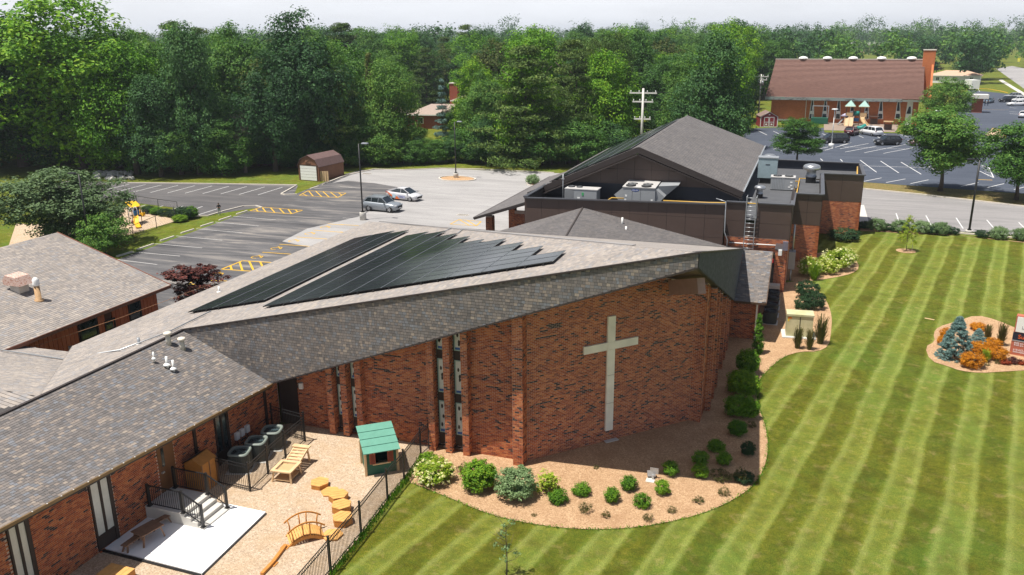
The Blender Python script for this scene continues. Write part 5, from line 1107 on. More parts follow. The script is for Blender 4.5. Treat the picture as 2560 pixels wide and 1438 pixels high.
# activity ramp table
a, b = G(*zp(350, 470)), G(*zp(640, 300)); c = (a+b)/2; d = b-a; ang = math.atan2(d.y, d.x)
f0 = G(*zp(430, 520)); t = thing('sand_table', tuple(G(*zp(470, 470))), 'pale wooden sand table joined to a stepped ramp on the wood chips', 'play table', None, 0.)
ax = (G(*zp(600, 260))-G(*zp(440, 420))); rr = math.atan2(ax.y, ax.x); t.rotation_euler = (0, 0, rr)
for a in (-.42, .42):
    for b in (-.42, .42): MB().bar((a*1.15, b*1.1, 0), (a*.95, b*.95, .55), .08, .06).build('leg', M_PALEW, t)
m = MB(); m.box((0, -.42, .58), (1.05, .16, .06)).box((0, .42, .58), (1.05, .16, .06)).box((-.45, 0, .58), (.16, .68, .06)).box((.45, 0, .58), (.16, .68, .06)); m.build('table_rim', M_PALEW, t); MB().box((0, 0, .5), (.78, .7, .04)).build('sand_tray', plain('sand', (.50, .34, .17), .9), t); MB().box((0, 0, .14), (.9, .8, .04)).build('lower_shelf', M_PALEW, t)
for i in range(5): x = .60+i*.19; z = .5+i*.06; MB().box((x, 0, z), (.175, .62, .04)).build('ramp_slat', M_PALEW, t)
for b in (-.34, .34): MB().bar((.5, b, .46), (1.5, b, .76), .05, .1).build('ramp_rail', M_PALEW, t); MB().bar((1.58, b, 0), (1.45, b*.9, .78), .07, .06).build('ramp_leg', M_PALEW, t)
MB().box((1.52, 0, .82), (.26, .85, .05)).build('ramp_top', M_PALEW, t)
# hexagonal stumps
for i, (x, y, h) in enumerate([(800, 555, .26), (905, 620, .10), (985, 690, .32), (1018, 800, .36), (1028, 925, .36), (925, 1055, .12)]):
    p = G(*zp(x, y)); t = thing('hexagon_platform', tuple(p), 'hexagonal orange wooden stepping platform, number %s of the curved row from the sand table' % ['one', 'two', 'three', 'four', 'five', 'six'][i] if False else ['low hexagonal stepping block nearest the sand table, first of the curve', 'flattest hexagonal stepping block, second of the curve from the sand table', 'hexagonal stepping block, third of the curve from the sand table', 'tall hexagonal stepping block, fourth of the curve, middle of the yard', 'tall hexagonal stepping block, fifth of the curve, against the fence', 'flat hexagonal stepping block beside the arched bridge'][i], 'play block', 'hexagonal stepping blocks', .3*i)
    R0 = .42; m = MB(); m.prism([(R0*math.cos(k*math.pi/3), R0*math.sin(k*math.pi/3)) for k in range(6)], 0, h-.04); m.build('block_side', M_ORW, t)
    for k in range(4):
        y0, y1 = -R0*.9+k*R0*.45+.006, -R0*.9+(k+1)*R0*.45-.006; hx = lambda yy: R0*1.03-abs(yy)/math.tan(math.pi/3)
        MB().prism([(-hx(y0), y0), (hx(y0), y0), (R0*1.03, 0), (hx(y1), y1), (-hx(y1), y1), (-R0*1.03, 0)] if y0 < 0 < y1 else [(-hx(y0), y0), (hx(y0), y0), (hx(y1), y1), (-hx(y1), y1)], h-.04, h).build('plank', plain('orange_deck_wood', (.62, .33, .10), .6, var=.15, scale=4), t)
# arched bridge
a, b = G(*zp(500, 1165)), G(*zp(850, 1080)); c = (a+b)/2; rz = math.atan2((b-a).y, (b-a).x); Lb_ = (b-a).length
t = thing('play_bridge', tuple(c), 'small arched orange wooden footbridge with curved hand rails', 'play bridge', None, rz)
M_DK = plain('orange_deck_wood', (.62, .33, .10), .6)
arc = lambda x, hh=.28: hh*(1-(2*x/Lb_)**2)
for i in range(14):
    x = -Lb_/2+(i+.5)*Lb_/14; sl = -8*.28*x/Lb_**2; o = MB().box((0, 0, 0), (Lb_/14-.01, .75, .03)).build('plank', M_DK, t); o.location = (x, .4, arc(x)+.1); o.rotation_euler = (0, -math.atan(sl), 0)
for y in (.02, .78):
    pts = [(-Lb_/2+i*Lb_/10, y, arc(-Lb_/2+i*Lb_/10)) for i in range(11)]; m = MB()
    for q in range(10): m.bar(pts[q], pts[q+1], .05, .14)
    m.build('side_beam', M_ORW, t); m = MB()
    for q in range(10): m.bar(tuple(Vector(pts[q])*1.06+Vector((0, 0, .62))), tuple(Vector(pts[q+1])*1.06+Vector((0, 0, .62))), .05, .05)
    m.build('hand_rail', M_ORW, t)
    for q in (1, 4, 6, 9): MB().tube([pts[q], (pts[q][0]*.98, y, pts[q][2]+.35), (pts[q][0]*1.08, y, pts[q][2]+.62)], .028, 6).build('baluster', M_ORW, t)
a, b = G(*zp(455, 1165)), G(*zp(330, 1335)); t = thing('balance_beam', tuple(a), 'long orange wooden balance beam lying on the chips below the bridge', 'balance beam'); MB().bar(a+Vector((0, 0, .1)), b+Vector((0, 0, .1)), .13, .1).build('beam', M_ORW, t, world=True); MB().bar(b+Vector((0, 0, .1)), G(*zp(220, 1450))+Vector((0, 0, .1)), .13, .1).build('beam', M_ORW, t, world=True)
for q in (a, b): MB().box((q.x, q.y, .03), (.3, .3, .06)).build('beam_foot', M_ORW, t, world=True)
c = G(308, 1436); t = thing('play_platform', tuple(c), 'orange wooden platform cut off by the bottom edge of the photo', 'platform'); MB().box((0, -.5, .15), (1.1, 1.1, .3)).build('platform_body', M_ORW, t)
for i in range(5): MB().box((-.44+i*.22, -.5, .32), (.21, 1.12, .03)).build('plank', M_DK, t)
# playhouse
pa_, pb_ = G(*zp(1270, 452)), G(*zp(1570, 400)); c = (pa_+pb_)/2; rz = math.atan2((pb_-pa_).y, (pb_-pa_).x); wH = (pb_-pa_).length
t = thing('playhouse', tuple(c), 'small green wooden playhouse with a mint green shed roof and red shutters', 'playhouse', None, rz)
M_GRN = plain('dark_green_board', (.008, .095, .06), .6); M_MINT = plain('mint_green_board', (.11, .29, .22), .5, var=.08); M_RSH = plain('red_shutter', (.36, .08, .04), .6)
dH = 1.2; hf, hb = 1.22, 1.4
m = MB(); m.box2((-wH/2, 0, 0), (wH/2, .04, .55)).box2((-wH/2, 0, 1.12), (wH/2, .04, hf)).box2((-wH/2, 0, .55), (-wH/2+.32, .04, 1.12)).box2((wH/2-.32, 0, .55), (wH/2, .04, 1.12)); m.box2((-wH/2, .04, 0), (-wH/2+.04, dH, hf)).box2((wH/2-.04, .04, 0), (wH/2, dH, hf)).box2((-wH/2, dH, 0), (wH/2, dH+.04, hf)); m.build('wall_panel', M_GRN, t)
for x in (-wH/2-.04, wH/2+.04):
    for y in (-.02, dH+.04): MB().box2((x-.05, y-.05, 0), (x+.05, y+.05, hf+.02)).build('corner_post', M_PALEW, t)
MB().box2((-wH/2+.28, -.07, .52), (wH/2-.28, .02, .57)).build('window_sill', M_PALEW, t); m = MB(); prev = None
for i in range(9): x = (-1+i/4)*(wH/2-.32); q = (x, -.03, 1.02+.22*math.sqrt(max(0, 1-(x/(wH/2-.30))**2))); m.bar(prev, q, .05, .05) if prev else None; prev = q
m.build('window_arch', M_PALEW, t)
for s in (-1, 1):
    MB().box2((s*(wH/2-.28)-.13*(1 if s > 0 else 1), -.05, .58), (s*(wH/2-.28)+.13, -.02, 1.12)).build('shutter', M_RSH, t); m = MB()
    for k in range(8): m.box((s*(wH/2-.28), -.06, .62+k*.06), (.2, .02, .02))
    m.build('shutter_louvre', plain('dark_red', (.20, .04, .02), .6), t)
zr0, zr1 = hf+.05, hf+.55
for k in range(4):
    f0_, f1_ = k/4, (k+1)/4; y0_, y1_ = -.3+f0_*(dH+.75), -.3+f1_*(dH+.75); z0_, z1_ = zr0+f0_*(zr1-zr0), zr0+f1_*(zr1-zr0)
    m = MB(); m.slab([(-wH/2-.14, y0_, z0_+.03*0), (wH/2+.14, y0_, z0_), (wH/2+.14, y1_+.02, z1_-.03), (-wH/2-.14, y1_+.02, z1_-.03)], .03); m.build('roof_board', M_MINT, t)
MB().add([(-wH/2, 0, hf), (-wH/2, dH+.3, hf), (-wH/2, dH+.3, zr1-.12), (-wH/2+.03, 0, hf), (-wH/2+.03, dH+.3, hf), (-wH/2+.03, dH+.3, zr1-.12)], [(0, 1, 2), (5, 4, 3), (0, 2, 5, 3)]).build('gable_panel', M_GRN, t)
# flood light in the bed
p = G(*(1200+1700/3.994, 1078+500/3.994)); t = thing('flood_light', tuple(p), 'grey ground flood light on a concrete slab among the round shrubs', 'flood light'); MB().box((0, 0, .05), (.5, .5, .06)).build('base_slab', M_KERB, t); MB().box((.12, .16, .2), (.12, .12, .3)).build('bracket', M_GALV, t); m = MB().box((.1, .2, .45), (.48, .2, .36)); o = m.build('lamp_housing', plain('dull_aluminium', (.36, .34, .32), .5, .4), t); o.rotation_euler = (-.5, 0, .3); MB().box((.15, .38, .5), (.5, .02, .4)).build('visor', M_GALV, t); t.scale = (.75, .75, .75)
# utility cabinet (pale green transformer)
ua_, ub_ = G(*zr(1540, 1195)), G(*zr(1815, 1215)); rz = math.atan2((ub_-ua_).y, (ub_-ua_).x); wC = (ub_-ua_).length; c = (ua_+ub_)/2
hC = ZAT(ua_.x, ua_.y, 560+950/4.23)
t = thing('transformer_cabinet', tuple(c), 'large pale yellow green transformer cabinet on a concrete pad beside grasses', 'transformer', None, rz); t_ = NT('pale_green_paint'); M_TR = t_.out(t_.ramp(t_.noise(.9, 5, .6, t_.obj()), [(.35, (.44, .43, .23)), (.65, (.62, .58, .38))]), .6)
MB().box((0, .5, .04), (wC+.5, 1.6, .1)).build('base_slab', M_CONC, t); MB().box2((-wC/2, 0, .09), (-.012, .95, hC-.12)).build('cabinet_half', M_TR, t); MB().box2((.012, 0, .09), (wC/2, .95, hC-.12)).build('cabinet_half', M_TR, t); MB().box2((-wC/2-.04, -.05, hC-.12), (wC/2+.04, 1., hC)).build('lid', M_TR, t)
MB().box2((-wC/2+.05, -.012, hC-.32), (-wC/2+.28, 0, hC-.2)).build('warning_label', plain('orange_label', (.7, .2, .02), .5), t); MB().box2((-wC/2+.05, -.012, hC-.5), (-wC/2+.14, 0, hC-.33)).build('warning_label', plain('yellow_label', (.75, .55, .04), .5), t); MB().box2((-.02, -.02, .2), (.02, .0, hC-.2)).build('door_seam', M_BLACK, t)
# church sign at the right edge
zs = lambda x, y: (2300+x/6.535, 740+y/6.535)
sa_, sb_ = G(*zs(1455, 955)), G(*zs(1700, 1000)); dS = (sb_-sa_).normalized(); rz = math.atan2(dS.y, dS.x)
zt = lambda y: ZAT(sa_.x, sa_.y, 740+y/6.535); HS = zt(320)
t = thing('church_sign', tuple(sa_), 'brick red church sign with a white logo panel, dark message board and worship times', 'sign', None, rz); wS = 3.0
M_SRED = plain('sign_brick_red', (.42, .12, .07), .6); M_SNAV = plain('message_board_navy', (.012, .016, .035), .4)
z1_, z2_ = zt(720), zt(590)
MB().box2((0, 0, 0), (wS, .5, z1_-.02)).build('sign_base', M_SRED, t); MB().box2((.02, .0, z1_), (wS, .5, z2_)).build('message_board', M_SNAV, t); MB().box2((.05, .02, z2_+.02), (wS, .5, HS)).build('logo_cabinet', M_SRED, t); MB().box2((.12, -.01, z2_+.06), (wS-.1, .02, HS-.05)).build('logo_panel', M_WHITE, t); MB().box2((.03, -.02, z1_-.02), (wS, .52, z1_+.04)).build('board_trim', M_GALV, t)
LM = plain('sign_letter_white', (.8, .8, .8), .5); LO = plain('sign_letter_orange', (.8, .13, .02), .5); LG = plain('sign_letter_grey', (.25, .25, .27), .5)
text_obj('sign_lettering', 'Lutheran Church', .26, LG, (.42, -.02, z2_+.36), (math.pi/2, 0, 0), t, align='LEFT'); text_obj('sign_lettering', 'Sunday', .36, LO, (.3, -.012, (z1_+z2_)/2+.02), (math.pi/2, 0, 0), t, align='LEFT')
for i, (s_, f_) in enumerate((('8:00 am & 10:30 am', .86), ('9:20 am - Sunday School', .72), ('618-632-5562', .40), ('faithofallon.org', .26))): text_obj('sign_lettering', s_, .155, LM, (.16, -.012, z1_*f_), (math.pi/2, 0, 0), t, align='LEFT')
m = MB(); cx, cz = .75, (z2_+HS)/2+.18
for k in range(4): a = k*math.pi/2+math.pi/4; m.lathe([(.1, 0), (.1, .012)], c=(0, 0, 0), n=12) if False else None
for k, mt in enumerate((M_SRED, M_GRN, M_SRED, M_GRN)):
    a = k*math.pi/2+math.pi/4; q = MB(); q.add([(cx+.13*math.cos(a)+.1*math.cos(b/12*math.tau), -.018, cz+.13*math.sin(a)+.1*math.sin(b/12*math.tau)) for b in range(12)], [tuple(range(12))]); q.build('logo_petal', mt, t)
# dead edging strips on the lawn
for i, (a, b, lab) in enumerate([(z7(1720, 660), z7(1800, 675), 'short pale wooden stake strip lying on the lawn') if False else ((1800+1720/3.36, 600+660/3.36), (1800+1800/3.36, 600+675/3.36), 'short pale strip lying on the lawn left of the sign bed')]):
    A, B = G(*a), G(*b); t = thing('lath_strip', tuple(A), lab, 'wooden strip'); MB().bar(A+Vector((0, 0, .03)), B+Vector((0, 0, .03)), .1, .03).build('strip', M_PALEW, t, world=True)
# ---------------------------------------------------------------- lamps, poles
def lamp_post(base, top_py, label, base_h=.0, col=M_BLACK, head='box', rb=.35, side=1, grp='car park lamp posts', rp=.07):
    p = G(*base); h = ZAT(p.x, p.y, top_py); t = thing('lamp_post', tuple(p), label, 'lamp post', grp)
    if base_h: MB().lathe([(rb, 0), (rb, base_h-.04), (rb*.93, base_h)], n=16).build('concrete_base', M_CONC if col is M_BLACK else M_WHITE, t)
    MB().tube([(0, 0, base_h), (0, 0, h-.1)], [rp*1.2, rp], 10).build('pole', col, t); MB().box((0, 0, base_h+.05), (.34, .34, .1)).build('pole_foot', col, t)
    if head == 'box': MB().bar((0, 0, h-.12), (side*.5, 0, h-.06), .07, .07).build('lamp_arm', col, t); MB().box((side*.75, 0, h-.03), (.7, .36, .12), 0, .85).build('lamp_head', M_GALV if side > 0 else col, t)
    else: MB().lathe([(.12, h-.35), (.14, h-.2), (.48, h-.16), (.55, h-.08), (.4, h), (0, h+.04)], n=18).build('lamp_head', plain('lamp_white', (.66, .68, .68), .4), t)
    return t
lamp_post((908, 550), 357, 'black lamp post on a concrete base beside the grey crossover car', .85); lamp_post((1140, 446), 303, 'black lamp post on the oval island of the pale car park', .75)
lamp_post((229, 640), 433, 'dark lamp post standing in front of the large grey green bush tree', 0, M_BLACK, side=-1); lamp_post((2422, 583), 398, 'tall black lamp post at the edge of the front lawn by the drive', .3, M_BLACK, side=-1, rp=.09)
lamp_post(zb(1100, 945), 272, 'white disc lamp post with a round white base among the dark cars', .7, M_WHITE, 'disc', .45, grp='white disc lamps of the neighbouring car park'); lamp_post(z3(460, 1060), 266, 'white disc lamp post left of the lot, behind the hall roof', .7, M_WHITE, 'disc', .45, grp='white disc lamps of the neighbouring car park'); lamp_post((2330, 395), 276, 'white disc lamp post rising out of the trees in front of the round tree', .7, M_WHITE, 'disc', .45, grp='white disc lamps of the neighbouring car park')
M_POLE = plain('weathered_pole', (.62, .60, .57), .8)
def utility_pole(base, top_py, label, arms, col=M_POLE, r=.16, transformer=0):
    p = G(*base); h = ZAT(p.x, p.y, top_py); t = thing('utility_pole', tuple(p), label, 'utility pole', 'utility poles'); MB().tube([(0, 0, 0), (0, 0, h)], [r*1.2, r*.8], 8).build('pole', col, t)
    for dz, wl_ in arms:
        MB().box((0, 0, h-dz), (wl_, .14, .2)).build('crossarm', M_POLE, t)
        for x in (-wl_*.45, -wl_*.15, wl_*.15, wl_*.45): MB().lathe([(.05, 0), (.09, .08), (.05, .16), (.09, .24), (.03, .32)], c=(x, 0, h-dz+.07), n=8).build('insulator', M_WHITE, t)
    for k in range(transformer): MB().lathe([(.3, 0), (.3, .9), (.2, 1.0)], c=((k-.5*(transformer-1))*.75, -.35, h-2.4), n=12).build('transformer', M_GALV, t)
    return t, p, h
u1 = utility_pole((1602, 402), 221, 'tall pale utility pole with three crossarms behind the hall roof', [(.7, 4.2), (2.0, 3.2), (4.6, 2.6)], r=.2)
u2 = utility_pole((1895, 300), 186, 'utility pole with two grey transformers left of the red brick church', [(.5, 3.2), (1.2, 2.6)], r=.17, transformer=2)
u3 = utility_pole((1837, 290), 202, 'utility pole with a single grey transformer among the trees', [(.5, 2.4)], r=.15, transformer=1)
for i, (a, b, k) in enumerate([(u1, u2, 0), (u1, u3, 1.4)]):
    t = thing('power_line', (0, 0, 0), ['power lines strung from the tall pale pole to the transformer pole', 'lower power lines strung from the pale pole into the trees'][i], 'power lines')
    for j in (-1.2, 0, 1.2):
        A, B = a[1]+Vector((j, 0, a[2]-.4-k*2)), b[1]+Vector((j*.6, 0, b[2]-.4-k)); pts = [A.lerp(B, f/10)-Vector((0, 0, 4*1.5*(f/10)*(1-f/10))) for f in range(11)]; MB().tube(pts, .02, 4).build('wire', M_BLACK, t)
# ---------------------------------------------------------------- barn shed and red shed
def gambrel(name, fa, fb, depth, h, label, wallm, roofm, style):
    A, B = G(*fa), G(*fb); rz = math.atan2((B-A).y, (B-A).x); w_ = (B-A).length; t = thing(name, tuple((A+B)/2), label, 'shed', None, rz)
    if style == 'gambrel': prof = [(-w_/2, 0), (w_/2, 0), (w_/2, h*.56), (w_*.34, h*.84), (0, h), (-w_*.34, h*.84), (-w_/2, h*.56)]
    else: prof = [(-w_/2, 0), (w_/2, 0), (w_/2, h*.68), (0, h), (-w_/2, h*.68)]
    n = len(prof); m = MB(); m.add([(x, y, z) for y in (0, depth) for x, z in prof], [tuple(range(n)), tuple(range(n, 2*n))[::-1], (0, n, n+1, 1), (1, n+1, n+2, 2), (0, n-1, 2*n-1, n)]); m.build('wall', wallm, t)
    rp = prof[2:]
    for (x0, z0_), (x1, z1_) in zip(rp, rp[1:]):
        m = MB(); k = 1.06; m.slab([(x0*k, -.15, z0_+.03), (x1*k, -.15, z1_+.05), (x1*k, depth+.1, z1_+.05), (x0*k, depth+.1, z0_+.03)], .06); m.build('roof', roofm, t)
    return t, w_, h
M_BARN = plain('brown_barn_board', (.19, .085, .045), .75, var=.15, scale=2); M_BROOF = plain('dull_purple_shingle', (.13, .08, .075), .9, var=.2, scale=3)
t, w_, h = gambrel('barn_shed', z4(2228, 150), z4(2378, 162), 5.6, 3.5, 'brown gambrel roof barn shed with a white garage door at the lot corner', M_BARN, M_BROOF, 'gambrel')
dw = w_*.80
for i in range(5): MB().box2((-dw/2, -.06, .1+i*.4), (dw/2, -.03, .1+(i+1)*.4-.03)).build('door_panel', M_WHITE, t)
m = MB().box2((-dw/2-.12, -.08, 0), (-dw/2, 0, 2.1)).box2((dw/2, -.08, 0), (dw/2+.12, 0, 2.1)).box2((-dw/2-.12, -.08, 2.1), (dw/2+.12, 0, 2.22)); m.build('door_frame', M_BROWNTRIM, t)
m = MB().box2((-.45, -.04, 2.4), (.45, 0, 3.0)); m.build('loft_door', plain('brown_barn_door', (.25, .12, .065), .7), t); MB().bar((-.4, -.06, 2.45), (.4, -.06, 2.95), .06, .03).bar((-.45, -.06, 2.4), (.45, -.06, 2.4), .06, .03).bar((-.45, -.06, 3.0), (.45, -.06, 3.0), .06, .03).build('loft_brace', M_BROWNTRIM, t)
c = G(*z4(2415, 160)); t = thing('wood_pallet', tuple(c), 'weathered wooden pallet leaning against the barn shed side', 'pallet', None, .2)
for i in range(4): MB().box((-.5+i*.33, 0, .7), (.26, .04, 1.4)).build('plank', M_PALEW, t)
MB().box((0, .05, .4), (1.3, .05, .1)).box((0, .05, 1.1), (1.3, .05, .1)).build('pallet_rail', M_WW, t)
M_RED = plain('barn_red', (.24, .018, .022), .6)
t, w_, h = gambrel('red_shed', zb(110, 655), zb(352, 655), 4.6, 3.1, 'dark red garden shed with white trim and double doors by the church', M_RED, plain('brown_grey_shingle', (.19, .13, .11), .9), 'gable')
m = MB()
for x in (-w_/2+.06, w_/2-.06): m.box2((x-.07, -.03, 0), (x+.07, .0, h*.68))
m.bar((-w_/2, -.03, h*.68), (0, -.03, h-.02), .05, .14).bar((w_/2, -.03, h*.68), (0, -.03, h-.02), .05, .14); m.box2((-w_/2, -.03, 0), (w_/2, 0, .08)); m.build('white_trim', M_WHITE, t)
for s in (-1, 1):
    x0_, x1_ = sorted((s*.04, s*w_*.29)); d_ = MB().box2((x0_, -.04, .1), (x1_, -.01, 2.05)).build('door', M_RED, t); m = MB()
    for a_, b_, c_, e_ in ((x0_, .1, x0_+.1, 2.05), (x1_-.1, .1, x1_, 2.05), (x0_, .1, x1_, .2), (x0_, 1.95, x1_, 2.05), (x0_, .95, x1_, 1.05)): m.box2((a_, -.06, b_), (c_, -.045, e_))
    m.build('door_trim', M_WHITE, d_); MB().box(((x0_+x1_)/2, -.05, .55), (.36, .03, .3)).build('door_vent', M_WHITE, d_)
MB().box((0, -.03, h*.82), (.34, .03, .2)).build('gable_vent', M_WHITE, t)
# ---------------------------------------------------------------- neighbour's red brick church
wr0, wr1 = G(1925, 303), G(2300, 314)
dN = (wr1-wr0).normalized(); rzN = math.atan2(dN.y, dN.x)
NC = thing('brick_church', tuple(wr0), 'long orange brick church with a tall brown ribbed roof and narrow slanted windows', 'church', None, rzN)
M_OBR = NT('orange_brick_far'); t = M_OBR; bk = t.n('TexBrick'); bk.inputs['Scale'].default_value = 1; bk.inputs['Brick Width'].default_value = .4; bk.inputs['Row Height'].default_value = .16; bk.inputs['Mortar Size'].default_value = .012; bk.inputs['Color1'].default_value = (.54, .165, .05, 1); bk.inputs['Color2'].default_value = (.47, .135, .042, 1); bk.inputs['Mortar'].default_value = (.36, .14, .07, 1)
sx_ = t.n('SeparateXYZ'); t.l(t.obj(), sx_.inputs[0]); cx_ = t.n('CombineXYZ'); t.l(t.math('ADD', sx_.outputs[0], sx_.outputs[1]), cx_.inputs[0]); t.l(sx_.outputs[2], cx_.inputs[1]); t.l(cx_.outputs[0], bk.inputs['Vector'])
M_OBR = t.out(t.mix(.3, bk.outputs['Color'], t.ramp(t.noise(.5, 4, .6, t.obj()), [(.3, (.3, .3, .3)), (.7, (.7, .7, .7))]), 'OVERLAY'), .9)
WN = (G(2290, 314)-wr0).length
def nz(px, py, yoff=0.):   # local (x, z) on a plane parallel to the front wall
    r = Vector(ray(px, py)); o = Vector(CAM); nrm = Vector((-dN.y, dN.x, 0)); q = o+r*((wr0+nrm*yoff-o).dot(nrm)/r.dot(nrm)); return (q-wr0).dot(dN), q.z
xe0, ze0 = nz(*zb(185, 235), -1.2); xe1, _ = nz(*zb(2090, 265), -1.2); xe2, _ = nz(2310, 243, -1.2)
HE = ze0
ridY = 8.; xr0, zr = nz(1940, 148, ridY); xr1, _ = nz(2312, 152, ridY)
D2 = 16.
m = MB(); m.box2((0, 0, 0), (WN, D2, HE-.1)); m.build('wall', M_OBR, NC)
m = MB(); m.add([(0, 0, HE-.1), (0, D2, HE-.1), (0, ridY, zr-.3), (.3, 0, HE-.1), (.3, D2, HE-.1), (.3, ridY, zr-.3)], [(0, 1, 2), (5, 4, 3), (0, 2, 5, 3), (1, 4, 5, 2)]); m.build('gable_wall', M_OBR, NC)
t_ = NT('brown_ribbed_tile'); f = t_.noise(2, 5, .6, t_.mapv(t_.obj(), (.6, .6, 3))); M_TILE = t_.out(t_.ramp(f, [(.3, (.16, .085, .068)), (.7, (.225, .125, .10))]), .8)
n = 34; m = MB()
P0, P1 = Vector((xe0, -1.2, HE)), Vector((xr0, ridY, zr)); Q0, Q1 = Vector((xe2, -1.2, HE)), Vector((xr1, ridY, zr))
curve = lambda f: f+.045*math.sin(f*math.pi)*-1
for i in range(n):
    f0, f1 = i/n, (i+1)/n
    def pt(A, B, f): q = A.lerp(B, f); q.z = A.z+(B.z-A.z)*(f-.06*math.sin(math.pi*f)); return q
    a, b, c, d = pt(P0, P1, f0), pt(Q0, Q1, f0), pt(Q0, Q1, f1), pt(P0, P1, f1); up = Vector((0, -.06, .10)); course = MB().add([a, b, b+up, a+up, d, c], [(0, 1, 2, 3), (3, 2, 5, 4)]); course.build('roof_course', M_TILE, NC)
m = MB(); m.add([P1, Q1, (xr1, D2+1, HE), (xr0, D2+1, HE)], [(0, 1, 2, 3)]); m.build('rear_roof', M_TILE, NC)
t_ = NT('verdigris_gutter'); M_GUT = t_.out(t_.ramp(t_.noise(1.2, 5, .7, t_.mapv(t_.obj(), (.5, 1, 1))), [(.35, (.08, .09, .09)), (.5, (.30, .31, .31)), (.65, (.22, .33, .29))]), .5, .3)
MB().box2((xe0, -1.5, HE-.55), (xe1, -.9, HE+.06)).build('gutter', M_GUT, NC); MB().box2((xe1, -1.0, HE-.5), (xe2, -.7, HE-.1)).build('fascia_board', M_WHITE, NC)
MB().box2((xe0, -1.2, HE-.6), (xe1, 0, HE-.54)).build('soffit', M_FASC, NC)
MB().box2((xr0-.1, ridY-.25, zr-.06), (xr1, ridY+.25, zr+.08)).build('ridge_cap', M_KERB, NC)
for px in (918, 1098, 1290, 1502, 1727):
    x, _ = nz(1700+px/2.977, 143, ridY); t = MB().lathe([(1.0, 0), (1.0, .2), (.85, .4), (.5, .55), (0, .6)], c=(x, ridY+.3, zr+.02), n=16).build('ridge_vent', M_WHITE, NC)
# chimney tower at the right end
cx0, cz1 = nz(*z3(1818, 376), ridY-1.5); cx1, _ = nz(*z3(1908, 376), ridY-1.5)
MB().box2((cx0, ridY-1.5, HE-1), (cx1, ridY+1.2, cz1)).build('chimney', M_OBR, NC); MB().box2((cx0-.1, ridY-1.6, cz1), (cx1+.1, ridY+1.3, cz1+.18)).build('chimney_cap', M_KERB, NC)
m = MB(); m.add([(cx1-.5, ridY-1.5, zr-1), (cx1-.5, -.2, HE-.3), (cx1-.5, -.2, 0), (cx1-.5, ridY+1, 0), (cx1-.1, ridY-1.5, zr-1), (cx1-.1, -.2, HE-.3), (cx1-.1, -.2, 0), (cx1-.1, ridY+1, 0)], [(0, 1, 2, 3), (7, 6, 5, 4), (0, 4, 5, 1), (1, 5, 6, 2)]); m.build('end_wall', M_OBR, NC)
M_NAV = plain('dark_blue_glass', (.012, .018, .032), .15, spec=.8)
for k, (tx, bx) in enumerate([(847, 825), (1030, 1003), (1215, 1192), (1407, 1385), (1605, 1588), (1802, 1783), (2045, 2025)]):
    (xt, zt_), (xb, zb_) = nz(*zb(tx, 255)), nz(*zb(bx, 545)); _, zm_ = nz(*zb(bx, 432)); wn = MB(); w0, w1 = .42, 1.15
    def tr(z): f = (zt_-z)/(zt_-zb_); xc = xt+(xb-xt)*f; hw_ = (w0+(w1-w0)*f)/2; return xc-hw_, xc+hw_
    def quad(mb, za_, zb2, y, ins=0.):
        a, b = tr(za_), tr(zb2); mb.add([(b[0]+ins, y, zb2), (b[1]-ins, y, zb2), (a[1]-ins, y, za_), (a[0]+ins, y, za_), (b[0]+ins, y+.1, zb2), (b[1]-ins, y+.1, zb2), (a[1]-ins, y+.1, za_), (a[0]+ins, y+.1, za_)], [(0, 1, 2, 3), (7, 6, 5, 4), (0, 4, 5, 1), (1, 5, 6, 2), (2, 6, 7, 3), (3, 7, 4, 0)])
    quad(wn, zt_, zb_, -.08); w = wn.build('window', M_WHITE, NC); g = MB(); quad(g, zt_-.2, zm_, -.11, .13); g.build('pane', M_NAV, w); g = MB(); quad(g, zb_+1.1, zb_+.1, -.11, .13); g.build('basement_pane', M_NAV, w)
(xa, za_), (xb, zb_) = nz(*zb(2205, 262)), nz(*zb(2160, 632)); m = MB(); m.add([(xb-.65, -.1, zb_), (xb+.65, -.1, zb_), (xa+.6, -.1, za_), (xa-.45, -.1, za_), (xb-.65, .05, zb_), (xb+.65, .05, zb_), (xa+.6, .05, za_), (xa-.45, .05, za_)], [(0, 1, 2, 3), (0, 4, 5, 1), (1, 5, 6, 2), (2, 6, 7, 3), (3, 7, 4, 0)]); w = m.build('white_panel', M_WHITE, NC); (xc, z1), (xd, z2) = nz(*zb(2195, 370)), nz(*zb(2178, 470)); MB().add([(xd-.42, -.13, z2), (xd+.42, -.13, z2), (xc+.2, -.13, z1), (xc-.15, -.13, z1)], [(0, 1, 2, 3)]).build('pane', M_NAV, w)
for px in (752, 930): (xa, za_), (xb, zb_) = nz(*zb(760, 262)), nz(*zb(738, 540)); 
MB().bar((xa, -.06, za_), (xb, -.06, zb_), .2, .1).build('corner_downpipe', M_WHITE, NC)
# church playground deck
deck = gp(zb(1000, 560), zb(2040, 590), zb(2020, 720), zb(1990, 730), zb(1000, 700)); sheet('playground_surface', deck, .05, plain('grey_brown_mat', (.26, .20, .16), .95, var=.15, scale=1), th=.1); sheet('lawn_strip', gp(zb(2045, 640), zb(2300, 640), zb(2200, 760), zb(2000, 745), zb(1010, 735), zb(1000, 705), zb(1990, 733)), .06, M_GRASS)
M_TAN = plain('tan_plastic', (.48, .33, .18), .5); M_TEAL = plain('teal_plastic', (.015, .22, .19), .5); M_TROOF = plain('pale_teal_roof', (.25, .42, .38), .6); M_BLUEP = plain('blue_plastic', (.02, .16, .42), .5); M_POST = plain('brown_post', (.12, .07, .05), .6)
pg = G(*zb(1420, 640)); PG = thing('playground_tower', tuple(pg), 'twin tower playground with teal pyramid roofs and tan slides before the brick church', 'playground', None, rzN)
s_ = scale_at(pg)
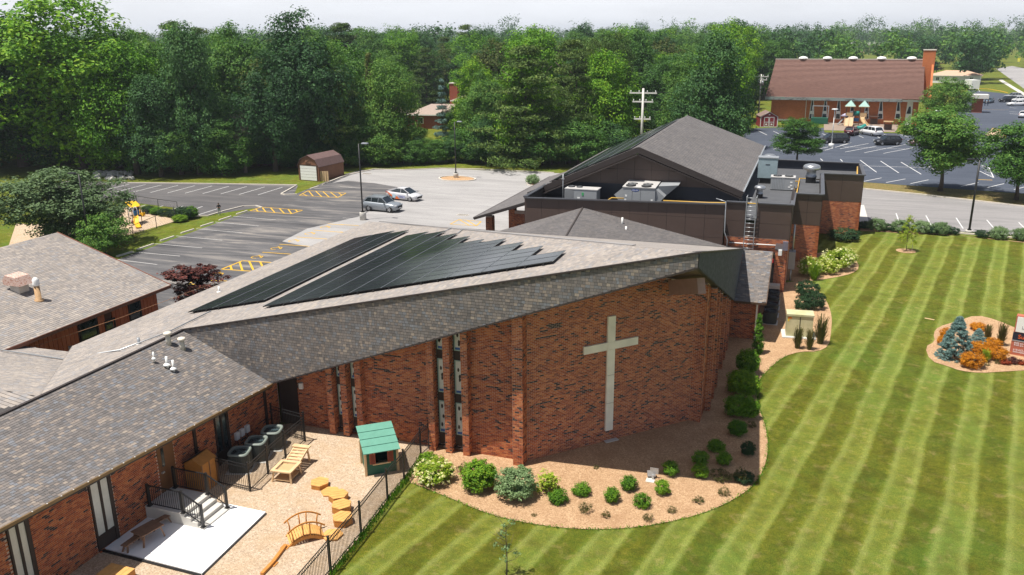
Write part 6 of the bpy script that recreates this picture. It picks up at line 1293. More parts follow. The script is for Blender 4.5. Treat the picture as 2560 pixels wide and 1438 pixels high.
for k, px in enumerate((1345, 1522)):
    x = (px-1420)/5.565/s_*1.0; hd = 1.7; ht = (640-385)/5.565/s_*1.03
    for a in (-1, 1):
        for b in (-1, 1): MB().box2((x+a*.7-.07, 1+b*.7-.07, 0), (x+a*.7+.07, 1+b*.7+.07, ht)).build('tower_post', M_POST, PG)
    MB().box((x, 1, hd), (1.5, 1.5, .1)).build('deck', M_POST, PG); MB().add([(x-1.05, -.05, ht), (x+1.05, -.05, ht), (x+1.05, 2.05, ht), (x-1.05, 2.05, ht), (x, 1, ht+1.25)], [(3, 2, 1, 0), (0, 1, 4), (1, 2, 4), (2, 3, 4), (3, 0, 4)]).build('pyramid_roof', M_TROOF, PG); MB().box((x, 1, ht-.02), (2.1, 2.1, .12)).build('roof_trim', M_TAN, PG); MB().box((x, .3, hd+.6), (1.3, .08, .9)).build('guard_panel', M_TAN, PG)
x = (1345-1420)/5.565/s_; m = MB(); m.add([(x-.75, .25, 1.75), (x+.75, .25, 1.75), (x+.85, -1.8, .15), (x-.85, -1.8, .15), (x-.75, .25, 1.62), (x+.75, .25, 1.62), (x+.85, -1.8, .02), (x-.85, -1.8, .02)], [(0, 1, 2, 3), (7, 6, 5, 4), (0, 4, 5, 1), (1, 5, 6, 2), (2, 6, 7, 3), (3, 7, 4, 0)])
for q in (-.8, 0, .8): m.bar((x+q, .25, 1.85), (x+q*1.1, -1.8, .28), .08, .22)
m.build('double_slide', M_TAN, PG)
x = (1522-1420)/5.565/s_; pts = [(x-.1, .2, 1.8), (x-.1, -.4, 1.5), (x+.25, -1.1, .95), (x+.8, -1.8, .4), (x+1.1, -2.2, .15)]; m = MB()
for a, b in zip(pts, pts[1:]): m.bar(a, b, .75, .08); m.bar((a[0]-.38, a[1], a[2]+.1), (b[0]-.38, b[1], b[2]+.1), .07, .25); m.bar((a[0]+.38, a[1], a[2]+.1), (b[0]+.38, b[1], b[2]+.1), .07, .25)
m.build('curved_slide', M_TAN, PG)
MB().tube([((1385-1420)/5.565/s_, 1, 2.5), ((1478-1420)/5.565/s_, 1, 2.5)], .48, 12).build('tunnel', M_TEAL, PG); MB().box(((1430-1420)/5.565/s_, 1, 1.2), (1.4, .1, .7)).build('climbing_panel', M_BLUEP, PG); MB().bar(((1280-1420)/5.565/s_, .5, 1.6), ((1205-1420)/5.565/s_, -.3, .2), .5, .08).build('ladder_ramp', M_GALV, PG); MB().lathe([(1.0, 1.9), (0, 2.5)], c=((1285-1420)/5.565/s_, .8, 0), n=12).build('umbrella', plain('pale_lilac', (.45, .42, .55), .7), PG)
p = G(*zb(1525, 695)); t = thing('tunnel_toy', tuple(p), 'teal curved crawl tube lying behind the white minivan', 'play tube'); MB().tube([(-.9, -.2, .35), (0, 0, .45), (.7, .3, .9)], .42, 10).build('tube_body', M_TEAL, t)
p = G(*zb(1100, 570)); t = thing('toy_panel_wall', tuple(p), 'cream play panel wall with orange dots beside the playground', 'play panel', None, rzN); MB().box((0, 0, 1.1), (2.6, .12, 1.8)).build('panel_board', plain('cream_panel', (.66, .60, .38), .6), t)
for k in range(4): MB().lathe([(.16, 0), (.16, .04)], c=(0, 0, 0), n=10).build('panel_dot', plain('orange_dot', (.6, .2, .03), .5), t); o = t.children[-1]; o.location = (-.9+k*.6, -.09, 1.6-.4*(k % 2)); o.rotation_euler = (math.pi/2, 0, 0)
p = G(*zb(935, 610)); t = thing('green_playhouse', tuple(p), 'green square play structure with slim poles left of the towers', 'play structure', None, rzN); MB().box((0, 0, .7), (3.4, 2., 1.2)).build('green_panel', M_GRN, t)
for a in (-1.6, 1.6):
    for b in (-.9, .9): MB().box((a, b, 1.9), (.08, .08, 3.8)).build('pole', M_GALV, t)
MB().box((0, 0, 3.8), (3.3, .1, .1)).box((0, -.9, 3.8), (3.3, .1, .1)).build('top_bar', M_GALV, t)
for (x, y), lab, mt in [((1690, 620), 'brown wooden play cabin right of the towers', M_POST), ((1885, 700), 'beige toy car shelter at the right end of the playground', M_TAN)]:
    p = G(*zb(x, y)); t = thing('play_cabin', tuple(p), lab, 'play cabin', None, rzN)
    for a in (-.7, .7):
        for b in (-.6, .6): MB().box((a, b, .8), (.1, .1, 1.6)).build('corner_post', M_POST, t)
    MB().box((0, 0, 1.7), (1.8, 1.5, .15)).build('cabin_roof', mt, t); MB().box((0, .55, .6), (1.4, .08, 1.)).build('rear_panel', M_POST, t)
p = G(*zb(1800, 590)); t = thing('climbing_frame', tuple(p), 'small red and blue climbing slide at the church wall', 'climbing frame', None, rzN); MB().bar((.3, 0, 1.6), (1.1, -.8, .15), .5, .1).build('slide', plain('red_plastic', (.32, .02, .04), .5), t); MB().box((-.6, 0, .8), (.9, .5, 1.2)).build('blue_panel', plain('faded_blue', (.06, .1, .16), .6), t)
for a in (-1, .3): MB().box((a, .3, 1.2), (.08, .08, 2.4)).build('frame_post', M_GALV, t)
p = G(*zb(475, 585)); t = thing('metal_ramp', tuple(p), 'pale grey low metal tray against the church wall beside the red shed', 'metal ramp', None, rzN); MB().box((0, 0, .35), (3.8, 1., .12)).box((0, -.5, .5), (3.8, .06, .35)).build('tray', M_GALV, t)
# ---------------------------------------------------------------- yellow slide play set and fence on the left
zq2 = lambda x, y: (240+x/7.11, 480+y/7.11)
p = G(*zq2(620, 605)); t = thing('slide_playset', tuple(p), 'yellow slide play set with a yellow canopy and white arched ladder rails', 'play set', None, -.25)
M_YP = plain('yellow_plastic', (.78, .44, .01), .45); M_WP = plain('white_tube', (.75, .76, .78), .4)
pts = [(.1, .9, 1.55), (.6, .6, 1.2), (1.1, .25, .75), (1.7, -.05, .4), (2.3, -.3, .25), (2.7, -.45, .22)]; m = MB()
for a, b in zip(pts, pts[1:]):
    m.bar(a, b, .62, .06)
    for s in (-1, 1): m.bar((a[0]+.12*s, a[1]+.3*s, a[2]+.1), (b[0]+.12*s, b[1]+.3*s, b[2]+.1), .07, .2)
m.build('slide', M_YP, t)
for y in (.45, 1.15): MB().tube([(-.3, y-.5, 0), (-.3+.1, y-.3, 2.6), (-.1, y-.2, 3.05), (.1, y-.05, 3.1), (.25, y, 2.7), (.25, y, 1.5)], .05, 8).build('arch_rail', M_WP, t)
MB().bar((-.3, .35, 2.1), (-1.9, 1., .1), .06, .06).bar((-.3, 1., 2.1), (-1.9, 1.7, .1), .06, .06).build('ladder_rail', M_WP, t)
for i in range(5): MB().bar((-.55-i*.28, .45+i*.11, 1.8-i*.38), (-.55-i*.28, 1.15+i*.11, 1.8-i*.38), .05, .05).build('rung', M_WP, t)
MB().box2((-1.0, .7, 1.45), (.2, 1.8, 1.55)).build('platform', M_POST, t); MB().box2((-.05, .75, 1.6), (.05, 1.6, 2.4)).build('blue_panel', M_BLUEP, t)
MB().slab([(-2.1, .9, 3.7), (-.5, .7, 3.0), (-.3, 2.2, 3.0), (-1.9, 2.4, 3.75)], .08).build('canopy', M_YP, t); MB().lathe([(.7, 0), (.75, .7)], c=(-.9, 1.4, 2.2), n=14).build('canopy_drum', plain('dark_maroon', (.05, .02, .02), .6), t)
for x, y in ((-1.9, 1.), (-1.8, 2.2), (-.6, .8), (-.4, 2.1)): MB().tube([(x, y, 0), (x, y, 3.3)], .05, 8).build('support_post', M_POST, t)
t.scale = (.72, .72, .62)
MB().lathe([(.02, 0), (.35, .1), (.35, .5)], c=(-.2, .7, .25), n=12).build('red_seat', plain('dull_red', (.22, .05, .05), .6), t)
def chain_fence(name, pts, h, label, mid=True):
    t = thing(name, tuple(pts[0]), label, 'fence'); mesh = MB()
    for i, (a, b) in enumerate(zip(pts, pts[1:])):
        a, b = Vector((a.x, a.y, 0)), Vector((b.x, b.y, 0)); n = max(1, int((b-a).length/3))
        for k in range(n+(1 if i == len(pts)-2 else 0)): p = a.lerp(b, k/n); MB().tube([p, p+Vector((0, 0, h))], .035, 6).build('fence_post', M_BLACK, t, world=True)
        MB().bar(a+Vector((0, 0, h)), b+Vector((0, 0, h)), .04, .04).build('top_rail', M_BLACK, t, world=True); MB().bar(a+Vector((0, 0, .08)), b+Vector((0, 0, .08)), .04, .04).build('bottom_rail', M_BLACK, t, world=True)
        d = (b-a); k = int(d.length/.3)
        for j in range(k):
            p, q = a+d*j/k, a+d*min(k, j+h/.3)/k; mesh.bar(p+Vector((0, 0, .05)), q+Vector((0, 0, h*min(1, (q-p).length/h))), .006, .006)
            p, q = a+d*(j+1)/k, a+d*max(0, j+1-h/.3)/k; mesh.bar(p+Vector((0, 0, .05)), q+Vector((0, 0, h*min(1, (q-p).length/h))), .006, .006)
    mesh.build('chain_mesh', M_BLACK, t, world=True, kind='stuff'); return t
chain_fence('chain_link_fence', gp((318, 593), (334, 597), (392, 571), (440, 555), (437, 545)), 1.3, 'black chain link fence along the near side of the slide play yard')
chain_fence('chain_link_fence', gp((300, 522), (345, 524), (398, 533), (446, 540)), 1.6, 'black chain link fence behind the yellow slide beside the dark car park')
p = G(*zq2(800, 430)); t = thing('toy_digger', tuple(p), 'small yellow and brown toy digger by the hedge in the slide yard', 'toy'); MB().box((0, 0, .25), (.9, .4, .3)).box((-.2, 0, .5), (.35, .35, .3)).build('digger_body', M_YP, t); MB().bar((.3, 0, .4), (.8, 0, .8), .1, .1).bar((.8, 0, .8), (1.0, 0, .3), .08, .08).build('digger_arm', M_BLACK, t)
# ---------------------------------------------------------------- small buildings among the trees
def house(name, base, rz, w_, d_, h, rh, wallm, roofm, label, hip=True, cat='house', windows=3):
    p = base if isinstance(base, Vector) else G(*base); t = thing(name, tuple(p), label, cat, None, rz); MB().box2((0, 0, 0), (w_, d_, h)).build('wall', wallm, t); o = .5
    x0, x1, y0, y1 = -o, w_+o, -o, d_+o; r = min(w_, d_)/2 if hip else 0
    a, b = ((r, d_/2, h+rh), (w_-r, d_/2, h+rh)) if hip else ((-o, d_/2, h+rh), (w_+o, d_/2, h+rh))
    MB().add([(x0, y0, h), (x1, y0, h), (x1, y1, h), (x0, y1, h), a, b], [(0, 1, 5, 4), (1, 2, 5), (2, 3, 4, 5), (3, 0, 4), (3, 2, 1, 0)]).build('roof', roofm, t); MB().box2((x0, y0-.03, h-.18), (x1, y0, h+.04)).box2((x1, y0, h-.18), (x1+.03, y1, h+.04)).build('fascia_board', M_WHITE, t)
    for k in range(windows): x = w_*(k+.5)/windows; w = MB().box2((x-.65, -.06, h-1.9), (x+.65, 0, h-.6)).build('window', M_WHITE, t); MB().box2((x-.52, -.09, h-1.8), (x-.04, -.06, h-.7)).build('pane', M_GLASS, w); MB().box2((x+.04, -.09, h-1.8), (x+.52, -.06, h-.7)).build('pane', M_GLASS, w)
    return t
M_TANR = plain('tan_roof', (.33, .26, .22), .9, var=.1, scale=2); M_RBR = plain('far_red_brick', (.28, .075, .04), .9, var=.15, scale=3)
h1 = house('brick_house', (1022, 322), .15, 16, 8, 3.0, 1.9, M_RBR, M_TANR, 'red brick house with tan roof glimpsed between the trees'); h2 = house('brick_house', G(1095, 318)+Vector((2, 4, 0)), .1, 14, 9, 5.4, 2., M_RBR, M_TANR, 'taller wing of the red brick house with a chimney behind it')
MB().box2((-1.4, 2, 0), (.4, 3.5, 8.8)).build('chimney', M_RBR, h2); MB().box2((-1.5, 1.9, 8.8), (.5, 3.6, 9.)).build('chimney_cap', M_KERB, h2)
house('pale_house', (790, 325), 0, 14, 9, 2.9, 1.8, M_WHITE, M_TANR, 'pale house front almost hidden behind the big dark tree'); house('pale_house', (895, 322), .1, 9, 8, 3.2, 1.8, M_RBR, M_TANR, 'small brick house corner hidden left of the spreading locust tree')
house('ranch_house', (2322, 207), -.2, 17, 10, 2.8, 1.7, M_WHITE, plain('light_tan_roof', (.52, .34, .24), .9), 'low house with a light tan hipped roof right of the brick church')
house('store_building', G(2150, 132), 0, 26, 18, 6, .6, plain('tan_far_wall', (.55, .36, .27), .9), plain('pink_far_roof', (.6, .42, .33), .9), 'pinkish tan commercial building far behind the church roof', cat='building')
house('store_building', G(2105, 112), 0, 60, 25, 6, .8, plain('white_far_wall', (.7, .7, .68), .9), plain('grey_far_roof', (.5, .5, .5), .9), 'wide white store building in the far distance between trees', cat='building')
p = G(2428, 225); t = thing('moving_trailer', tuple(p), 'white box trailer parked at the edge of the neighbouring car park', 'trailer', None, .3)
MB().box((0, 0, 1.9), (2.6, 5, 2.8)).build('trailer_box', M_WHITE, t)
for x in (-1.1, 1.1): MB().tube([(x-.12, 0, .4), (x+.12, 0, .4)], .4, 12).build('wheel', M_BLACK, t)
p = G(*za(1880, 780)); t = thing('entrance_canopy', tuple(p), 'flat white entrance canopy on a brick pier at the neighbouring car park', 'canopy', None, rzN); MB().box((0, 0, 1.7), (2.2, 2, 3.4)).build('brick_pier', M_RBR, t); MB().box((-.9, 0, 3.8), (6., 3.6, .9)).build('canopy_roof', plain('off_white_canopy', (.62, .60, .56), .7), t)
p = G(*za(2462, 130)); t = thing('road_sign', tuple(p), 'bright yellow warning sign beside the far road', 'road sign'); MB().tube([(0, 0, 0), (0, 0, 3.2)], .06, 6).build('sign_post', M_GALV, t); MB().box((0, 0, 3.2), (1.3, .06, 1.3)).build('sign_board', plain('fluoro_yellow', (.85, .75, .0), .5), t); MB().box((0, 0, 2.2), (1., .06, .6)).build('sub_plate', plain('fluoro_yellow', (.85, .75, .0), .5), t)
# boulders by the left edge of the car park
M_ROCK = plain('pale_limestone', (.52, .50, .46), .9, var=.3, scale=4)
def rock_mesh(seed):
    rr = random.Random(seed); bm = bmesh.new(); bmesh.ops.create_icosphere(bm, subdivisions=1, radius=.5)
    for v in bm.verts: v.co *= rr.uniform(.7, 1.15); v.co.z *= .65
    me = bpy.data.meshes.new('boulder'); bm.to_mesh(me); bm.free(); me.materials.append(M_ROCK); return me
RM = [rock_mesh(i) for i in range(4)]
for i in range(46):
    px, py = random.uniform(243, 330), random.uniform(434, 453); p = G(px, py-2); o = link(RM[i % 4], 'boulder', None, tuple(p+Vector((0, 0, .2))), (0, 0, random.random()*6), (random.uniform(.5, 1.3),)*3); meta(o, 'pale limestone boulder in the loose pile by the left car park corner', 'boulder', 'pale boulders piled beside the car park')
# ---------------------------------------------------------------- cars
M_TYRE = plain('tyre', (.012, .012, .013), .8); M_RIM = plain('rim', (.50, .51, .53), .3, .7); M_CGL = plain('car_glass', (.015, .022, .028), .06, spec=1.); M_HL = plain('headlight', (.6, .62, .65), .15); M_TL = plain('taillight', (.35, .01, .01), .3)
def paint(name, c, met=.3):
    t = NT(name); t.b.inputs['Coat Weight'].default_value = .6; t.b.inputs['Coat Roughness'].default_value = .05; return t.out(c, .35, met)
SPEC = {  # length, width, stations: x(0 front..1 rear), z_bottom, z_belt, half width; cabin: (x_ws_base, x_ws_top, x_rear_top, x_rear_base, z_roof)
 'suv': (4.5, 1.86, [(0, .42, .72, .62), (.03, .28, .86, .80), (.10, .24, .96, .90), (.22, .22, 1.02, .93), (.32, .22, 1.06, .93), (.5, .22, 1.08, .93), (.75, .24, 1.12, .93), (.9, .28, 1.14, .90), (.97, .34, 1.10, .84), (1., .42, .95, .72)], (.26, .42, .84, .97, 1.64), .36),
 'hatch': (4.48, 1.75, [(0, .34, .56, .55), (.03, .22, .68, .74), (.10, .18, .80, .84), (.2, .18, .90, .87), (.3, .18, .96, .875), (.5, .18, .97, .875), (.75, .2, 1.0, .87), (.9, .24, 1.05, .84), (.97, .3, 1.06, .78), (1., .4, .95, .68)], (.20, .42, .66, .97, 1.49), .32),
 'van': (5.1, 1.98, [(0, .40, .66, .65), (.03, .26, .78, .86), (.10, .22, .92, .96), (.2, .2, 1.02, .99), (.3, .2, 1.06, .99), (.5, .2, 1.08, .99), (.75, .22, 1.1, .99), (.92, .26, 1.12, .97), (.98, .34, 1.08, .92), (1., .42, .95, .82)], (.17, .36, .90, .985, 1.74), .34),
 'sedan': (4.8, 1.84, [(0, .36, .58, .6), (.03, .24, .70, .8), (.10, .2, .80, .89), (.22, .18, .88, .92), (.32, .18, .92, .92), (.5, .18, .94, .92), (.75, .2, .98, .91), (.9, .24, .98, .88), (.97, .32, .92, .82), (1., .42, .80, .7)], (.28, .45, .70, .88, 1.45), .33)}
def car(kind, pm, loc, rz, label, grp=None, decals=False):
    Lc, Wc, st_, (wb, wt, rt_, rb_, zr_), wr_ = SPEC[kind]; t = thing('parked_car', loc, label, 'car', grp, rz); X = lambda f: Lc/2-f*Lc
    m = MB(); ring = []
    for f, zb_, zt_, hw_ in st_:
        k = hw_; zm_ = zb_+(zt_-zb_)*.45
        ring.append([(X(f), -k*.9, zb_), (X(f), -k, zm_), (X(f), -k*.985, zt_-.14), (X(f), -k*.90, zt_-.03), (X(f), -k*.5, zt_+.02), (X(f), 0, zt_+.03), (X(f), k*.5, zt_+.02), (X(f), k*.90, zt_-.03), (X(f), k*.985, zt_-.14), (X(f), k, zm_), (X(f), k*.9, zb_)])
    n = 11; vs = [p for r in ring for p in r]; fs = [(i*n+j, i*n+(j+1) % n, (i+1)*n+(j+1) % n, (i+1)*n+j) for i in range(len(ring)-1) for j in range(n)]
    m.add(vs, fs+[tuple(range(n)), tuple(range((len(ring)-1)*n, len(ring)*n))[::-1]], True); body = m.build('body', pm, t)
    zbl = 1.0 if kind != 'sedan' and kind != 'hatch' else .93; hw_ = Wc/2*.93; hr = Wc/2*.74; zb_ = zbl
    base = [(X(wb), hw_), (X(rb_), hw_*.93)]; top = [(X(wt), hr), (X(rt_), hr)]
    g = MB(); g.add([(X(wb), -hw_*.92, zb_), (X(wb), hw_*.92, zb_), (X(rb_), hw_*.92, zb_+.05), (X(rb_), -hw_*.92, zb_+.05), (X(wt), -hr, zr_-.04), (X(wt), hr, zr_-.04), (X(rt_), hr, zr_-.05), (X(rt_), -hr, zr_-.05)], [(0, 1, 5, 4), (1, 2, 6, 5), (2, 3, 7, 6), (3, 0, 4, 7), (4, 5, 6, 7)]); g.build('window_glass', M_CGL, t)
    m = MB(); r = [(X(wt)+.05, hr*.98, zr_-.05), (X(wt)-.25, hr*.96, zr_+.0), ((X(wt)+X(rt_))/2, hr*.95, zr_+.03), (X(rt_)+.1, hr*.96, zr_), (X(rt_)-.08, hr*.97, zr_-.06)]; vs = []
    for x, y, z in r: vs += [(x, -y, z-.03), (x, -y*.6, z+.03), (x, 0, z+.045), (x, y*.6, z+.03), (x, y, z-.03)]
    fs = [(i*5+j, i*5+j+1, (i+1)*5+j+1, (i+1)*5+j) for i in range(4) for j in range(4)]; m.add(vs, fs, True)
    for s in (-1, 1):
        A0, B0 = (X(wb), s*hw_*.93, zb_), (X(wt), s*hr*1.0, zr_-.04); A1, B1 = (X(rb_), s*hw_*.93, zb_+.03), (X(rt_), s*hr, zr_-.05); m.bar(A0, B0, .06, .06); m.bar(A1, B1, .10 if kind in ('suv', 'van') else .07, .16 if kind != 'sedan' else .08); m.bar(B0, B1, .05, .07)
        for f in ((.52, .5), (.72, .7)) if kind != 'hatch' else ((.5, .5),): x = X(f[0]); m.bar((x, s*hw_*.94, zb_), (x+.05, s*hr*1.01, zr_-.06), .05, .07)
    m.build('roof_and_pillars', pm, t, kind=None)
    for f in (.185, .80) if kind != 'suv' else (.19, .79):
        for s in (-1, 1):
            x = X(f); y = s*(Wc/2-.12); tr = MB().lathe([(wr_*.6, -.11), (wr_*.97, -.11), (wr_, -.08), (wr_, .08), (wr_*.97, .11), (wr_*.6, .11)], n=18); wh = tr.build('wheel', M_TYRE, t); wh.location = (x, y, wr_); wh.rotation_euler = (math.pi/2, 0, 0); rm = MB().lathe([(wr_*.66, -.10), (wr_*.66, .10)], n=14)
            for q in range(5): a = q*math.tau/5; rm.bar((0, 0, -s*.115), (wr_*.6*math.cos(a), wr_*.6*math.sin(a), -s*.115), .1, .02)
            rm.build('rim', M_RIM, wh); ar = MB().lathe([(wr_*1.16, -.005), (wr_*1.16, .005)], n=18); a_ = ar.build('wheel_arch', M_TYRE, t); a_.location = (x, s*(Wc/2-.045 if kind != 'suv' else Wc/2-.03), wr_+.01); a_.rotation_euler = (math.pi/2, 0, 0)
    zf = st_[2][2]
    for s in (-1, 1):
        MB().box((X(.045), s*Wc/2*.66, zf-.16), (.30, .34, .12), s*-.35).build('headlight', M_HL, t); MB().box((X(.975), s*Wc/2*.74, st_[-3][2]-.12), (.22, .26, .16), s*.35).build('taillight', M_TL, t); MB().box((X(wb)-.25, s*(Wc/2+.06), zbl+.03), (.12, .2, .13)).build('mirror', pm, t)
    MB().box((X(.01), 0, zf-.32), (.14, .9, .22)).build('grille', M_TYRE, t); MB().box((X(-.002), 0, zf-.46), (.05, .36, .1)).build('number_plate', M_WHITE, t); MB().box((X(1.0), 0, zf-.2), (.05, .36, .1)).build('number_plate', M_WHITE, t)
    if kind == 'suv':
        for s in (-1, 1): MB().bar((X(wt)-.1, s*hr*.92, zr_+.05), (X(rt_), s*hr*.92, zr_+.05), .04, .04).build('roof_rail', M_GALV, t)
    return t
def place(pf, pr): # ground pixel under front and rear wheel (near side)
    a, b = G(*pf), G(*pr); return a, b, math.atan2((a-b).y, (a-b).x)
a, b, rz = place((880+960/10.27, 440+950/10.27), (880+430/10.27, 440+905/10.27)); c = (a+b)/2+Vector((-math.sin(rz), math.cos(rz), 0))*.82; car('suv', paint('slate_grey_paint', (.27, .30, .33)), tuple(c), rz, 'grey crossover car parked beside the black lamp post')
a, b, rz = place((880+1505/10.27, 440+665/10.27), (880+1005/10.27, 440+610/10.27)); c = (a+b)/2+Vector((-math.sin(rz), math.cos(rz), 0))*.76; PC = car('hatch', paint('silver_white_paint', (.60, .60, .62), .1), tuple(c), rz, 'white hatchback with orange and yellow side graphics')
def decal(mb, pts, y): mb.add([(x, y, z) for x, z in pts], [tuple(range(len(pts)))])
for pts, col in (([(-2.05, .95), (-1.85, .98), (-1.15, .62), (-1.25, .42)], (.75, .16, .04)), ([(-.75, .22), (-.05, .22), (-.55, .55)], (.75, .42, .02)), ([(-1.2, .62), (-1.0, .78), (-.75, .75), (-.62, .55), (-.8, .32), (-1.1, .32)], (.45, .58, .66)), ([(-.4, .72), (.75, .66), (.75, .36), (-.2, .36)], (.36, .38, .52))):
    m = MB(); decal(m, pts, -.895); m.build('side_graphic', plain('graphic_%d' % int(col[0]*100), col, .4), PC)
text_obj('side_lettering', 'solar', .3, plain('lettering_indigo', (.08, .08, .2), .5), (.2, -.90, .52), (math.pi/2, 0, 0), PC)
BLK = paint('black_paint', (.012, .013, .016)); WHP = paint('white_car_paint', (.75, .75, .76), 0.); MAR = paint('maroon_paint', (.06, .008, .014)); SIL = paint('silver_paint', (.40, .41, .43)); BRN = paint('dusty_rose_paint', (.20, .11, .11))
def far_car(kind, pm, pc, rz, label): p = G(*pc); return car(kind, pm, tuple(p), rz, label, 'cars in the neighbouring car park')
far_car('van', BLK, zb(1135, 880), rzN+math.radians(205), 'black car behind the white disc lamp post, nearest the lot trees'); far_car('suv', BLK, zb(1880, 905), rzN+math.radians(208), 'black crossover alone in the aisle of the church car park'); far_car('suv', MAR, zb(1385, 770), rzN+math.radians(75), 'dark maroon car parked beside the white minivan'); far_car('van', WHP, zb(1655, 770), rzN+math.radians(125), 'white minivan parked nose to the church playground')
far_car('suv', BLK, za(1060, 1090), rzN+math.radians(70), 'black car half hidden behind the green lot tree'); far_car('suv', BRN, za(1130, 1240), rzN+math.radians(205), 'dusty rose car mostly hidden under the lot tree'); far_car('suv', SIL, za(1740, 1180), rzN+math.radians(75), 'silver car behind the branches of the lot tree')
far_car('sedan', paint('blue_grey_paint', (.10, .15, .19)), za(2055, 650), rzN+math.radians(250), 'blue grey car standing in the far aisle by two people'); far_car('suv', BLK, za(2310, 640), rzN+math.radians(205), 'black car behind the white cars at the right edge'); far_car('suv', SIL, za(2390, 590), rzN+math.radians(200), 'silver car in the back row at the right edge'); far_car('sedan', WHP, za(2440, 690), rzN+math.radians(195), 'white car in front of the row at the right edge'); far_car('suv', WHP, za(2450, 640), rzN+math.radians(195), 'white crossover behind the front white car at the right edge'); far_car('sedan', WHP, za(2540, 850), rzN+math.radians(75), 'white car cut off at the right edge, nearest of the white cars')
# ---------------------------------------------------------------- people
def person(pos, h, face, top, legs, label, arms='folded', scale=1.):
    t = thing('person', pos, label, 'person', None, face)
    V = [(0, 0, .95), (0, .01, 1.12), (0, .02, 1.32), (0, .02, 1.46), (0, .0, 1.55), (0, -.01, 1.66), (0, -.01, 1.76)]
    R = [(.16, .12), (.15, .11), (.18, .12), (.14, .1), (.06, .06), (.09, .105), (.06, .07)]; E = [(i, i+1) for i in range(6)]
    for s in (-1, 1):
        b = len(V); V += [(s*.10, 0, .88), (s*.11, -.01, .5), (s*.115, .03, .09), (s*.12, -.12, .04)]; R += [(.095, .1), (.06, .06), (.045, .045), (.04, .03)]; E += [(0, b), (b, b+1), (b+1, b+2), (b+2, b+3)]
        b = len(V); V += [(s*.2, .02, 1.42), (s*.27, .02, 1.16), (s*.12, -.22, 1.12), (s*.02, -.26, 1.14)]; R += [(.065, .065), (.048, .048), (.036, .036), (.035, .03)]; E += [(3, b), (b, b+1), (b+1, b+2), (b+2, b+3)]
    me = bpy.data.meshes.new('body'); me.from_pydata(V, E, []); o = link(me, 'body', t); sk = o.modifiers.new('skin', 'SKIN'); sk.use_smooth_shade = True
    for i, r in enumerate(R): me.skin_vertices[0].data[i].radius = r
    me.skin_vertices[0].data[0].use_root = True
    o.modifiers.new('sub', 'SUBSURF').levels = 1; o.modifiers['sub'].render_levels = 1
    tt = NT('figure_'+label.split()[0]+str(len(label))); s = tt.n('SeparateXYZ'); tt.l(tt.obj(), s.inputs[0])
    # clothing by height above the feet: shoes, trousers, top, skin
    zn = tt.math('MULTIPLY', s.outputs[2], 1/1.85); c = tt.ramp(zn, [(0, (.03, .03, .03)), (.045, legs), (.525, top), (.815, (.30, .17, .11))], 'CONSTANT'); yy = tt.math('LESS_THAN', s.outputs[1], -.10); zz = tt.math('GREATER_THAN', s.outputs[2], 1.0); z3_ = tt.math('LESS_THAN', s.outputs[2], 1.25)
    c = tt.mix(tt.math('MULTIPLY', tt.math('MULTIPLY', yy, zz), z3_), c, (.30, .17, .11)); me.materials.append(tt.out(c, .8))
    bm = bmesh.new(); bmesh.ops.create_uvsphere(bm, u_segments=12, v_segments=8, radius=.115); [setattr(v, 'co', Vector((v.co.x*.95, v.co.y*1.02+.015, max(v.co.z, -.02)+1.70))) for v in bm.verts]; hm = bpy.data.meshes.new('hair'); bm.to_mesh(hm); bm.free(); hm.materials.append(plain('dark_hair', (.02, .014, .01), .7)); link(hm, 'hair', t)
    t.scale = (h/1.82,)*3; return t
p = G(549, 538); ds = math.atan2((Vector(CAM)-p).y, (Vector(CAM)-p).x)+math.pi/2
person(tuple(p), ZAT(p.x, p.y, 507), ds, (.012, .012, .014), (.36, .40, .42), 'person in a black T-shirt and pale grey trousers standing on the grass strip')
for i, (x, y) in enumerate([(2000, 690), (2040, 690)]): p = G(*za(x, y)); person(tuple(p), 1.75, ds, (.02, .04, .09), (.03, .05, .1), ['person in dark blue left of the pair beside the blue grey car', 'person in dark blue right of the pair beside the blue grey car'][i])
# ---------------------------------------------------------------- foliage
def leaf_mat(name, stops, tr=.22, var=.25):
    t = NT(name); g = t.n('NewGeometry'); o = t.n('ObjectInfo'); nse = t.noise(.55, 3, .6, t.obj())
    v = t.math('ADD', t.math('MULTIPLY', g.outputs['Random Per Island'], .35), t.math('MULTIPLY', nse, .65)); v = t.math('ADD', v, t.math('MULTIPLY', t.math('SUBTRACT', o.outputs['Random'], .5), var))
    c = t.ramp(v, stops); t.l(c, t.b.inputs['Base Color']); t.b.inputs['Roughness'].default_value = .62; t.b.inputs['Specular IOR Level'].default_value = .25
    tl = t.n('BsdfTranslucent'); t.l(t.mix(1., c, (1.1, 1.25, .55), 'MULTIPLY'), tl.inputs['Color']); mx = t.n('MixShader'); mx.inputs[0].default_value = tr; t.l(t.b.outputs[0], mx.inputs[1]); t.l(tl.outputs[0], mx.inputs[2]); t.l(mx.outputs[0], t.t.nodes['Material Output'].inputs['Surface']); return t.m
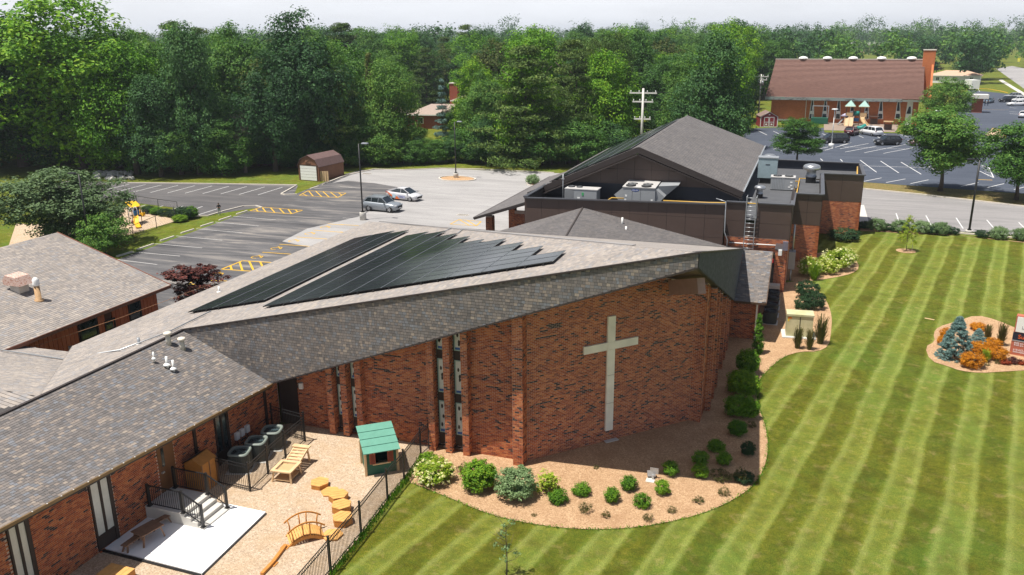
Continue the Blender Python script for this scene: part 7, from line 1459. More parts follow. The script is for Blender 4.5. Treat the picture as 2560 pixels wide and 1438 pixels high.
LM_ = {
 'mid': leaf_mat('leaf_mid', [(.25, (.028, .085, .014)), (.45, (.058, .155, .024)), (.6, (.10, .215, .032)), (.8, (.17, .28, .045))]),
 'bright': leaf_mat('leaf_bright', [(.25, (.04, .13, .008)), (.45, (.085, .22, .010)), (.6, (.15, .31, .014)), (.8, (.26, .40, .02))]),
 'dark': leaf_mat('leaf_dark', [(.25, (.018, .058, .020)), (.45, (.036, .105, .030)), (.6, (.06, .15, .042)), (.8, (.10, .20, .055))]),
 'pine': leaf_mat('leaf_pine', [(.25, (.035, .075, .016)), (.45, (.07, .13, .026)), (.6, (.115, .18, .036)), (.8, (.18, .24, .06))], .1),
 'olive': leaf_mat('leaf_olive', [(.25, (.05, .075, .015)), (.5, (.10, .13, .028)), (.8, (.18, .19, .05))]),
 'blue': leaf_mat('leaf_blue', [(.25, (.10, .19, .18)), (.5, (.21, .33, .31)), (.8, (.38, .50, .46))], .05),
 'grey': leaf_mat('leaf_grey', [(.25, (.065, .115, .045)), (.5, (.12, .19, .08)), (.8, (.21, .28, .13))]),
 'purple': leaf_mat('leaf_purple', [(.25, (.03, .008, .008)), (.45, (.07, .018, .016)), (.62, (.12, .04, .032)), (.8, (.24, .06, .045))]),
 'gold': leaf_mat('leaf_gold', [(.25, (.30, .10, .004)), (.5, (.52, .20, .008)), (.8, (.75, .34, .012))]),
 'box': leaf_mat('leaf_box', [(.25, (.04, .12, .008)), (.5, (.11, .25, .012)), (.8, (.27, .38, .02))]),
 'lime': leaf_mat('leaf_lime', [(.25, (.10, .20, .008)), (.5, (.22, .33, .02)), (.8, (.45, .47, .06))]),
 'yew': leaf_mat('leaf_yew', [(.25, (.012, .04, .016)), (.5, (.03, .075, .028)), (.8, (.06, .12, .045))]),
 'reed': leaf_mat('leaf_reed', [(.25, (.06, .075, .02)), (.5, (.13, .12, .035)), (.8, (.25, .18, .07))]),
 'flower': leaf_mat('flower_cream', [(.2, (.62, .62, .15)), (.5, (.80, .78, .38)), (.8, (.88, .86, .62))], .1),
 'red': leaf_mat('leaf_red', [(.25, (.12, .02, .01)), (.5, (.30, .05, .015)), (.8, (.5, .12, .03))]),
 'sage': leaf_mat('leaf_sage', [(.25, (.09, .16, .06)), (.5, (.17, .26, .11)), (.8, (.30, .40, .2))])}
M_BARK = plain('bark', (.085, .065, .05), .9, var=.3, scale=5); M_DEAD = plain('dead_wood', (.25, .21, .18), .9, var=.2, scale=3)
def leaf_quads(P, N, size, rng, asp=.62):
    """leaf quads at P with normals roughly N"""
    n = len(P); r = rng.normal(size=(n, 3)); N = N+r*.55; N /= np.linalg.norm(N, axis=1)[:, None]+1e-9
    u = np.cross(N, rng.normal(size=(n, 3))); u /= np.linalg.norm(u, axis=1)[:, None]+1e-9; v = np.cross(N, u); s = size*(.6+.8*rng.random((n, 1)))
    u = u*s*.5; v = v*s*.5*asp; bend = N*s*.10
    V = np.stack([P-u-bend*0, P-v+bend, P+u-bend, P+v+bend], 1); return V.reshape(-1, 3)
def crown_pts(rng, nclump, per, rx, ry, rz, cz, rc, shape='round', shell=.45, flat=.75):
    d = rng.normal(size=(nclump, 3)); d /= np.linalg.norm(d, axis=1)[:, None]; rad = shell+(1-shell)*rng.random((nclump, 1))**.6
    if shape == 'round': C = d*rad*np.array([rx, ry, rz]); C[:, 2] = np.where(C[:, 2] < -.55*rz, C[:, 2]*.6, C[:, 2])
    elif shape == 'cone':
        h = rng.random((nclump, 1))**1.25; a = rng.random((nclump, 1))*math.tau; rr = (1-h)**.8*(.35+.65*rng.random((nclump, 1))**.5)+.03; C = np.hstack([np.cos(a)*rr*rx, np.sin(a)*rr*ry, (h*2-1)*rz])
    elif shape == 'layer':
        k = 9; lay = np.floor(k*rng.random((nclump, 1))**1.7); h = (lay+.5*rng.random((nclump, 1)))/k; a = rng.random((nclump, 1))*math.tau; wob = .75+.35*np.sin(a*3+lay*1.7); rr = wob*(1-h)**.65*(.2+.8*rng.random((nclump, 1))**.5); C = np.hstack([np.cos(a)*rr*rx, np.sin(a)*rr*ry, (h*2-1)*rz])
    elif shape == 'lobe':
        k = 7; lc = rng.normal(size=(k, 3)); lc /= np.linalg.norm(lc, axis=1)[:, None]; lc[:, 2] = lc[:, 2]*1.0; lc[0] = (0, 0, .9); lc[1] = (.5, .2, -.6); lc *= .54; li = rng.integers(0, k, nclump); C = (lc[li]+d*rad*.52)*np.array([rx, ry, rz])
    elif shape == 'column': h = rng.random((nclump, 1)); a = rng.random((nclump, 1))*math.tau; rr = np.sin(np.clip(h*1.05+.08, 0, 1)*math.pi)**.35*(.6+.4*rng.random((nclump, 1))); C = np.hstack([np.cos(a)*rr*rx*(1.1-.6*h), np.sin(a)*rr*ry*(1.1-.6*h), (h*2-1)*rz])
    q = rng.normal(size=(nclump, per, 3)); q /= np.linalg.norm(q, axis=2)[:, :, None]; rr = rng.random((nclump, per, 1))**.4; sz = (.6+.8*rng.random((nclump, 1, 1)))*rc
    P = C[:, None, :]+q*rr*sz*np.array([1, 1, flat]); Nn = q*1.0+(C/np.array([rx, ry, rz]))[:, None, :]*.9+np.array([0, 0, .75]); P = P.reshape(-1, 3)+np.array([0, 0, cz]); return P, Nn.reshape(-1, 3)
def crown_mesh(name, mat, seed, **k):
    rng = np.random.default_rng(seed); size = k.pop('size'); asp = k.pop('asp', .62); P, Nn = crown_pts(rng, **k); V = leaf_quads(P, Nn, size, rng, asp); return npmesh(name, V, np.arange(len(V)).reshape(-1, 4), mat)
def trunk_mesh(name, h, r, seed, limbs=7, spread=4., top=.6, mat=None, fine=0):
    rr = random.Random(seed); m = MB(); pts = [(0, 0, -.2)]; x = y = 0
    for i in range(1, 6): x += rr.uniform(-.04, .04)*h*.3; y += rr.uniform(-.04, .04)*h*.3; pts.append((x, y, h*i/5))
    m.tube(pts, [r*1.25]+[r*(1-.16*i) for i in range(1, 6)], 8)
    for i in range(limbs):
        f = rr.uniform(top*.55, .98); k = min(4, int(f*5)); p = Vector(pts[k]).lerp(Vector(pts[k+1]), f*5-k) if k < 5 else Vector(pts[5]); a = rr.uniform(0, math.tau); L0 = spread*rr.uniform(.6, 1.1)*(1.2-f*.5)
        q = p+Vector((math.cos(a)*L0*.5, math.sin(a)*L0*.5, L0*.35)); s = q+Vector((math.cos(a+.3)*L0*.5, math.sin(a+.3)*L0*.5, L0*.5)); m.tube([p, q, s], [r*.38, r*.24, r*.08], 6)
        for j in range(fine):
            b = q.lerp(s, rr.random()) if rr.random() < .6 else p.lerp(q, .3+.7*rr.random()); e = b+Vector((rr.gauss(0, 1), rr.gauss(0, 1), rr.gauss(.3, .6)))*L0*.28; f2 = e+(e-b)*.6+Vector((rr.gauss(0, .3), rr.gauss(0, .3), -.1))*L0*.15; m.tube([b, e, f2], [r*.08, r*.05, r*.02], 4, cap=False)
    return m.mesh(name, mat or M_BARK, fix=False)
# kinds: (crown mesh list, trunk mesh) built for a tree 1 unit = real metres at 16 m tall
KIND = {}
def kind(key, leaf, shape, n, per, rx, rz, cz, rc, size, th, tr, seeds=(1, 2), flat=.75, shell=.45, limbs=7, asp=.62):
    KIND[key] = [(crown_mesh('crown', LM_[leaf], s, nclump=n, per=per, rx=rx, ry=rx*.95, rz=rz, cz=cz, rc=rc, shape=shape, shell=shell, flat=flat, size=size, asp=asp), trunk_mesh('trunk', th*.8, tr, s+5, limbs, rx*.5)) for s in seeds]
kind('maple', 'bright', 'lobe', 400, 72, 7.0, 7.9, 8.3, 1.2, .33, 12, .42, (1, 2))
kind('oak', 'mid', 'lobe', 400, 70, 7.0, 7.8, 8.2, 1.2, .33, 12, .4, (3, 4))
kind('dark', 'dark', 'lobe', 400, 70, 6.8, 7.9, 8.2, 1.2, .33, 12, .4, (5, 6))
kind('round', 'mid', 'round', 300, 46, 6.0, 6.6, 9.3, 1.2, .40, 10, .35, (7,))
kind('lot', 'mid', 'lobe', 360, 60, 6.6, 6.2, 9.9, 1.1, .34, 9, .3, (21, 22), .6)
kind('pine', 'pine', 'layer', 420, 40, 6.4, 7.6, 8.4, .95, .40, 15, .32, (8, 9), .35, asp=.35)
kind('scots', 'pine', 'round', 200, 42, 4.2, 4.6, 11.6, 1.0, .36, 13, .26, (10,), .5, asp=.35)
kind('olive', 'olive', 'lobe', 260, 46, 6.2, 7.4, 8.4, 1.1, .40, 11, .35, (11,))
kind('cypress', 'olive', 'cone', 240, 44, 3.0, 7.4, 8.2, .7, .32, 12, .25, (12,), .6)
kind('bluespruce', 'blue', 'layer', 260, 46, 3.6, 7.4, 8.0, .6, .34, 13, .2, (13,), .4, asp=.35)
kind('bush', 'mid', 'round', 150, 46, 6.5, 6.8, 7.0, 1.5, .50, 5, .3, (14, 15), .8, .3)
kind('greybush', 'grey', 'lobe', 560, 56, 7.6, 8.2, 7.6, 1.25, .36, 8, .35, (16,), .7, .3)
kind('purple', 'purple', 'lobe', 150, 46, 6.6, 6.2, 9.2, .95, .52, 12, .3, (17,), .55, .3, 11)
TR_N = {}
def tree(key, base, top_py=None, label='', width_px=None, h=None, grp=None, name=None, zrot=None, wf=1., v=None):
    p = base if isinstance(base, Vector) else G(*base); hh = h or ZAT(p.x, p.y, top_py); s = hh/16.4
    t = thing(name or 'broadleaf_tree', tuple(p), label, 'tree', grp, random.random()*6.28 if zrot is None else zrot)
    cm, tm = KIND[key][(v if v is not None else random.randrange(99)) % len(KIND[key])]
    wx = (width_px/scale_at(p)/13.0 if width_px else s*wf); t.scale = (wx, wx, s); link(cm, 'crown', t); link(tm, 'trunk', t); return t
# named foreground and mid trees (from the photograph)
tree('maple', (215, 421), -40, 'tallest bright green maple with a thick trunk at the upper left', 470, v=0); tree('dark', (60, 416), 30, 'dark green broad tree at the left edge behind the willow bush', 400); tree('oak', (-90, 430), -40, 'tall tree cut off by the upper left corner', 420)
tree('maple', (345, 436), 95, 'yellow green maple leaning right of the tallest maple', 240, v=1); tree('dark', (405, 442), 190, 'dark understory tree right of the bright maples', 190); tree('oak', (130, 413), 150, 'mid green tree standing low between the two left giants', 260)
tree('dark', (500, 436), 60, 'dense dark tree left of the grey bare crown', 200); tree('oak', (455, 437), 250, 'low mid green tree above the parking lawn', 170); tree('oak', (560, 438), 290, 'low dark tree beneath the bare grey branches', 170)
tree('dark', (765, 415), 18, 'massive dark tree rising above the barn shed', 270); tree('dark', (690, 428), 120, 'tall dark tree left of the massive dark tree', 190); tree('oak', (840, 410), 95, 'green tree just right of the massive dark tree', 150)
tree('cypress', (935, 395), 120, 'golden olive cypress beside the spreading locust', 120, name='conifer_tree'); tree('oak', (975, 405), 140, 'spreading light green locust tree in front of the brick house', 190, v=0); tree('bluespruce', (1108, 345), 178, 'blue spruce behind the brick house', 90, name='conifer_tree'); tree('maple', (1190, 345), 140, 'fresh green tree behind and right of the blue spruce', 150)
tree('pine', (1315, 412), 90, 'huge light olive green white pine in the centre of the treeline', 330, name='conifer_tree', v=0); tree('pine', (1440, 400), 105, 'green pine right behind the huge central pine', 190, name='conifer_tree', v=1); tree('scots', (1533, 372), 80, 'tall scots pine with a bare reddish trunk', 160, name='conifer_tree'); tree('scots', (1476, 372), 95, 'thinner scots pine with a bare trunk left of the tall one', 130, name='conifer_tree')
tree('olive', (1640, 290), 80, 'yellow green crown glowing above the dark treeline', 170); tree('oak', (1700, 372), 130, 'green tree behind the pale utility pole', 150); tree('dark', (1780, 350), 150, 'dark tree left of the transformer poles', 150); tree('oak', (1840, 300), 95, 'green tree beside the left end of the brick church', 120)
tree('maple', (1790, 372), 262, 'bright green low tree behind the hall roof ridge', 150, name='young_tree')
tree('lot', (1992, 412), 293, 'green lot tree in front of the church car park, left one', 150, v=1); tree('round', (2360, 322), 190, 'dense round dark green tree at the right end of the brick church', 128); tree('lot', (2350, 478), 262, 'large spreading green lot tree at the right', 250, v=0); tree('lot', (2540, 500), 300, 'green lot tree cut off by the right edge', 230, v=1)
tree('greybush', (170, 612), 408, 'large grey green willowy bush tree at the left', 300, name='bush_tree'); tree('bush', (265, 638), 515, 'bright green bushy tree right of the grey green bush tree', 130, name='bush_tree'); tree('bush', (1045, 352), 312, 'low bush hiding the left corner of the brick house', 60); tree('bush', (1150, 352), 318, 'low bush hiding the right end of the brick house', 60); tree('oak', (1128, 345), 262, 'small tree before the right half of the brick house', 55); tree('dark', (2430, 200), 95, 'dark tree beside the far road', 110); tree('purple', (2340, 185), 152, 'dark purple tree behind the tan roofed house', 60)
tree('bush', (2385, 205), 170, 'small round green tree beside the tan roofed house', 60)
t = tree('purple', (478, 790), 655, 'purple leaved ornamental tree in the courtyard beside the cedar building', 190, name='plum_tree')
for i, (b, tp, w_) in enumerate([((588, 372), 100, 150), ((615, 432), 250, 110)]):
    p = G(*b); hh = ZAT(p.x, p.y, tp); t = thing('dead_tree', tuple(p), ['bare grey dead tree with a wide fan of twigs in the treeline', 'smaller bare dead tree above the dark shrubs'][i], 'tree'); link(trunk_mesh('trunk', hh*.8, .25, 70+i, 20, hh*.2, .7, M_DEAD, 30), 'trunk', t)
# hedge of understory along the far kerb
nm = ['low broadleaf shrub filling the edge of the far wood']
for i in range(40):
    px = 870+i*17+random.uniform(-8, 8); py = 408+random.uniform(-8, 6)+max(0, (900-px)*.05); p = G(px, py); tree(random.choice(['bush', 'bush', 'oak', 'dark']), p, label='low green understory growth along the far kerb of the car park', h=random.uniform(3.6, 4.6) if 980 < px < 1190 else random.uniform(4.5, 8.5), grp='understory along the wood edge', name='woodland_shrub', wf=1.5)
for i in range(30):
    px = 290+i*17+random.uniform(-8, 8); p = G(px, 425+random.uniform(-8, 2)-(px-290)*.012); tree(random.choice(['bush', 'dark', 'dark']), p, label='dark green understory growth behind the lawn left of the barn shed', h=random.uniform(4, 8), grp='understory left of the barn shed', name='woodland_shrub', wf=1.5)
# wood behind: individual trees, nearest rows
KK = ['oak', 'oak', 'oak', 'dark', 'maple', 'olive', 'round', 'pine', 'dark', 'maple']
cnt = 0
def blocked(p):
    q = proj(p); return q
lane = [(1905, 2330)]
import itertools
pts_ = []
rr = random.Random(5)
for row in range(16):
    dist = 132+row*11.5
    halfw = dist*.70; n = int(2*halfw/11.5)
    for k in range(n):
        xw = -halfw+(k+.5)*2*halfw/n+rr.uniform(-4, 4); yw = dist+rr.uniform(-4, 4)
        v_ = _loc(np.array([xw-_T[0], yw-_T[1], 0.])); q = proj(v_)
        if q[0] < -150 or q[0] > 2700: continue
        if 1860 < q[0] and q[1] > 150 and not (q[0] < 1925 and q[1] < 300): continue
        if 1835 < q[0] < 2420 and dist < 215: continue
        if 1540 < q[0] < 1680 and dist < 150: continue
        if q[0] > 2400 and q[1] > 118: continue
        if 1000 < q[0] < 1200 and dist < 215: continue
        if 880 < q[0] < 1200 and dist < 150: continue
        if 2140 < q[0] < 2215 and dist < 330: continue
        pts_.append((v_, dist, q))
rr.shuffle(pts_)
NEARW = sorted(pts_, key=lambda a: a[1])[:230]; FARW = sorted(pts_, key=lambda a: a[1])[230:]
WL_ = {'oak': 'mid green leafy tree in the dense wood behind the car parks', 'dark': 'dark green leafy tree in the dense wood behind the car parks', 'maple': 'bright yellow green tree in the dense wood behind the car parks', 'olive': 'olive toned leafy tree in the dense wood behind the car parks', 'round': 'round crowned green tree in the dense wood behind the car parks', 'pine': 'layered pine tree in the dense wood behind the car parks'}
for v_, dist, q in NEARW:
    k = rr.choice(KK); tree(k, Vector(v_), label=WL_[k], h=rr.uniform(12.5, 22.5)+(2 if k == 'pine' else 0), grp='trees of the wood behind the car parks', name='woodland_tree', wf=rr.uniform(.85, 1.15))
# far wood: one mass of crowns
def far_wood(name, P, mats, mat, seed):
    rng = np.random.default_rng(seed); base_P, base_N = crown_pts(rng, 40, 13, 6.2, 6.2, 5.5, 8.5, 1.7, 'lobe'); VV = []
    for (x, y, s) in P:
        a = rng.random()*math.tau; R_m = np.array([[math.cos(a), -math.sin(a), 0], [math.sin(a), math.cos(a), 0], [0, 0, 1]]); q = (base_P*np.array([s, s, s*rng.uniform(.85, 1.15)]))@R_m.T+np.array([x, y, 0]); VV.append(leaf_quads(q, base_N@R_m.T, 1.35, rng))
    V = np.concatenate(VV); o = link(npmesh(name, V, np.arange(len(V)).reshape(-1, 4), mat), name); o['kind'] = 'stuff'; return o
fp = {0: [], 1: [], 2: []}
for v_, dist, q in FARW: fp[rr.randrange(3)].append((v_[0], v_[1], rr.uniform(1.0, 1.4)))
dist = 316.
while dist < 1500:
    halfw = dist*.68; st_ = 11+dist*.012; n = int(2*halfw/st_)
    for k in range(n):
        xw = -halfw+(k+.5)*2*halfw/n+rr.uniform(-4, 4); yw = dist+rr.uniform(-8, 8); v_ = _loc(np.array([xw-_T[0], yw-_T[1], 0.])); q = proj(v_)
        if 2120 < q[0] < 2215 and dist < 560: continue
        if q[0] > 2490 and dist < 420: continue
        fp[rr.randrange(3)].append((v_[0], v_[1], rr.uniform(.85, 1.65)*(1+.35*(dist > 700))))
    dist += 14+dist*.055
print('far', [len(v) for v in fp.values()])
for i, lf in enumerate(('mid', 'dark', 'olive')): far_wood('distant_woodland', fp[i], None, LM_['mid' if lf == 'olive' else lf] if lf != 'olive' else LM_['dark'], 40+i)
# ---------------------------------------------------------------- shrubs and garden plants
def shrub_mesh(name, leaf, seed, n, per, rx, rz, rc, size, shape='round', flat=.9, shell=.5, asp=.62, extra=None):
    return crown_mesh(name, LM_[leaf], seed, nclump=n, per=per, rx=rx, ry=rx, rz=rz, cz=rz*.95, rc=rc, shape=shape, shell=shell, flat=flat, size=size, asp=asp)
def stems(h, n, sp, seed, r=.012, mat=None):
    rr_ = random.Random(seed); m = MB()
    for i in range(n): a = rr_.uniform(0, math.tau); m.tube([(0, 0, 0), (math.cos(a)*sp*.4, math.sin(a)*sp*.4, h*.5), (math.cos(a)*sp, math.sin(a)*sp, h)], [r*1.4, r, r*.4], 5, cap=False)
    return m.mesh('stem', mat or M_BARK, fix=False)
SH = {'box': [shrub_mesh('foliage', 'box', 90+i, 90, 34, .40, .36, .12, .062) for i in range(2)], 'boxd': [shrub_mesh('foliage', 'yew', 95, 90, 34, .40, .36, .12, .062)], 'big': [shrub_mesh('foliage', 'box', 97, 210, 44, .72, .80, .17, .085)], 'grey': [shrub_mesh('foliage', 'sage', 98, 200, 36, .75, .68, .16, .08, flat=.6)], 'lime': [shrub_mesh('foliage', 'lime', 99, 120, 30, .6, .55, .14, .085)], 'gold': [shrub_mesh('foliage', 'gold', 100, 150, 40, .62, .45, .13, .06)], 'light': [shrub_mesh('foliage', 'sage', 101, 140, 34, .8, .5, .16, .085)], 'yew': [shrub_mesh('foliage', 'yew', 102, 160, 34, .85, .55, .18, .08, flat=.6)], 'hedge': [shrub_mesh('foliage', 'box', 103, 200, 40, .8, .95, .2, .095)],
 'loose': [shrub_mesh('foliage', 'lime', 104, 40, 22, .42, .6, .12, .075, 'lobe')], 'spruce': [shrub_mesh('foliage', 'blue', 105, 520, 60, 1.35, 1.55, .15, .10, 'cone', .55, asp=.35)], 'column': [shrub_mesh('foliage', 'box', 106, 180, 40, .34, 1.35, .12, .07, 'column')], 'red': [shrub_mesh('foliage', 'red', 107, 40, 24, .3, .2, .09, .07)], 'dkp': [shrub_mesh('foliage', 'purple', 108, 50, 26, .35, .25, .1, .07)], 'hyd': [shrub_mesh('foliage', 'lime', 109, 160, 36, 1., .75, .18, .09)], 'flow': [shrub_mesh('blossom', 'flower', 110, 95, 20, 1.05, .8, .085, .055, shell=.88)], 'herb': [shrub_mesh('foliage', 'reed', 111, 40, 22, .2, .14, .05, .035, asp=.3)]}
STM = stems(.5, 6, .2, 3)
def shrub(kd, base, wpx, hpx, label, grp=None, name='round_shrub', cat='shrub', extra=None):
    p = base if isinstance(base, Vector) else G(*base); s = scale_at(p); w_ = wpx/s; h_ = hpx/s; t = thing(name, tuple(p), label, cat, grp, random.random()*6.28)
    me = random.choice(SH[kd]); vv = list(me.vertices)[::40]; zs = [v.co.z for v in vv]; xs = [abs(v.co.x) for v in vv]; H0, W0 = max(zs)*.92, max(xs)*2*.84; t.scale = (w_/W0, w_/W0, h_/H0); link(me, 'foliage', t)
    if kd != 'herb': link(STM, 'stem', t)
    if extra: o = link(SH[extra][0], 'blossom', t); o.scale = (.7, .7, .7) if kd == 'lime' else (1, 1, 1)
    return t
zg = lambda x, y: (1200+x/3.994, 1078+y/3.994)
BX = [((780, 720), 43, 38, 'round boxwood in sun, below the loose lime shrub'), ((1015, 640), 41, 33, 'small round boxwood in sun, second of the sunny row from the left'), ((1320, 718), 41, 43, 'round boxwood in sun, third of the sunny row from the left'), ((1490, 595), 44, 40, 'round boxwood in sun, just left of the ground flood light'), ((1615, 762), 37, 39, 'round boxwood in sun, nearest the lawn edge'), ((1812, 632), 42, 40, 'round boxwood in sun, in front of the flood light'), ((1895, 445), 43, 40, 'dark boxwood at the shade edge behind the flood light'), ((2195, 470), 42, 38, 'dark boxwood at the shade edge, lowest of the shaded cluster'), ((2195, 335), 42, 38, 'dark boxwood in shade, left of the shaded cluster'), ((2435, 345), 40, 37, 'dark boxwood in shade, right of the shaded cluster'), ((2355, 205), 38, 32, 'dark boxwood in shade, farthest of the shaded cluster')]
for (x, y), w_, h_, lab in BX: shrub('box', zg(x, y-8), w_, h_*.86, lab, 'clipped round boxwoods in the front bed', 'boxwood')
shrub('big', (1197, 1222), 84, 70, 'largest bright green shrub in the front bed', name='green_shrub'); shrub('grey', (1288, 1242), 92, 74, 'grey green spreading shrub at the foot of the brick corner', name='grey_shrub'); shrub('lime', (1088, 1203), 74, 54, 'lime yellow hydrangea with cream flowers beside the fence end', name='hydrangea', extra='flow'); shrub('box', (1070, 1162), 42, 30, 'small green shrub right behind the fence post', name='green_shrub'); shrub('loose', (1365, 1228), 58, 52, 'loose lime shrub above the first boxwood', name='lime_shrub'); shrub('herb', (1160, 1180), 34, 22, 'brown dying perennial left of the largest green shrub', name='perennial')
for i, (x, y, w_, h_) in enumerate([(1055, 810, 32, 24), (1255, 865, 22, 18), (1678, 895, 25, 18), (1915, 810, 24, 14), (2180, 715, 28, 15), (2435, 640, 28, 20), (1160, 375, 14, 8), (540, 850, 14, 7), (2400, 480, 50, 24), (2600, 500, 45, 30)]): shrub('herb', zg(x, y), w_, h_, 'small front bed perennial, %s' % ['spiky one below the sunny boxwoods', 'dark one nearest the second boxwood', 'reddish one at the lawn edge', 'flat brown one right of the centre', 'low one towards the right edge', 'rightmost one in the sun', 'tiny one by the shadow edge', 'tiny one near the lawn at left', 'sparse one in the shade edge', 'dark one at the shade corner'][i], name='perennial', cat='plant')
for i, (x, y, w_, h_) in enumerate([(1868, 935, 44, 62), (1850, 985, 52, 60), (1868, 990, 46, 56), (1842, 1040, 48, 52), (1870, 1046, 40, 54), (1843, 1088, 36, 38)]): shrub('hedge', (x, y), w_*1.2, h_*1.05, 'bright green viburnum, %s' % ['farthest', 'second from the far end on the wall side', 'second from the far end on the lawn side', 'third from the far end on the wall side', 'third from the far end on the lawn side', 'nearest and smallest'][i], 'green shrubs right of the cross wall', 'hedge_shrub')
shrub('yew', (1870, 1138), 34, 34, 'small blue green shrub at the right edge of the shaded bed', name='green_shrub'); shrub('yew', (1860, 1205), 44, 26, 'flat dark shrub at the shadow corner of the bed', name='green_shrub'); shrub('herb', (1880, 1068), 22, 14, 'pale green tuft on the sunny bed edge', name='perennial', cat='plant')
shrub('column', (1892, 884), 28, 96, 'narrow columnar arborvitae beside the building corner', name='arborvitae')
for i, (x, y, w_, h_) in enumerate([(2018, 745, 50, 42), (2035, 772, 46, 44), (2006, 775, 40, 34)]): shrub('yew', (x, y), w_, h_, 'dark green spreading yew behind the transformer cabinet, %s' % ['farthest of three', 'right of three', 'left of three'][i], 'yews behind the transformer', 'yew_shrub')
for i, (x, y, w_, h_) in enumerate([(2090, 672, 70, 46), (2062, 682, 60, 34), (2110, 662, 52, 40), (2022, 690, 50, 44)]): shrub('hyd', (x, y), w_, h_, 'flowering hydrangea with cream blooms, %s in the round bed' % ['tallest', 'front left', 'right hand', 'leftmost by the brick wall'][i], 'hydrangeas in the bed by the brown hall', 'hydrangea', extra='flow')
for i, (x, y) in enumerate([(2190, 576), (2250, 580), (2302, 582), (2350, 586), (2497, 597), (2552, 601), (2600, 606)]): shrub('light', (x, y), 42, 30, 'pale rounded drive shrub, %s from the left' % ['first', 'second', 'third, behind the sapling', 'fourth', 'fifth, right of the lamp post', 'sixth', 'seventh'][i], 'pale shrubs along the drive', 'drive_shrub')
for i, (x, y) in enumerate([(2160, 572), (2220, 578), (2330, 585), (2455, 594), (2380, 586)]): shrub('yew', (x, y), 30, 18, 'low dark drive shrub, %s' % ['leftmost', 'second from the left', 'middle', 'right of the lamp post', 'left of the lamp post'][i], 'dark low shrubs along the drive', 'drive_shrub')
shrub('yew', (2110, 600), 66, 28, 'dark shrubs in the shade at the brick corner', name='green_shrub'); shrub('light', (1332, 461), 32, 24, 'yellow green shrub on the small kerbed island by the canopy', name='green_shrub')
zs2 = zs
for i, (x, y, w_, h_) in enumerate([(430, 690, 30, 24), (385, 800, 28, 22), (935, 560, 34, 18), (1170, 870, 40, 26), (975, 940, 42, 28), (1260, 1045, 44, 30), (840, 1165, 50, 36)]): shrub('gold', zs2(x, y), w_, h_, 'golden orange rounded shrub in the sign bed, %s' % ['far left behind the spruce', 'left front of the spruce', 'farthest, behind the small spruce', 'upper one right of the spruces', 'middle one right of the large spruce', 'rightmost one', 'nearest and largest'][i], 'golden shrubs around the blue spruces', 'golden_shrub')
shrub('spruce', zs2(560, 1005), 84, 100, 'larger blue spruce with a pointed top in the sign bed', name='blue_spruce', cat='tree'); shrub('spruce', zs2(925, 840), 50, 46, 'smaller blunt blue spruce behind the larger one', name='blue_spruce', cat='tree')
shrub('red', zs2(1400, 1120), 26, 12, 'low red leaved plant in front of the sign, left one', name='red_perennial', cat='plant'); shrub('dkp', zs2(1525, 1110), 26, 16, 'dark purple heuchera in front of the sign', name='purple_perennial', cat='plant'); shrub('red', zs2(1680, 1130), 22, 12, 'low red leaved plant at the right edge before the sign', name='red_perennial', cat='plant'); shrub('herb', zs2(1270, 1110), 16, 10, 'small grey tuft near the golden shrubs', name='perennial', cat='plant'); shrub('herb', zs2(1095, 1140), 14, 8, 'tiny grey tuft left in the sign bed', name='perennial', cat='plant')
# ornamental grasses
def grass_clump(base, wpx, hpx, label, grp, seed, leaf='reed'):
    p = G(*base); s = scale_at(p); w_, h_ = wpx/s/2, hpx/s; rng = np.random.default_rng(seed); n = 240; a = rng.random(n)*math.tau; r0 = w_*.35*rng.random(n); r1 = w_*(.3+.7*rng.random(n)); hh = h_*(.35+.65*rng.random(n)**1.5); d = np.stack([np.cos(a), np.sin(a), 0*a], 1); t_ = np.stack([-np.sin(a), np.cos(a), 0*a], 1)*.009
    B0 = d*r0[:, None]; M0 = d*(r0*.4+r1*.5)[:, None]+np.array([0, 0, 1])*hh[:, None]*.6; T0 = d*r1[:, None]+np.array([0, 0, 1])*hh[:, None]
    V = np.concatenate([np.stack([B0-t_, B0+t_, M0+t_*1.4, M0-t_*1.4], 1), np.stack([M0-t_*1.4, M0+t_*1.4, T0+t_*1.6, T0-t_*1.6], 1)]).reshape(-1, 3); t = thing('ornamental_grass', tuple(p), label, 'grass clump', grp); link(npmesh('blades', V, np.arange(len(V)).reshape(-1, 4), LM_[leaf]), 'blades', t)
for i, (b, w_, h_) in enumerate([((1993, 872), 30, 58), ((2023, 875), 30, 56), ((2050, 860), 44, 78), (zs2(1085, 745), 24, 46), (zs2(1315, 815), 30, 62), (zs2(1060, 1080), 28, 34), ((2035, 700), 40, 44)]): grass_clump(b, w_, h_, 'feathery brown topped grass clump, %s' % ['left one before the transformer cabinet', 'right one before the transformer cabinet', 'tall one right of the transformer cabinet', 'left one behind the golden shrubs', 'right one beside the church sign', 'green one between the golden shrubs', 'leafy one left of the hydrangeas'][i], 'ornamental grasses', 200+i, 'reed' if i not in (5, 6) else 'lime')
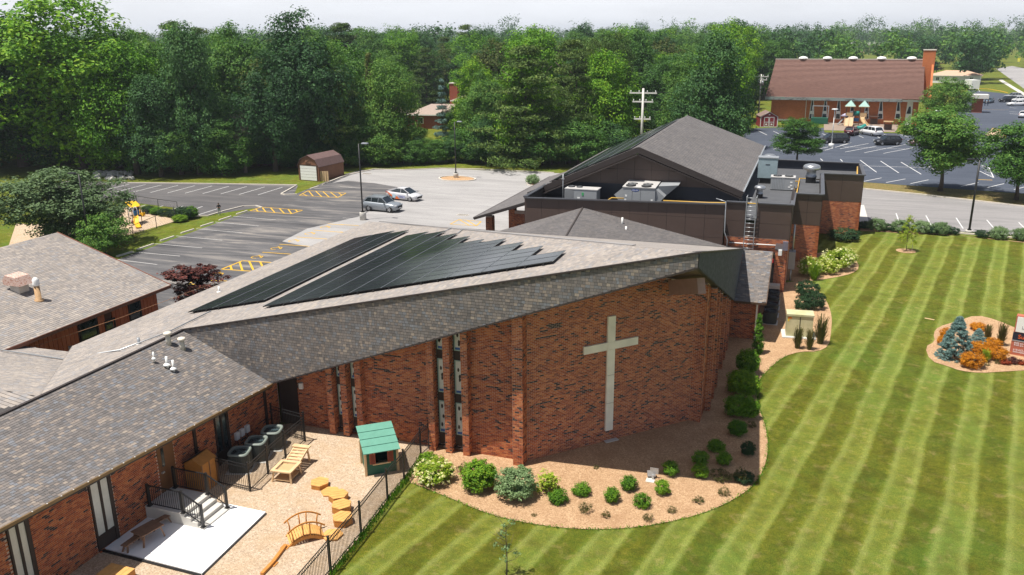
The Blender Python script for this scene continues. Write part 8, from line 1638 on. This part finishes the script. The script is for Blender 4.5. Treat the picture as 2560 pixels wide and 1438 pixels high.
# saplings
def sapling(base, top_py, wpx, label, leaf, nclump, seed, stake=True):
    p = G(*base); h_ = ZAT(p.x, p.y, top_py); w_ = wpx/scale_at(p); t = thing('sapling', tuple(p), label, 'tree'); link(crown_mesh('crown', LM_[leaf], seed, nclump=nclump, per=26, rx=w_/2, ry=w_/2, rz=h_*.38, cz=h_*.62, rc=.16, shape='cone' if stake else 'lobe', shell=.2, flat=.7, size=.09), 'crown', t); link(trunk_mesh('trunk', h_*.92, .03, seed, 14, w_*.42, .5, None, 3), 'trunk', t)
    if stake: MB().bar((.5, .1, 0), (.45, .1, 1.1), .04, .04).build('stake', M_GALV, t)
sapling((2265, 628), 538, 54, 'small young yellow green tree with a stake on the front lawn', 'lime', 95, 301); sapling((1266, 1440), 1300, 110, 'thin almost leafless sapling on the near lawn at the bottom', 'sage', 9, 302, False)
# hedges near the slide yard
for i, (x, y, w_, h_, kd) in enumerate([(372, 533, 30, 18, 'yew'), (392, 536, 30, 18, 'hedge'), (412, 540, 30, 18, 'yew'), (432, 542, 30, 18, 'yew'), (462, 548, 46, 30, 'yew'), (478, 546, 36, 30, 'hedge'), (450, 555, 34, 18, 'hedge')]): shrub(kd, (x, y), w_, h_, 'slide yard hedge shrub, '+['leftmost and yellowish', 'second from the left', 'third from the left', 'fourth from the left', 'tall dark one near the right end', 'tall one at the right end', 'low one in front of the right end'][i], 'hedge shrubs by the slide yard', 'hedge_shrub')
# grass tufts along the picket fence and bed edge: fringe
rng = np.random.default_rng(77); TB = []
for a, b in zip(FENCE[1:], FENCE[2:]):
    for k in range(260): q = a.lerp(b, rng.random())+Vector((rng.random()*.25, rng.random()*.12-.05, 0)); TB.append((q.x, q.y, .02, .05+.2*rng.random()))
nb = len(bed)
for i in range(nb):
    a, b = bed[i], bed[(i+1) % nb]
    if proj(a)[1] < 890 or proj(a)[0] < 1000 or (a.x < 0 and proj(a)[1] < 1190) or proj(a)[1] < 1120 and proj(a)[0] < 1860: continue
    for k in range(int((b-a).length*55)): q = a.lerp(b, rng.random()); TB.append((q.x+rng.normal()*.05, q.y+rng.normal()*.05, .02, .02+.05*rng.random()))
TB = np.array(TB); n = len(TB); a = rng.random(n)*math.tau; d = np.stack([np.cos(a), np.sin(a), 0*a], 1)*.02; B0 = TB[:, :3]; lean = rng.normal(size=(n, 3))*np.array([.04, .04, 0]); T0 = B0+np.array([0, 0, 1])*TB[:, 3:4]+lean
V = np.stack([B0-d, B0+d, T0+d*.4, T0-d*.4], 1).reshape(-1, 3); o = link(npmesh('grass_fringe', V, np.arange(len(V)).reshape(-1, 4), LM_['box']), 'grass_fringe'); o['kind'] = 'stuff'
# ---------------------------------------------------------------- thin summer haze
hz = bpy.data.meshes.new('haze'); hb = MB().box2((-2550, -350, -1), (2550, 4550, 60)); me = hb.mesh('haze', M_WHITE); me.materials.clear()
hm = bpy.data.materials.new('haze_air'); hm.use_nodes = True; nt2 = hm.node_tree; nt2.nodes.remove(nt2.nodes['Principled BSDF']); pv = nt2.nodes.new('ShaderNodeVolumePrincipled'); pv.inputs['Color'].default_value = (.80, .88, 1, 1); pv.inputs['Density'].default_value = .00018; pv.inputs['Anisotropy'].default_value = .2
nt2.links.new(pv.outputs[0], nt2.nodes['Material Output'].inputs['Volume']); me.materials.append(hm); ho = link(me, 'haze'); ho['kind'] = 'stuff'
